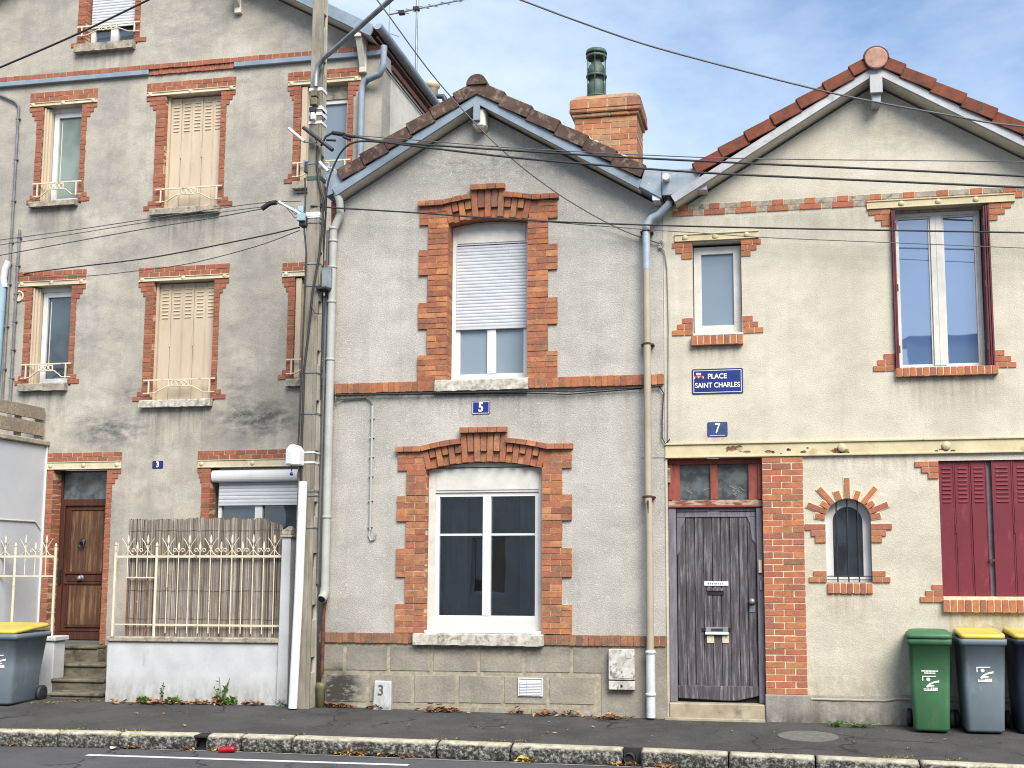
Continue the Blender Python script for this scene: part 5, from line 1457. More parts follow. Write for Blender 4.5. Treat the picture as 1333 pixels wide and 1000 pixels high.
# ================================================================== GROUND
def zb(x):
    pts = [(-30, .07), (-8.3, .07), (-5.5, .075), (-1.4, .025), (1.3, .02), (30, .0)]
    for (a, u), (b, w) in zip(pts[:-1], pts[1:]):
        if x <= b: return u + (w - u) * max(0, (x - a)) / (b - a)
    return pts[-1][1]
def zpav(x, y): return zb(x) + (.035 * y if y < 0 else 0)
def onpav(px, py, dz=0.0):
    z = 0.0
    for _ in range(6):
        p = G(px, py, z); z = zpav(p.x, p.y) + dz
    return Vector((p.x, p.y, z))
KP = [onpav(px, py) for px, py in ((-220, 945), (0, 949), (160, 952), (333, 956), (500, 961), (666, 967.5), (830, 973.5), (1000, 981), (1170, 988.5), (1333, 996), (1500, 1004))]
KP = [Vector((-40, KP[0].y + .1, zpav(-40, KP[0].y)))] + KP + [Vector((40, KP[-1].y - .6, zpav(40, KP[-1].y)))]
def kerb_y(x):
    for a, b in zip(KP[:-1], KP[1:]):
        if x <= b.x: return a.y + (b.y - a.y) * (x - a.x) / (b.x - a.x)
    return KP[-1].y
def zroad(x): return zpav(x, kerb_y(x)) - .155
# asphalt materials
def asphalt(name, c1, c2, crack=True, sc=110):
    t = NT(name)
    base = t.ramp(t.noise(1.1, 7, None, .65), [(.40, c2), (.58, c1)])
    g = t.noise(sc, 2, None, .7)
    base = t.mix(t.maprange(g, .5, .74, 0, .55), base, tuple([min(1, x * 2.6) for x in c1[:3]] + [1]))
    base = t.mix(t.maprange(t.noise(5, 6, (1, 2.5, 1), .7), .55, .72, 0, .35), base, (.11, .10, .08, 1))
    vo = t.n('ShaderNodeTexVoronoi', feature='DISTANCE_TO_EDGE'); vo.inputs['Scale'].default_value = .9
    nz = t.n('ShaderNodeTexNoise'); nz.inputs['Scale'].default_value = 4.0; nz.inputs['Detail'].default_value = 5
    t.l(t.geo.outputs['Position'], nz.inputs['Vector'])
    va = t.n('ShaderNodeVectorMath', operation='MULTIPLY_ADD'); t.l(nz.outputs['Color'], va.inputs[0]); va.inputs[1].default_value = (.3, .3, .3); t.l(t.geo.outputs['Position'], va.inputs[2])
    t.l(va.outputs[0], vo.inputs['Vector'])
    ck = t.math('MULTIPLY', t.math('LESS_THAN', vo.outputs['Distance'], .012), t.maprange(t.noise(.7, 2, off=(2, 5, 5)), .48, .58, 0, .8))
    base = t.mix(ck, base, (.014, .014, .014, 1))
    base = t.mix(t.maprange(t.noise(26, 4, (1, 1, 1), .6, off=(9, 1, 2)), .63, .72, 0, .5), base, (.16, .155, .145, 1))
    t.col(base); t.bump(g, .7, .006)
    return t.set(.88, 0, .3)
M['pavement'] = asphalt('pavement_asphalt', L(.056, .054, .053), L(.034, .033, .033))
M['road'] = asphalt('road_asphalt', L(.070, .070, .074), L(.052, .052, .055))
M['ground'] = plain('ground_earth', L(.09, .085, .07), L(.07, .065, .055), .3, .95)
t = NT('kerb_granite')
nz = t.noise(25, 6, (1, 1, 1.2), .7)
dk = t.maprange(t.noise(6, 5, None, .65), .35, .6, .0, .12)
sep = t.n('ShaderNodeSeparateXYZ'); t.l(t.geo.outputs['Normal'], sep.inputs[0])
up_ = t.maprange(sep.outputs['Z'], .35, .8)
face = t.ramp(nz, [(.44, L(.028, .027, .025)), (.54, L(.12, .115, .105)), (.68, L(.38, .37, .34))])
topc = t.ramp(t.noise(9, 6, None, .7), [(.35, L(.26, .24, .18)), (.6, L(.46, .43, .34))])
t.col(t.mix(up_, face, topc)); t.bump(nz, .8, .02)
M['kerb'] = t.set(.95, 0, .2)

mb = MB(); mb.add([(-150, 150, -.6), (-150, -150, -.6), (150, -150, -.6), (150, 150, -.6)], [(0, 1, 2, 3)])
tag(mb.build('ground', M['ground']), kind='structure')
# pavement
xs = [-40, -25] + [-14 + i * .4 for i in range(56)] + [12, 20, 40]
mb = MB(); vs = []; fs = []
for x in xs:
    ky = kerb_y(x)
    for y in (2.0, .3, 0, ky * .33, ky * .66, ky + .0):
        vs.append((x, y, zpav(x, y) + (rnd(-.003, .003) if ky * .8 < y < 0 else 0)))
for i in range(len(xs) - 1):
    for k in range(5): fs.append((i * 6 + k, i * 6 + k + 1, (i + 1) * 6 + k + 1, (i + 1) * 6 + k))
mb.add(vs, fs); tag(mb.build('pavement', M['pavement'], recalc=False, shade=True), kind='structure')
# road
mb = MB(); vs = []; fs = []
for x in xs:
    ky = kerb_y(x)
    for y in (ky + .3, ky - .14, -4, -9.8):
        vs.append((x, y, zroad(x) + (.03 if y == -4 else 0)))
for i in range(len(xs) - 1):
    for k in range(3): fs.append((i * 4 + k, i * 4 + k + 1, (i + 1) * 4 + k + 1, (i + 1) * 4 + k))
mb.add(vs, fs); tag(mb.build('road', M['road'], recalc=False, shade=True), kind='structure')
mb = MB(); mb.box(-40, 40, -30, -9.8, -.5, .0); tag(mb.build('far_pavement', M['pavement']), kind='structure')
def onroad(px, py):
    z = -.2
    for _ in range(6):
        p = G(px, py, z); ky = kerb_y(p.x); f = max(0, min(1, (ky - .14 - p.y) / (ky - .14 + 4))); z = zroad(p.x) + .03 * f
    return Vector((p.x, p.y, z))
# kerb of granite stones with gaps for two drain outlets
bnd = [(-260, -100), (-98, 84), (86, 163), (165, 262), (277, 320), (322, 385), (387, 572), (574, 667), (669, 812), (836, 948), (950, 1060), (1062, 1195), (1197, 1345), (1347, 1480)]
mb = MB()
for pa, pb in bnd:
    def at(px):
        for (qa, ya), (qb, yb__) in zip(*[[(-260, 944), (0, 949), (160, 952), (333, 956), (500, 961), (666, 967.5), (830, 973.5), (1000, 981), (1170, 988.5), (1333, 996), (1500, 1004)][k:] for k in (0, 1)]):
            if px <= qb: return onpav(px, ya + (yb__ - ya) * (px - qa) / (qb - qa))
    A, B = at(pa), at(pb)
    n = max(4, int((B - A).length / .03))
    prof = [(0, -.02), (0, .006), (-.03, .010), (-.07, .010), (-.11, .008), (-.135, -.002), (-.15, -.02), (-.155, -.05), (-.158, -.085), (-.155, -.12), (-.15, -.17), (-.0, -.19)]
    vs = []; fs = []; m = len(prof)
    for i in range(n + 1):
        f = i / n; c = A.lerp(B, f); end = min(i, n - i)
        for k, (dy, dz) in enumerate(prof):
            q = Vector((c.x, c.y + dy, c.z + dz))
            am = .016 if 4 <= k <= 10 else .006
            d = noise.noise(q * 9 + Vector((pa, 0, 0))) * am + noise.noise(q * 31) * am * .7
            if end == 0 and k: d -= .02
            vs.append((q.x, q.y - d, q.z + (d * .4 if 2 < k < 7 else 0) - (.012 if end == 0 and 1 < k < 6 else 0)))
    for i in range(n):
        for k in range(m): fs.append((i * m + k, i * m + (k + 1) % m, (i + 1) * m + (k + 1) % m, (i + 1) * m + k))
    fs += [tuple(range(m)), tuple(range(n * m + m - 1, n * m - 1, -1))]
    mb.add(vs, fs)
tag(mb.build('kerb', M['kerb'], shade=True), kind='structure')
for px, nm in ((269.5, 'a'), (824, 'b')):
    c = at(px)
    mb = MB(); mb.box(c.x - .09, c.x + .09, c.y - .11, c.y + .02, c.z - .19, c.z - .14); mb.box(c.x - .09, c.x + .09, c.y - .03, c.y + .02, c.z - .14, c.z - .002)
    if nm == 'a': mb.box(c.x - .07, c.x + .07, c.y - .14, c.y - .03, c.z - .025, c.z - .005)
    tag(mb.build('kerb_gap', M['black']), kind='structure')
c = at(824)
tt = thing('drain_outlet', 'short black round drain pipe poking out between two kerb stones', 'drain pipe', (c.x - .02, c.y - .1, c.z - .1))
mb = MB(); r0_ = .055
mb.lathe([(r0_, .12), (r0_, 0), (r0_ - .01, 0), (r0_ - .011, .03)], (c.x - .02, c.y - .16, c.z - .085), (0, 1, 0), 18); mb.build('pipe', M['black'], tt)
MB().lathe([(r0_ - .012, .02), (r0_ - .012, .026)], (c.x - .02, c.y - .16, c.z - .085), (0, 1, 0), 18).build('mouth', M['dark'], tt)
# painted line and gutter seam on the road
def strip(name, pts, w, m, dz=.004):
    mb = MB(); vs = []
    for p in pts: vs += [(p.x, p.y + w / 2, p.z + dz), (p.x, p.y - w / 2, p.z + dz)]
    mb.add(vs, [(2 * i, 2 * i + 1, 2 * i + 3, 2 * i + 2) for i in range(len(pts) - 1)])
    return tag(mb.build(name, m, recalc=False), kind='structure')
M['paintline'] = plain('road_paint', L(.62, .62, .62), L(.46, .46, .46), 14, .7, 0, .3, .2, 60, None, .3, .6, L(.16, .16, .165), 22, .58, .7)
M['seamdark'] = plain('tar_seam', L(.10, .095, .085), L(.05, .05, .045), 6, .9)
M['seam'] = plain('gutter_seam', L(.34, .34, .33), L(.16, .16, .16), 6, .9)
lp = [onroad(113 + (532 - 113) * i / 8, 983.2 + (996.5 - 983.2) * i / 8) for i in range(9)]
strip('road_marking', lp, .085, M['paintline'])
sp = [onroad(px, py) for px, py in ((70, 970.8), (200, 976), (333, 980), (470, 985.5), (600, 990.5), (720, 995), (850, 1000), (1000, 1006))]
strip('gutter_seam', sp, .03, M['seam'])
strip('pavement_seam', [onpav(px, py) for px, py in ((402, 922), (385, 930), (366, 938), (350, 946), (338, 955))], .03, M['seamdark'], .003)
# round cover in the pavement
c = onpav(1052, 958.8)
t = thing('manhole_cover', 'round concrete cover set flush in the pavement near the arched window', 'manhole cover', tuple(c))
mb = MB(); n = 32; rr = X(1092, 958, c.y) - c.x
vs = [(c.x + rr * math.cos(2 * math.pi * i / n), c.y + rr * .95 * math.sin(2 * math.pi * i / n)) for i in range(n)]
mb.add([(x, y, zpav(x, y) + .006) for x, y in vs] + [(x, y, zpav(x, y) - .03) for x, y in vs], [tuple(range(n))] + [(i, (i + 1) % n, (i + 1) % n + n, i + n) for i in range(n)])
mb.build('cover', plain('cover_concrete', L(.15, .145, .135), L(.11, .105, .1), 12, .95, 0, .2, .3, 60), t)
# old stone with a painted 3
q = R(487.5, 511, 886, 924, -.05)
t = thing('number_stone', 'low white stone block painted with a 3, leaning on the base of the grey house', 'marker stone', ((q[0] + q[1]) / 2, -.08, q[2]))
mb = MB(); mb.hexa([(q[0] - .005, -.12, q[2] - .05), (q[1] + .005, -.12, q[2] - .05), (q[1] + .005, -.03, q[2] - .05), (q[0] - .005, -.03, q[2] - .05)], [(q[0] + .005, -.085, q[3]), (q[1] - .01, -.085, q[3] - .005), (q[1] - .01, -.03, q[3] - .005), (q[0] + .005, -.03, q[3])]); mb.build('stone', M['whitewash'], t, .012)
tm = text_mesh('numeral', '3', 0, 0, 0, .17, M['inscr'], None, .95, .003)
tm.parent = t; tm.location = Vector(((q[0] + q[1]) / 2 - .02, -.0985, q[3] - .115)) - wloc(t); tm.rotation_euler = (-.09, 0, 0)
# meter box and vent
q = R(794, 827.5, 844.5, 897)
t = thing('meter_box', 'grimy white meter box with a lower flap, on the base of the grey house', 'meter box', ((q[0] + q[1]) / 2, -.03, q[2]))
zf = Z(810, 885)
MB().box(q[0], q[1], -.12, -.0255, zf + .006, q[3]).build('door', M['meter'], t, .008)
mb = MB(); mb.box(q[0] + .03, q[1] - .03, -.126, -.1205, zf + .03, zf + .14); mb.box(q[0] + .02, q[1] - .02, -.124, -.1205, q[3] - .25, q[3] - .235); mb.box(q[1] - .1, q[1] - .03, -.124, -.1205, q[3] - .1, q[3] - .03); mb.build('relief', M['meter'], t, .003)
MB().lathe([(.055, 0), (.05, .006), (0, .007)], (q[0] + .08, -.126, zf + .085), (0, -1, 0), 16).build('dial_cover', M['meter'], t)
MB().box(q[0], q[1], -.11, -.0255, q[2], zf - .004).build('flap', M['meter'], t, .006)
MB().box(q[0] + .01, q[1] - .01, -.09, -.03, zf - .0035, zf + .0055).build('flap_gap', M['dark'], t)
MB().box((q[0] + q[1]) / 2 - .012, (q[0] + q[1]) / 2 + .012, -.114, -.1105, q[2] + .03, q[2] + .06).build('lock', M['dark'], t)
q = R(675.5, 707.5, 882, 906)
t = thing('air_vent', 'white plastic louvred air grille low on the base of the grey house', 'air vent', ((q[0] + q[1]) / 2, -.03, q[2]))
mb = MB(); mb.box(q[0], q[1], -.036, -.0275, q[2], q[3]); moulding(mb, q[0], q[1], q[2], q[3], -.0361, .014, .012); fr = mb.build('frame', M['pvc'], t, .002)
mb = MB(); w3_ = (q[1] - q[0] - .05) / 3
for c_ in range(3):
    for k in range(9):
        za = q[2] + .025 + k * (q[3] - q[2] - .05) / 9; xa = q[0] + .02 + c_ * (w3_ + .005)
        mb.hexa([(xa, -.037, za), (xa + w3_, -.037, za), (xa + w3_, -.0365, za + .014), (xa, -.0365, za + .014)], [(xa, -.056, za - .012), (xa + w3_, -.056, za - .012), (xa + w3_, -.054, za - .008), (xa, -.054, za - .008)])
mb.build('louvres', M['rollslat'], fr)

# ================================================================== FRONT GARDEN OF HOUSE 3
gx0, gx1 = X(138, 870, -.04), X(364.5, 870, -.04)
zc0, zc1 = Z(250, 836.5, -.07), Z(250, 830, -.07)
t = thing('garden_wall', 'low whitewashed garden wall with a stone coping under the cream railings', 'wall', ((gx0 + gx1) / 2, 0, 0))
MB().box(gx0, gx1, -.04, .16, -.05, zc0).build('wall', M['whitewash'], t, .01)
MB().box(gx0 - .0, gx1 - .002, -.075, .19, zc0 + .001, zc1).build('coping', M['stone'], t, .01)
px0, px1 = X(362, 880, -.08), X(376, 800, -.08)
xa = X(371.5, 740, -.08)
t = thing('gate_post', 'slim pale grey concrete post with a pointed cap between railings and utility pole', 'post', (xa, 0, 0))
hw = .062
pc = Z(376, 700, -.08); pt_ = Z(376, 685, -.08)
MB().hexa([(xa - hw - .01, -.09, -.05), (xa + hw + .01, -.09, -.05), (xa + hw + .01, .12, -.05), (xa - hw - .01, .12, -.05)], [(xa - hw + .005, -.08, pc), (xa + hw - .005, -.08, pc), (xa + hw - .005, .1, pc), (xa - hw + .005, .1, pc)]).build('post', M['whitewash'], t, .008)
mb = MB(); mb.box(xa - hw - .015, xa + hw + .015, -.1, .12, pc + .001, pc + .03); mb.box(xa - hw, xa + hw, -.085, .105, pc + .0305, pc + .085)
mb.hexa([(xa - hw, -.085, pc + .086), (xa + hw, -.085, pc + .086), (xa + hw, .105, pc + .086), (xa - hw, .105, pc + .086)], [(xa - .01, 0, pt_), (xa + .04, 0, pt_), (xa + .04, .02, pt_), (xa - .01, .02, pt_)])
mb.build('cap', M['stone'], t, .006)
# railings: bars with spear heads and scrolls
yr = .04
def spear(mb, x, z, r=.009):
    mb.lathe([(r, 0), (.011, .02), (.019, .045), (.013, .075), (.003, .12)], (x, yr, z), n=8)
def scrolls(mb, x, z, s=1.0):
    for sg in (-1, 1):
        pts = [(x + sg * (.004 + .085 * (i / 7) ** 1.6), yr, z + .16 * s * (i / 7) + .0) for i in range(8)]
        mb.tube(pts, .005, 5)
        mb.tube([(x + sg * .006, yr, z + .01), (x + sg * .05, yr, z - .045), (x + sg * .075, yr, z - .05)], .006, 5)
def curl(mb, x, z):
    for sg in (-1, 1):
        pts = [(x + sg * (.055 + .03 * math.cos(a) * k), yr, z + .03 * math.sin(a) * k) for a, k in [(math.pi - i * .75, 1 - i * .07) for i in range(9)]]
        mb.tube([(x + sg * .004, yr, z - .02)] + pts, .006, 5)
def railing(px_list, zr, zt, zs_, ztall, mb, head):
    for i, (px, kind, zbot) in enumerate(px_list):
        x = X(px, 724, yr)
        if kind == 'T':
            mb.tube([(x, yr, zbot), (x, yr, ztall - .1)], .0075, 6); spear(head, x, ztall - .11); scrolls(head, x, zr + .07)
        elif kind == 'S':
            mb.tube([(x, yr, zbot), (x, yr, zs_ - .08)], .0075, 6); spear(head, x, zs_ - .09, .008); curl(head, x, zr + .075)
        else:
            mb.tube([(x, yr, zbot), (x, yr, zs_ - .03)], .019, 8); head.lathe([(.019, 0), (.021, .02), (.004, .06)], (x, yr, zs_ - .03), n=8)
zr, zlow, ztall, zshort = Z(270, 724.5, yr), Z(270, 814, yr), Z(270, 697.5, yr), Z(270, 708.5, yr)
zmid = Z(180, 752, yr)
t = thing('railings', 'cream iron railings with spear heads on the low whitewashed wall', 'railings', ((gx0 + gx1) / 2, yr, zc1))
mb = MB(); hd = MB()
pl = [(166.5, 'T', zmid), (178.5, 'S', zmid), (192, 'T', zmid), (204, 'P', zc1)]
k = 0
for i in range(12):
    px = 218.7 + i * 13.85
    if px < 364: pl.append((px, 'T' if i % 2 == 0 else 'S', zlow - .1))
railing(pl, zr, 0, zshort, ztall, mb, hd)
mb.build('bars', M['iron'], t); hd.build('finials', M['iron'], t)
mb = MB(); xl, xr_ = X(152, 724, yr), X(370, 724, yr); x4 = X(203, 770, yr)
mb.box(xl, xr_, yr - .008, yr + .008, zr - .014, zr + .014); mb.box(X(202, 813, yr), xr_, yr - .007, yr + .007, zlow - .012, zlow + .012); mb.box(X(164, 752, yr), x4, yr - .007, yr + .007, zmid - .008, zmid + .008)
mb.box(X(150, 813, yr), x4, yr - .006, yr + .006, zlow - .008, zlow + .008)
mb.build('rails', M['iron'], t)
mb = MB()
for px in (166.5, 178.5, 192): x = X(px, 724, yr); mb.tube([(x, yr + .02, zmid - .009), (x, yr + .02, zc1)], .0085, 6)
mb.build('rusty_bars', M['rustiron'], t)
xp = X(148.5, 770, yr)
mb = MB(); mb.tube([(xp, yr, zc1), (xp, yr, Z(149, 711, yr))], .019, 8); mb.lathe([(.019, 0), (.005, .05)], (xp, yr, Z(149, 711, yr)), n=8); mb.tube([(xp - .05, yr + .12, zc1), (xp - .05, yr + .12, Z(146, 707, yr))], .012, 6)
mb.build('end_post', M['iron'], t)
# reed screen tied behind the railings
t = thing('reed_screen', 'brushwood reed screen tied behind the cream railings', 'screen', ((gx0 + gx1) / 2, .1, zc1))
xa, xb = X(165.5, 750, .1), X(366, 750, .1)
mb = MB(); n = 640
for i in range(n):
    f = i / n; x = xa + (xb - xa) * f
    top = Z(250, 675.5, .1) - .008 * math.sin(f * 9) + .006 * math.sin(f * 31)
    if f > .88: top -= (f - .88) * .75
    if .62 < f < .66: top -= .03
    top += rnd(-.016, .010); w = (xb - xa) / n
    d = rnd(0, .016); ln = rnd(-.01, .01)
    mb.hexa([(x - w * .2, .09 + d, zc1 - .02), (x + w * 1.1, .09 + d, zc1 - .02), (x + w * 1.1, .11 + d, zc1 - .02), (x - w * .2, .11 + d, zc1 - .02)],
            [(x - w * .2 + ln, .09 + d, top), (x + w * 1.1 + ln, .09 + d, top), (x + w * 1.1 + ln, .11 + d, top), (x - w * .2 + ln, .11 + d, top)])
tr_ = NT('reeds'); ri = tr_.geo.outputs['Random Per Island']
cr = tr_.ramp(ri, [(0, C('4a443c')), (.3, C('756d63')), (.7, C('98908a')), (1, C('c2b9ae'))])
tr_.col(tr_.mix(tr_.maprange(tr_.noise(3.5, 6, (1, 1, .6), .7), .4, .65, 0, .6), cr, C('6a5f53'))); M['reeds'] = tr_.set(.95, 0, .1)
mb.build('reeds', M['reeds'], t, recalc=False)
mb = MB()
for py in (691, 726, 769, 806): mb.tube([(xa + (xb - xa) * i / 30, .088 + rnd(-.004, .006), Z(250, py, .1) + rnd(-.008, .008)) for i in range(31)], .002, 4)
mb.build('tie_wires', M['darkmetal'], t)
# left railing and gate post
t = thing('gate_pillar', 'narrow white rendered gate pillar with a flat cap beside the grey bin', 'pillar', (X(62, 860, .55), .55, 0))
xa, xb = X(51, 860, .55), X(69, 860, .55); zt = Z(62, 835, .55)
MB().box(xa, xb, .55, .8, -.05, zt).build('pillar', M['whitewash'], t, .012); MB().box(xa - .03, xb + .035, .52, .83, zt + .001, Z(62, 828.5, .55)).build('cap', M['whitewash'], t, .012)
t = thing('low_wall', 'low white wall between gate pillar and garden side wall, behind the grey bin', 'wall', (-10.1, .6, 0))
MB().box(xw + .004, xa - .002, .57, .75, -.05, zt - .1).build('wall', M['whitewash'], t, .01)
yr = .62; zr, zshort, ztall = Z(40, 724.5, yr), Z(40, 709, yr), Z(40, 698, yr)
t = thing('railings', 'cream iron railings with spear heads at the left edge, beside the brown door', 'railings', (X(40, 800, yr), yr, zt))
mb = MB(); hd = MB()
zlo = Z(30, 750, yr)
pl = [(6.5, 'T', zlo), (20, 'P', zt - .11), (33, 'T', zlo), (46, 'S', zlo), (60, 'T', zlo)]
railing(pl, zr, 0, zshort, ztall, mb, hd)
xg = X(70, 770, yr)
mb.tube([(xg, yr, zt), (xg, yr, Z(74, 712, yr))], .019, 8); hd.lathe([(.019, 0), (.021, .015), (.004, .05)], (xg, yr, Z(74, 712, yr)), n=8)
mb.build('bars', M['iron'], t); hd.build('finials', M['iron'], t)
mb = MB(); mb.box(xw + .004, xg, yr - .008, yr + .008, zr - .014, zr + .014); mb.box(xw + .004, xg, yr - .006, yr + .006, zlo - .01, zlo + .01); mb.build('rails', M['iron'], t)

# ================================================================== UTILITY POLE
yf = -.24
xc = X(404, 400, yf)
zg_ = zpav(xc, -.15) - .03; ztp = 11.2
def pw(z): f = (z - zg_) / (ztp - zg_); return .112 + (.066 - .112) * f, .21 + (.12 - .21) * f   # half width, depth
pole = thing('utility_pole', 'tall slotted concrete utility pole strapped with cables in front of the two houses', 'utility pole', (xc, -.13, zg_))
mb = MB()
def seg(xl, xr, ya, yb2, z0, z1, mi=0):
    """box following the taper; xl,xr in units of half width, ya,yb2 fraction of depth"""
    c = []
    for z in (z0, z1):
        w, d = pw(z)
        c.append([(xc + xl * w, yf + ya * d, z), (xc + xr * w, yf + ya * d, z), (xc + xr * w, yf + yb2 * d, z), (xc + xl * w, yf + yb2 * d, z)])
    mb.hexa(c[0], c[1], mi)
seg(-1, .55, 0, 1, zg_, ztp)
seg(.55, 1.0, 0, .22, zg_, ztp, 0); seg(.55, 1.0, .78, 1, zg_, ztp, 1)
z = zg_; st = .62
while z < ztp - .3:
    seg(.551, .99, .22, .78, z, z + st * .72, 1); z += st
mb.build('shaft', [M['pole'], M['poleside']], pole, .006)
def strap(py, m, h=.022, dx=0, name='strap'):
    z = Z(405, py, yf); w, d = pw(z); b = MB()
    e = .006
    b.box(xc - w - e, xc + w + e, yf - e - .002, yf - .001, z - h / 2, z + h / 2); b.box(xc + w + .001, xc + w + e, yf - .001, yf + d + e, z - h / 2, z + h / 2); b.box(xc - w - e, xc - w - .001, yf - .001, yf + d + e, z - h / 2, z + h / 2)
    b.build(name, m, pole)
for py, m, h in ((117, 'white', .04), (141, 'white', .045), (149, 'white', .04), (160, 'white', .035), (232, 'copper', .05), (279, 'white', .05), (283, 'white', .015), (290, 'galv', .015), (213, 'galv', .012), (343, 'galv', .02), (371.5, 'galv', .025), (485, 'galv', .012), (538, 'galv', .02), (589, 'white', .02), (602, 'white', .022), (639, 'galv', .02), (645, 'galv', .015), (687, 'galv', .016)):
    strap(py, M[m], h)
def pbox(name, x0, x1, y0, y1, ya, yb2, m, bev=.006, parent=None):
    q = R(x0, x1, y0, y1, ya); return MB().box(q[0], q[1], ya, yb2, q[2], q[3]).build(name, m, parent or pole, bev)
pbox('fuse_box', 404, 412, 117, 125, yf - .09, yf - .01, M['olive']); pbox('fuse_box', 404, 412, 126.5, 136, yf - .09, yf - .01, M['olive'])
pbox('insulator', 404, 409, 146, 155, yf - .08, yf - .01, M['white']); pbox('clamp', 402, 409, 139, 145, yf - .08, yf - .01, M['darkmetal'])
mb = MB(); mb.tube([P(395, 166, yf - .10), P(433, 195.5, yf - .10)], .028, 6); mb.build('crossarm', M['darkmetal'], pole)
mb = MB(); mb.tube([P(376, 167.5, yf - .12), P(396, 184, yf - .12)], .022, 6); mb.build('insulator', M['white'], pole)
mb = MB(); mb.tube([P(395, 185, yf - .08), P(413, 186, yf - .05), P(405, 172, yf - .06)], .012, 5); mb.build('bracket', M['galv'], pole)
mb = MB(); mb.tube([P(416, 211, yf - .06), P(427, 223, yf - .06)], .022, 6); mb.build('insulator', M['white'], pole)
pbox('junction_box', 394.5, 400, 208, 223, yf - .04, yf + .1, M['galv']); pbox('clamp', 396, 400, 210, 225, yf - .055, yf - .041, M['darkmetal'])
pbox('clamp', 385, 399, 249, 251.5, yf - .03, yf + .02, M['darkmetal'], .002)
pbox('clamp', 386, 396, 277, 287, yf - .10, yf - .01, M['skyblue']); pbox('clamp', 389, 398, 281, 294, yf - .06, yf + .05, M['darkmetal']); pbox('clamp', 387, 394, 268, 277, yf - .07, yf - .0, M['skyblue'])
mb = MB(); mb.tube([P(341, 272, yf - .12), P(351, 265, yf - .12), P(360, 263.5, yf - .12)], .03, 6); mb.build('cable_clamp', M['black'], pole)
mb = MB(); mb.tube([P(363, 263, yf - .11), P(377, 271, yf - .11), P(392, 279, yf - .08)], .02, 6); mb.build('insulator', M['white'], pole)
mb = MB()
for bow in (6, 11, 16): mb.tube([P(360, 264, yf - .12), P(372, 264 + bow * .3, yf - .12), P(384, 268 + bow, yf - .1), P(396, 276, yf - .05)], .006, 4)
mb.build('jumper_wire', M['wiregrey'], pole)
pbox('cabinet', 418.5, 430, 348, 375, yf + .02, yf + .16, M['galv']); pbox('cabinet', 411, 425, 373, 376, yf - .05, yf + .1, M['darkmetal'], .003)
mb = MB(); mb.tube([P(433, 173, yf - .06), P(448, 175.5, yf - .1)], .028, 6); mb.tube([P(449, 176, yf - .1), P(462, 178.5, yf - .1)], .02, 6); mb.tube([P(447, 178, yf - .1), P(456, 182, yf - .1)], .02, 6); mb.tube([P(425, 182.5, yf - .1), P(437, 183, yf - .1)], .014, 6); mb.build('cable_clamp', M['black'], pole)
mb = MB(); mb.tube([P(418, 190, yf - .05), P(424, 178, yf - .06), P(433, 173, yf - .06)], .014, 6); mb.build('jumper_wire', M['wire'], pole)
# cables run down the pole
mb = MB()
mb.tube([P(413, 190, yf - .02), P(412.5, 215, yf - .03), P(415, 238, yf - .03), P(421, 262, yf - .02), P(420, 290, yf - .02), P(416, 330, yf - .03), P(407, 380, yf - .03), P(402, 430, yf - .03), P(396, 480, yf - .02), P(394.5, 530, yf - .02), P(392.5, 580, yf - .02), P(392, 640, yf - .03), P(385, 780, yf - .02)], .015, 6)
mb.tube([P(397, 232, yf - .02), P(397.5, 260, yf - .02), P(396, 300, yf - .02), P(399, 330, yf - .02), P(396, 400, yf - .02), P(393, 470, yf - .02), P(388, 585, yf - .02)], .011, 6)
mb.tube([P(425, 250, yf - .02), P(424, 280, yf + .05), P(421, 330, yf + .15), P(419, 420, yf + .15), P(417, 520, yf + .15)], .013, 6)
mb.tube([P(404, 397, yf - .04), P(410, 408, yf - .05), P(420, 409, yf - .02)], .006, 5)
mb.build('pole_cable', M['wire'], pole)
mb = MB(); mb.tube([P(427, 300, yf + .12), P(425, 380, yf + .14), P(422, 480, yf + .14), P(419, 590, yf + .14), P(413, 760, yf + .14)], .02, 6); mb.build('pole_conduit', M['wiregrey'], pole)
# lamp bracket (its head is above the picture)
mb = MB(); mb.tube([P(411, 113, yf - .05), P(411.5, 98, yf - .05), P(414, 86, yf - .06), P(421, 76, yf - .1), P(432, 67, yf - .18), P(508, 0, yf - .75), P(540, -28, yf - 1.0)], .032, 8); lb = mb.build('lamp_bracket', M['galv'], pole)
c = P(556, -38, yf - 1.08)
MB().lathe([(.05, -.12), (.12, -.05), (.16, .05), (.13, .18), (.05, .26)], c, (.8, -.45, .15), 16).build('lamp_head', M['galv'], lb)
# white box with a tag, white cable guard pipe
q = R(374.5, 392, 586, 606, yf - .12)
mb = MB(); xm = (q[0] + q[1]) / 2
mb.prism([(q[0], q[2]), (q[1], q[2] + .0), (q[1], q[3] - .01), (q[1] - .05, q[3] + .06), (q[0] + .05, q[3] + .06), (q[0], q[3])], yf - .19, yf - .02); jb = mb.build('junction_box', M['white'], pole, .012)
mb = MB(); mb.box(q[0] + .02, q[1] - .09, yf - .196, yf - .1905, q[2] + .02, q[3] - .02); mb.build('box_door', M['rollslat'], jb)
mb = MB(); zt_ = Z(380, 612, yf); 
tgx = X(379.5, 617, yf - .12)
mb.lathe([(.0, 0), (.022, .005), (.022, .011), (0, .012)], (tgx, yf - .13, Z(380, 617, yf - .13)), (0, 1, 0), 14); mb.box(tgx - .006, tgx + .006, yf - .125, yf - .12, Z(380, 615, yf), q[2]); mb.build('seal_tag', M['enamel'], jb)
ygp = yf - .09
mb = MB(); pb0, pb1 = P(381, 922, ygp - .0), P(394.5, 627, ygp)
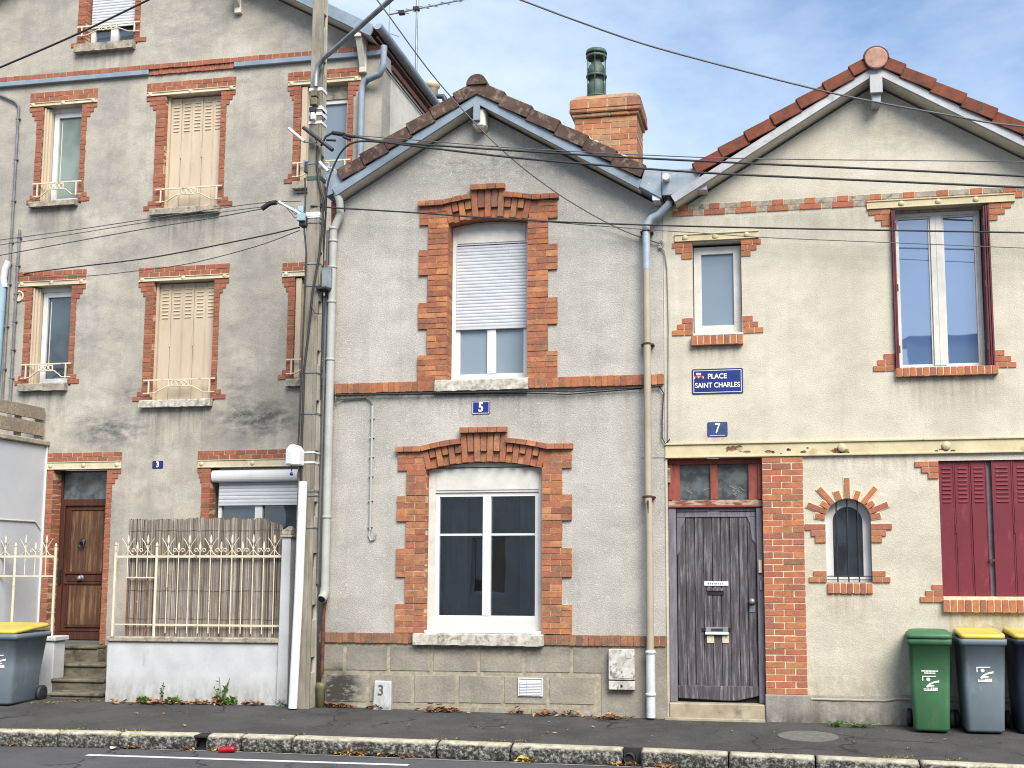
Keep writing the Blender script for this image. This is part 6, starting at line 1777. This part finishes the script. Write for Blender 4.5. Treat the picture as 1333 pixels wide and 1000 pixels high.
mb.tube([(pb0.x, ygp, pb0.z), (pb0.x + (pb1.x - pb0.x) * .5 + .01, ygp, (pb0.z + pb1.z) / 2), (pb1.x, ygp, pb1.z)], .052, 14); mb.build('cable_guard', M['white'], pole)

# ================================================================== OVERHEAD CABLES
def cable(label, pts, r=.011, m='wire', group='overhead cables'):
    vs = [P(px, py, Y) for px, py, Y in pts]
    # smooth through the points
    out = []
    for i in range(len(vs) - 1):
        p0, p1, p2, p3 = vs[max(0, i - 1)], vs[i], vs[i + 1], vs[min(len(vs) - 1, i + 2)]
        for k in range(6):
            t_ = k / 6; out.append(.5 * ((2 * p1) + (p2 - p0) * t_ + (2 * p0 - 5 * p1 + 4 * p2 - p3) * t_ ** 2 + (3 * p1 - p0 - 3 * p2 + p3) * t_ ** 3))
    out.append(vs[-1])
    o = MB().tube(out, r, 6).build('overhead_cable', M[m])
    return tag(o, label, 'cable', group)
cable('thick black cable crossing the top left corner by the attic window', [(-60, 114, -.9), (0, 88, -.9), (95, 47, -1.0), (193, 0, -1.1), (240, -24, -1.2)], .0125)
cable('thin cable descending from the top centre across the sky to the red tiled gable', [(640, -14, -2.0), (678, 0, -1.9), (750, 27, -1.6), (840, 58, -1.3), (950, 88, -1.0), (1065, 117, -.8), (1140, 133, -.7), (1240, 151, -.6), (1290, 160, -.5), (1380, 170, -.45)], .010, 'wiregrey')
cable('upper of the two bold black cables from the pole to the right edge', [(462, 178, yf - .1), (495, 184, -.36), (545, 188, -.4), (666, 196, -.42), (816, 205, -.44), (1000, 214, -.44), (1160, 221, -.44), (1333, 229.5, -.44), (1420, 234, -.44)], .0125)
cable('lower bold black cable looping up from the pole and running to the right edge', [(423, 275, yf - .04), (425, 250, yf - .06), (431, 225, yf - .08), (445, 197, yf - .12), (463, 185, -.4), (495, 185, -.42), (545, 191, -.45), (666, 205, -.46), (786, 215.5, -.48), (916, 225, -.48), (1060, 232, -.48), (1333, 244, -.48), (1420, 248, -.48)], .0125)
cable('thinnest cable just above the two bold black ones', [(455, 176, yf - .1), (560, 184, -.3), (666, 192.5, -.4), (841, 202, -.4), (1000, 207, -.4), (1333, 210.5, -.4), (1420, 211, -.4)], .006, 'wiregrey')
cable('black cable passing in front of both upper windows to the right edge', [(404, 268, yf - .02), (440, 271, -.2), (540, 277, -.2), (686, 287, -.2), (841, 293, -.2), (1000, 297, -.2), (1160, 300, -.2), (1333, 303, -.2), (1420, 305, -.2)], .010)
cable('fine grey cable just under the black one at the small upper window', [(700, 288, -.18), (841, 299, -.18), (920, 304, -.18), (1000, 309.5, -.18), (1160, 316, -.18), (1333, 323, -.18), (1420, 326, -.18)], .005, 'wiregrey')
cable('pale cable slanting down across the dark tiled gable to a wall hook', [(470, -26, -1.6), (498, 9.5, -1.3), (569, 105, -.75), (649, 191, -.4), (723, 250, -.2), (800, 295, -.08), (858, 317, -.03)], .008, 'wiregrey')
cable('topmost thin cable from the pole over the cream shutters to the left edge', [(392, 262, yf), (333, 265, .1), (200, 284, .5), (100, 299, .7), (0, 312.5, .9), (-60, 320, 1.0)], .006, 'wiregrey')
cable('second thin cable from the pole, close under the topmost one', [(345, 271, yf - .1), (333, 270.5, .0), (200, 288, .4), (100, 304, .6), (0, 319, .8), (-60, 327, .9)], .006, 'wiregrey')
cable('third thin cable from the pole to the left edge, above the lower brick lintels', [(341, 272, yf - .1), (270, 285, .1), (200, 296, .3), (100, 314, .5), (0, 332.5, .7), (-60, 343, .8)], .007, 'wiregrey')
cable('dark cable from the pole to the lintel bracket of the lower left window', [(390, 296, yf - .02), (333, 309, .2), (200, 335, .8), (100, 347.5, 1.2), (40, 355, Y3 - .05), (30, 358, Y3 - .03)], .009)
cable('lowest grey cable sagging from the pole towards the lower cream shutter', [(390, 300, yf - .02), (333, 321, .2), (250, 342.5, .7), (180, 352.5, 1.0), (112, 359.5, 1.3), (40, 362, Y3 - .05)], .006, 'wiregrey')
# ================================================================== BINS
def rrect(w, d, r, n=4):
    pts = []
    for cx_, cy_, a0 in ((w / 2 - r, d / 2 - r, 0), (-w / 2 + r, d / 2 - r, 90), (-w / 2 + r, -d / 2 + r, 180), (w / 2 - r, -d / 2 + r, 270)):
        for i in range(n + 1):
            a = math.radians(a0 + 90 * i / n); pts.append((cx_ + r * math.cos(a), cy_ + r * math.sin(a)))
    return pts
def loft(mb, rings, mi=0, cap=True):
    n = len(rings[0]); k = len(mb.v)
    for rg in rings: mb.v += [Vector(p) for p in rg]
    for i in range(len(rings) - 1):
        for j in range(n):
            mb.f.append([k + i * n + j, k + i * n + (j + 1) % n, k + (i + 1) * n + (j + 1) % n, k + (i + 1) * n + j]); mb.m.append(mi); mb.sm.append(True)
    if cap:
        mb.f.append([k + j for j in range(n)][::-1]); mb.m.append(mi); mb.sm.append(False)
        q = k + (len(rings) - 1) * n; mb.f.append([q + j for j in range(n)]); mb.m.append(mi); mb.sm.append(False)

def wheelie(label, loc, rot, mat, lidm, w=.48, d=.54, h=1.0, text=False, overfull=0.0, logo_dx=.0, logo_z=.62, group='wheelie bins on the pavement', logo=True):
    t = thing('wheelie_bin', label, 'bin', (0, 0, 0), group)
    mb = MB(); wb, db = w * .80, d * .74
    def ring(z, ww, dd, yo, r): return [(x, y + yo, z) for x, y in rrect(ww, dd, r)]
    y0 = .03
    loft(mb, [ring(.02, wb - .03, db - .03, -.0 - y0, .05), ring(.045, wb, db, -y0, .055), ring(h * .5, (wb + w * .93) / 2, (db + d * .92) / 2, -y0 * .5, .055), ring(h - .09, w * .93, d * .92, 0, .055), ring(h - .085, w * 1.0, d * .99, 0, .05), ring(h - .03, w * 1.01, d * 1.0, 0, .05), ring(h - .025, w * .99, d * .98, 0, .05)])
    body = mb.build('body', mat, t, shade=False)
    # lid
    mb = MB()
    loft(mb, [ring(h - .022, w * 1.03, d * 1.04, 0, .06), ring(h + .015, w * 1.03, d * 1.04, 0, .06), ring(h + .03, w * .95, d * .96, 0, .07), ring(h + .05, w * .86, d * .88, .01, .08), ring(h + .058, w * .7, d * .74, .01, .09)] if not overfull else
         [ring(h - .022, w * .93, d * .96, 0, .06), ring(h - .0, w * .95, d * .97, .0, .06), ring(h + .02, w * .92, d * .95, .0, .06), ring(h + .028, w * .84, d * .88, .01, .07), ring(h + .016, w * .78, d * .8, .01, .07)])
    lid = mb.build('lid', lidm, t)
    if overfull:
        for v in lid.data.vertices:
            if v.co.z > h - .03: v.co.z += overfull * (v.co.y + d / 2) / d
    mb = MB(); mb.tube([(-w * .40, d / 2 + .06, h - .02), (w * .40, d / 2 + .06, h - .02)], .014, 8)
    for s in (-.38, 0, .38): mb.box(w * s - .012, w * s + .012, d / 2 - .02, d / 2 + .06, h - .06, h - .01)
    mb.build('handle', mat, t)
    for s in (-1, 1):
        wm = MB(); xw_ = s * (wb / 2 + .035); r_ = .1
        wm.lathe([(.03, -.03), (r_ - .02, -.028), (r_, -.018), (r_, .018), (r_ - .02, .028), (.03, .03)], (xw_, db / 2 + .0, r_), (1, 0, 0), 20)
        wo = wm.build('wheel', M['black'], t)
        MB().lathe([(.045, -.032), (.05, 0), (.045, .032)], (xw_, db / 2, r_), (1, 0, 0), 12).build('hub', M['darkmetal'], wo)
    MB().tube([(-wb / 2 - .02, db / 2, .1), (wb / 2 + .02, db / 2, .1)], .012, 6).build('axle', M['darkmetal'], t)
    if logo:
        lg = MB(); zc_ = h * logo_z
        f = (zc_ - .045) / (h - .135); dd = db + (d * .92 - db) * f; yc = -y0 * (1 - f) - dd / 2
        slope = ((d * .92 - db) / 2 - y0) / (h - .135)
        def yy(z): return yc - (z - zc_) * slope - .0035
        def poly(pts):
            k = len(pts); lg.add([(x + logo_dx, yy(z) - .002, z + zc_ - 0) if False else (x + logo_dx, yy(z + zc_) - .002, z + zc_) for x, z in pts] + [(x + logo_dx, yy(z + zc_) + .006, z + zc_) for x, z in pts], [tuple(range(k)), tuple(range(2 * k - 1, k - 1, -1))] + [(i, i + k, (i + 1) % k + k, (i + 1) % k) for i in range(k)])
        u = .0098
        poly([(-8 * u, 8 * u), (-8 * u, 2.6 * u), (-7.1 * u, 2.6 * u), (-7.1 * u, 7.1 * u), (6 * u, 7.4 * u), (6 * u, 8.2 * u)])
        poly([(-1.9 * u + 2.0 * u * math.cos(a), 4.4 * u + 1.9 * u * math.sin(a)) for a in [i * math.pi / 6 for i in range(12)]])
        poly([(9.2 * u, 3.6 * u), (4 * u, 2.4 * u), (-1 * u, .2 * u), (-4.5 * u, -3 * u), (-3.5 * u, -4.2 * u), (4 * u, -2.6 * u), (4.2 * u, -1.8 * u), (-.6 * u, -1.4 * u), (4 * u, .8 * u), (9 * u, 1.6 * u)])
        for i, (xa, xb) in enumerate(((-7, -5.8), (-5.5, -4.2), (-3.9, -2.8), (-2.5, -1.2), (-.9, .2))): poly([(xa * u, -6.2 * u), (xb * u, -6.2 * u), (xb * u, -5.3 * u), (xa * u, -5.3 * u)])
        for i in range(4): poly([((.6 + i * 1.75) * u, -6.4 * u), ((1.9 + i * 1.75) * u, -6.4 * u), ((1.9 + i * 1.75) * u, -4.2 * u), ((.6 + i * 1.75) * u, -4.2 * u)])
        poly([(-6.8 * u, -7.6 * u), (7.4 * u, -7.6 * u), (7.4 * u, -6.8 * u), (-6.8 * u, -6.8 * u)])
        if text:
            for z_, n, x0_ in ((12.6, 12, -8.6), (10.4, 8, -5.8)):
                for i in range(n): poly([((x0_ + i * 1.45) * u, z_ * u), ((x0_ + 1.15 + i * 1.45) * u, z_ * u), ((x0_ + 1.15 + i * 1.45) * u, (z_ + 1.3) * u), ((x0_ + i * 1.45) * u, (z_ + 1.3) * u)])
        lg.build('logo', M['lettering'], body)
    t.location = loc; t.rotation_euler = (0, 0, rot)
    return t
def binloc(px, py, d):
    p = onpav(px, py); y = p.y + d * .40
    return (p.x, y, zpav(p.x, y) - .004)
def bw(px0, px1, py, Y): return X(px1, py, Y) - X(px0, py, Y)
p = onpav(1215, 955)
wg = bw(1182, 1241, 845, p.y - .05)
hg = Z(1212, 829, p.y - .05) - p.z
wheelie('green bin with a green lid and white logo, nearest the brick pillar', binloc(1216, 955, .54), -.10, M['bingreen'], M['bingreen'], wg, .54, hg, True, logo_z=.51)
wheelie('grey bin with a yellow lid standing next to the green bin', binloc(1283.5, 956.5, .54), 0.02, M['bingrey'], M['binyellow'], bw(1249, 1312, 845, p.y - .05), .54, hg + .0, False, .045, logo_z=.61)
wheelie('dark navy bin with a yellow lid cut off by the right edge', binloc(1353, 957, .54), 0.05, M['binnavy'], M['binyellow'], wg + .03, .56, hg, False, .05, logo=False)
p = onpav(-14, 919.5)
hb = Z(10, 823, p.y - .02) - p.z
wl = (X(24, 870, p.y) - X(-60, 870, p.y)) * 1.0
wheelie('large grey bin with an overfull yellow lid at the left edge beside the gate pillar', (X(13, 900, p.y) - wl * .42, p.y + .31, p.z), 0.03, M['bingrey'], M['binyellow'], wl, .74, hb, False, .06, .20, .60)

# ================================================================== LEAVES, WEEDS, LITTER
def leaf_shape(mb, c, s, mi, tilt=.5):
    a = rnd(0, 6.28); ax = Vector((math.cos(a), math.sin(a), rnd(-tilt, tilt))).normalized(); b = Vector((-math.sin(a), math.cos(a), rnd(-tilt, tilt)))
    b = (b - ax * b.dot(ax)).normalized(); n = ax.cross(b); c = Vector(c)
    k = rnd(.25, .7); q = rnd(.1, .4)
    outl = [(-1, 0, 0), (-.45, .42, q), (-.1, .3, q * .6), (.2, .6, q), (.45, .25, q * .4), (1, .05, .15), (.5, -.3, q * .5), (.15, -.55, q), (-.15, -.25, q * .5), (-.5, -.4, q)]
    vs = [c + ax * s * u + b * s * v * (.7 + k * .5) + n * s * w for u, v, w in outl] + [c]
    m = len(outl)
    mb.add(vs, [(i, (i + 1) % m, m) for i in range(m)], mi)
LV = [plain('brown_leaf', L(.21, .095, .04), L(.12, .05, .022), 30, .8), plain('ochre_leaf', L(.36, .22, .07), L(.26, .14, .05), 30, .8), plain('tan_leaf', L(.42, .28, .17), L(.30, .18, .1), 30, .8), plain('yellow_leaf', L(.45, .36, .08), L(.33, .25, .06), 30, .8), plain('green_leaf', L(.10, .18, .04), L(.07, .13, .03), 30, .7)]
mb = MB()
def pile(px, py, wpx, n, s=.036, hz=.06, road=False, mix=(0, 0, 1, 2)):
    for _ in range(int(n * 1.35)):
        x = px + random.gauss(0, wpx / 2.2)
        p = (onroad if road else onpav)(x, py + rnd(-2.0, 1.2))
        if not road and p.y > -.06: p.y = -.06 - rnd(0, .05); p.z = zpav(p.x, p.y)
        if road: p.y = min(p.y, kerb_y(p.x) - .175)
        p.z += .012 + abs(random.gauss(0, hz * .5)) * max(0, 1 - abs(x - px) / wpx)
        leaf_shape(mb, p, s * rnd(.7, 1.5), random.choice(mix))
for a in ((205, 917, 40, 60), (255, 917, 22, 22), (291, 917, 22, 30, .04, .09), (330, 918, 20, 10), (434, 919.5, 16, 40, .03, .05, False, (0, 0, 2)), (455, 919, 22, 40, .028, .04, False, (0, 0, 2)), (494, 922, 14, 24), (560, 927, 10, 14), (575, 927, 18, 26), (590, 927.5, 12, 12), (677, 928, 10, 20, .032, .07), (712, 932, 20, 20), (745, 933, 24, 12), (795, 937, 24, 46, .03, .06), (110, 914, 16, 10), (150, 916, 16, 8)): pile(*a)
for a in ((465, 981, 20, 46, .032, .05, True, (2, 1, 2, 3)), (492, 984, 22, 12, .03, .03, True), (510, 985, 14, 6, .035, .02, True), (530, 987, 10, 8, .03, .01, True, (0, 0)), (180, 974, 16, 12, .03, .02, True, (0, 2)), (690, 990, 10, 14, .05, .05, True, (3, 4, 3)), (805, 996, 18, 12, .03, .02, True, (3, 1)), (824, 996, 6, 10, .035, .03, True, (0, 1)), (870, 1000, 30, 8, .03, .01, True, (0, 1)), (250, 976, 10, 8, .03, .02, True), (312, 972, 8, 16, .035, .05, True, (1, 3)), (20, 970, 40, 14, .02, .01, True, (0, 0, 2)), (300, 977, 40, 12, .02, .01, True)): pile(*a)
for px, py, m_ in ((455, 943, 0), (533, 946, 2), (610, 930, 2), (620, 948, 2), (630, 949, 0), (654, 949, 2), (713, 955, 1), (722, 955.5, 2), (738, 952, 2), (772, 948, 2), (953, 953, 1), (1128, 957, 1), (1231, 964, 2), (178, 930, 2), (213, 930, 1), (1183, 976, 2), (715, 941, 2), (1300, 968, 0), (95, 940, 2), (240, 946, 2), (915, 943, 0), (660, 941, 3)):
    leaf_shape(mb, onpav(px, py) + Vector((0, 0, .012)), rnd(.022, .035), m_, .25)
for _ in range(150):
    p = onpav(rnd(0, 1333), rnd(925, 985)); 
    if kerb_y(p.x) + .1 < p.y < -.03: leaf_shape(mb, p + Vector((0, 0, .008)), rnd(.006, .014), random.choice((0, 1, 2, 2)), .2)
tag(mb.build('fallen_leaves', LV, recalc=False), 'dry brown autumn leaves drifted against the walls and along the kerb', 'fallen leaves', kind='stuff')

def blade(mb, p0, p1, w, mi=0, n=4, bend=Vector((0, 0, 0))):
    p0 = Vector(p0); p1 = Vector(p1); s = Vector((w, 0, 0)) if abs((p1 - p0).x) < abs((p1 - p0).z) + .01 else Vector((0, w, w * .5))
    vs = []
    for i in range(n + 1):
        f = i / n; c = p0.lerp(p1, f) + bend * f * f; q = s * (.5 * (1 - f) ** .7 + .05); vs += [c - q, c + q]
    mb.add(vs, [(2 * i, 2 * i + 1, 2 * i + 3, 2 * i + 2) for i in range(n)], mi)
def leafq(mb, c, d, w, mi=0):
    c = Vector(c); d = Vector(d); s = d.cross(Vector((rnd(-.3, .3), 1, .3))).normalized() * w
    mb.add([c, c + d * .4 + s, c + d, c + d * .45 - s], [(0, 1, 2, 3)], mi)
M['leaf2'] = plain('young_weed_leaf', L(.14, .26, .05), L(.09, .17, .035), 30, .6)
def weed(label, px, py, kind, h, n=8, sp=.06):
    p = onpav(px, py)
    if p.y > -.06: p.y = -.06; p.z = zpav(p.x, p.y)
    mb = MB()
    if kind == 'grass':
        for _ in range(n):
            q = p + Vector((rnd(-sp, sp) * .5, rnd(-.03, .0), 0)); a = rnd(-1, 1)
            blade(mb, q, q + Vector((a * sp, rnd(-.06, .0), h * rnd(.5, 1))), .012, random.choice((0, 1)), 4, Vector((a * sp * .9, -.02, -h * .25)))
    elif kind == 'stalk':
        for _ in range(n):
            a = rnd(-1, 1); q = p + Vector((rnd(-.03, .03), 0, 0)); tip = q + Vector((a * sp, rnd(-.05, 0), h * rnd(.6, 1)))
            mb.tube([q, q.lerp(tip, .5) + Vector((rnd(-.02, .02), 0, 0)), tip], .004, 4, 0)
            for k in range(int(h / .032)):
                c = q.lerp(tip, rnd(.15, 1)); leafq(mb, c, Vector((rnd(-1, 1), rnd(-.8, .2), rnd(-.2, .8))).normalized() * rnd(.025, .05), .011, random.choice((0, 1)))
    else:
        for _ in range(n):
            q = p + Vector((rnd(-sp, sp), rnd(-.06, 0), rnd(0, h * .6))); leafq(mb, q, Vector((rnd(-1, 1), rnd(-1, .1), rnd(.0, 1))).normalized() * rnd(.04, .08), .02, random.choice((0, 1, 1)))
    o = mb.build('weed', [M['leaf'], M['leaf2']], None, recalc=False)
    return tag(o, label, 'weed', 'weeds at the foot of the walls')
weed('tallest leafy weed, growing against the whitewashed garden wall', 303, 913, 'stalk', .34, 5, .12)
weed('low bushy weed at the right foot of the tallest weed', 321, 912, 'bush', .12, 60, .09)
weed('spindly thin weed in the middle of the whitewashed garden wall', 226, 912, 'stalk', .28, 2, .06)
weed('short bright weed in the leaves beside the spindly one', 243, 912, 'bush', .09, 40, .06)
weed('small round weed left in the leaf pile by the garden wall', 199, 912, 'bush', .09, 34, .05)
weed('fan of long grass at the left of the white cable guard pipe', 369, 918, 'grass', .13, 18, .10)
weed('clump of grass at the right foot of the white cable guard pipe', 390, 921, 'grass', .13, 22, .09)
weed('tiny grass tuft at the white stone painted with a 3', 507, 922, 'grass', .06, 12, .03)
weed('upright grass tuft right of the air grille', 742, 931, 'grass', .13, 10, .025)
weed('rosette of broad leaves at the plinth near the green bin', 1118, 947, 'grass', .11, 40, .13)
weed('flat little weed left of the leafy rosette at the plinth', 1088, 946, 'bush', .04, 20, .07)
# moss and grass along the joints
mb = MB()
for px0, px1, py, n in ((10, 110, 951, 40), (150, 190, 952.5, 90), (70, 130, 951, 40), (640, 690, 966, 60), (380, 400, 957, 20), (1150, 1190, 988, 30), (1230, 1260, 990, 20), (40, 75, 916, 70), (75, 135, 914, 40), (1000, 1010, 981, 12), (560, 600, 964, 30), (490, 510, 950, 0)):
    for _ in range(n):
        q = onpav(rnd(px0, px1), py + rnd(-1.5, 1.0)); q.z += .006; leafq(mb, q, Vector((rnd(-1, 1), rnd(-1, 1), rnd(.1, .8))).normalized() * rnd(.012, .03), .008, random.choice((0, 1)))
tag(mb.build('moss_tufts', [plain('moss', L(.13, .14, .04), L(.08, .09, .03), 30, .9), plain('dry_moss', L(.25, .22, .08), L(.17, .14, .05), 30, .9)], recalc=False), 'moss and tiny grass growing in the kerb and pavement joints', 'moss', kind='stuff')
# crushed red can in the gutter, scrap of paper
p = onroad(296, 980); p.y = min(p.y, kerb_y(p.x) - .21)
t = thing('drink_can', 'crushed red drink can lying in the gutter by the kerb gap', 'can', tuple(p))
mb = MB(); rr = .033
mb.lathe([(.022, -.085), (.028, -.08), (rr, -.07), (rr * .86, -.02), (rr * .95, .02), (rr, .06), (.026, .075), (.02, .078)], p + Vector((-.0, .0, rr)), (.97, .2, .05), 16); mb.build('body', M['canred'], t)
MB().lathe([(.024, -.0855), (.024, -.088), (0, -.0885)], p + Vector((0, 0, rr)), (.97, .2, .05), 14).build('end', M['galv'], t)
p = onroad(148, 976); p.y = min(p.y, kerb_y(p.x) - .22); mb = MB(); n = 7
mb.add([p + Vector((rnd(-.03, .03) + .06 * math.cos(i * 6.28 / n), .035 * math.sin(i * 6.28 / n), .012 + rnd(0, .025))) for i in range(n)] + [p + Vector((0, 0, .03))], [(i, (i + 1) % n, n) for i in range(n)])
tag(mb.build('paper_scrap', M['white'], recalc=False), 'small white crumpled scrap of paper in the gutter at the left', 'litter')

# ================================================================== houses across the street (seen in the panes)
yo = -19.5
M['opp'] = render_wall('opposite_render', L(.66, .64, .60), L(.74, .72, .68), L(.55, .53, .49), 30)
def opposite(label, xa, xb, h, ridge, wins):
    t = thing('house', label, 'house', ((xa + xb) / 2, yo, 0), 'houses across the street')
    hs = [[(x - w / 2, z), (x + w / 2, z), (x + w / 2, z + hh), (x - w / 2, z + hh)] for x, z, w, hh in wins]
    MB().holed([(xa, -.3), (xb, -.3), (xb, h), (xa, h)], hs, yo - .3, yo).build('wall', M['opp'], t)
    for x, z, w, hh in wins:
        o = frame_mb(x - w / 2, x + w / 2, z, z + hh, yo - .2, .07, .06, 1, .1).build('window', M['pvc'], t)
        MB().box(x - w / 2, x + w / 2, yo - .26, yo - .2, z, z + hh).build('pane', M['glass'], o)
    mb = MB(); mb.hexa([(xa, yo + .35, h - .1), (xb, yo + .35, h - .1), (xb, yo + .35, h + .05), (xa, yo + .35, h + .05)], [(xa, yo - 4, h - .1 + ridge), (xb, yo - 4, h - .1 + ridge), (xb, yo - 4, h + .05 + ridge), (xa, yo - 4, h + .05 + ridge)]); mb.build('roof', M['tile5'], t)
opposite('plain rendered house mirrored in the lower panes of the grey house', -16.5, -6.6, 4.6, 2.2, [(-14.5, .9, 1.1, 1.7), (-11.5, 0, 1.0, 2.2), (-8.6, .9, 1.1, 1.7)])
opposite('low rendered house mirrored in the arched window', -6.5, 3.5, 3.9, 2.0, [(-4.8, .9, 1.2, 1.5), (-1.8, 0.0, 1.0, 2.2), (1.2, .9, 1.2, 1.5)])
opposite('taller rendered house reflected beyond the low one', 3.6, 12, 8.1, .6, [(5.2, .9, 1.1, 1.6), (8.2, .9, 1.1, 1.6), (5.2, 3.3, 1.1, 1.4), (8.2, 3.3, 1.1, 1.4)])

# ================================================================== SKY AND LIGHT
w = bpy.data.worlds.new('World'); SC.world = w; w.use_nodes = True
nt = w.node_tree; bg = nt.nodes['Background']
sky = nt.nodes.new('ShaderNodeTexSky'); sky.sky_type = 'NISHITA'; sky.sun_disc = False
EL, AZ = math.radians(44), math.radians(148)      # sun high behind the camera, a little to the left
sky.sun_elevation = EL; sky.sun_rotation = AZ; sky.air_density = 1.0; sky.dust_density = .6; sky.ozone_density = 1.6
tc = nt.nodes.new('ShaderNodeTexCoord')
def wn(scale, st, det=7, rough=.62, loc=(0, 0, 0)):
    mp = nt.nodes.new('ShaderNodeMapping'); mp.inputs['Scale'].default_value = st; mp.inputs['Location'].default_value = loc
    nt.links.new(tc.outputs['Generated'], mp.inputs[0])
    n = nt.nodes.new('ShaderNodeTexNoise'); n.inputs['Scale'].default_value = scale; n.inputs['Detail'].default_value = det; n.inputs['Roughness'].default_value = rough
    n.inputs['Distortion'].default_value = .3
    nt.links.new(mp.outputs[0], n.inputs['Vector']); return n.outputs['Fac']
def wmr(v, a, b, c, d):
    m = nt.nodes.new('ShaderNodeMapRange'); nt.links.new(v, m.inputs[0])
    for i, x in enumerate((a, b, c, d)): m.inputs[i + 1].default_value = x
    return m.outputs[0]
def wmath(op, a, b):
    m = nt.nodes.new('ShaderNodeMath'); m.operation = op; m.use_clamp = op in ('ADD', 'MULTIPLY')
    for s, i in ((a, 0), (b, 1)):
        if isinstance(s, (int, float)): m.inputs[i].default_value = s
        else: nt.links.new(s, m.inputs[i])
    return m.outputs[0]
sp_ = nt.nodes.new('ShaderNodeSeparateXYZ'); nt.links.new(tc.outputs['Generated'], sp_.inputs[0])
c1 = wmr(wn(2.6, (1, 1, 2.2), 7, .6, SKYLOC), .36, .66, 0, 1)
c2 = wmr(wn(13, (1, 1, 2.6), 5, .6), .3, .75, -.16, .16)
cl = wmath('ADD', c1, c2)
lowz = wmr(sp_.outputs['Z'], .12, .60, .62, -.06)       # milkier towards the horizon
eastx = wmr(sp_.outputs['X'], -.45, .30, .22, -.42)
fac = wmath('ADD', wmath('MULTIPLY', cl, .62), wmath('ADD', lowz, eastx))
rgb = nt.nodes.new('ShaderNodeRGB'); rgb.outputs[0].default_value = CLOUD
mx = nt.nodes.new('ShaderNodeMix'); mx.data_type = 'RGBA'
nt.links.new(fac, mx.inputs[0]); nt.links.new(sky.outputs[0], mx.inputs[6]); nt.links.new(rgb.outputs[0], mx.inputs[7])
nt.links.new(mx.outputs[2], bg.inputs['Color']); bg.inputs['Strength'].default_value = SKYS
sd = bpy.data.lights.new('sun', 'SUN'); sd.energy = SUNE; sd.angle = math.radians(SUNA); sd.color = (1, .94, .84)
so = bpy.data.objects.new('sun', sd); COL.objects.link(so)
# Blender's sky puts the sun at rotation measured from +Y clockwise
dirv = Vector((math.sin(AZ) * math.cos(EL), math.cos(AZ) * math.cos(EL), math.sin(EL)))
so.rotation_euler = dirv.to_track_quat('Z', 'Y').to_euler()
SC.view_settings.view_transform = 'Standard'; SC.view_settings.look = 'None'; SC.view_settings.exposure = EXPO; SC.view_settings.gamma = 1.0
SC.view_settings.use_curve_mapping = False
SC.cycles.pixel_filter_type = 'BLACKMAN_HARRIS'; SC.cycles.filter_width = 1.1
SC.cycles.max_bounces = 6; SC.cycles.diffuse_bounces = 3; SC.cycles.glossy_bounces = 3; SC.cycles.transmission_bounces = 2
SC.cycles.use_denoising = True
SC.cycles.sample_clamp_indirect = 6
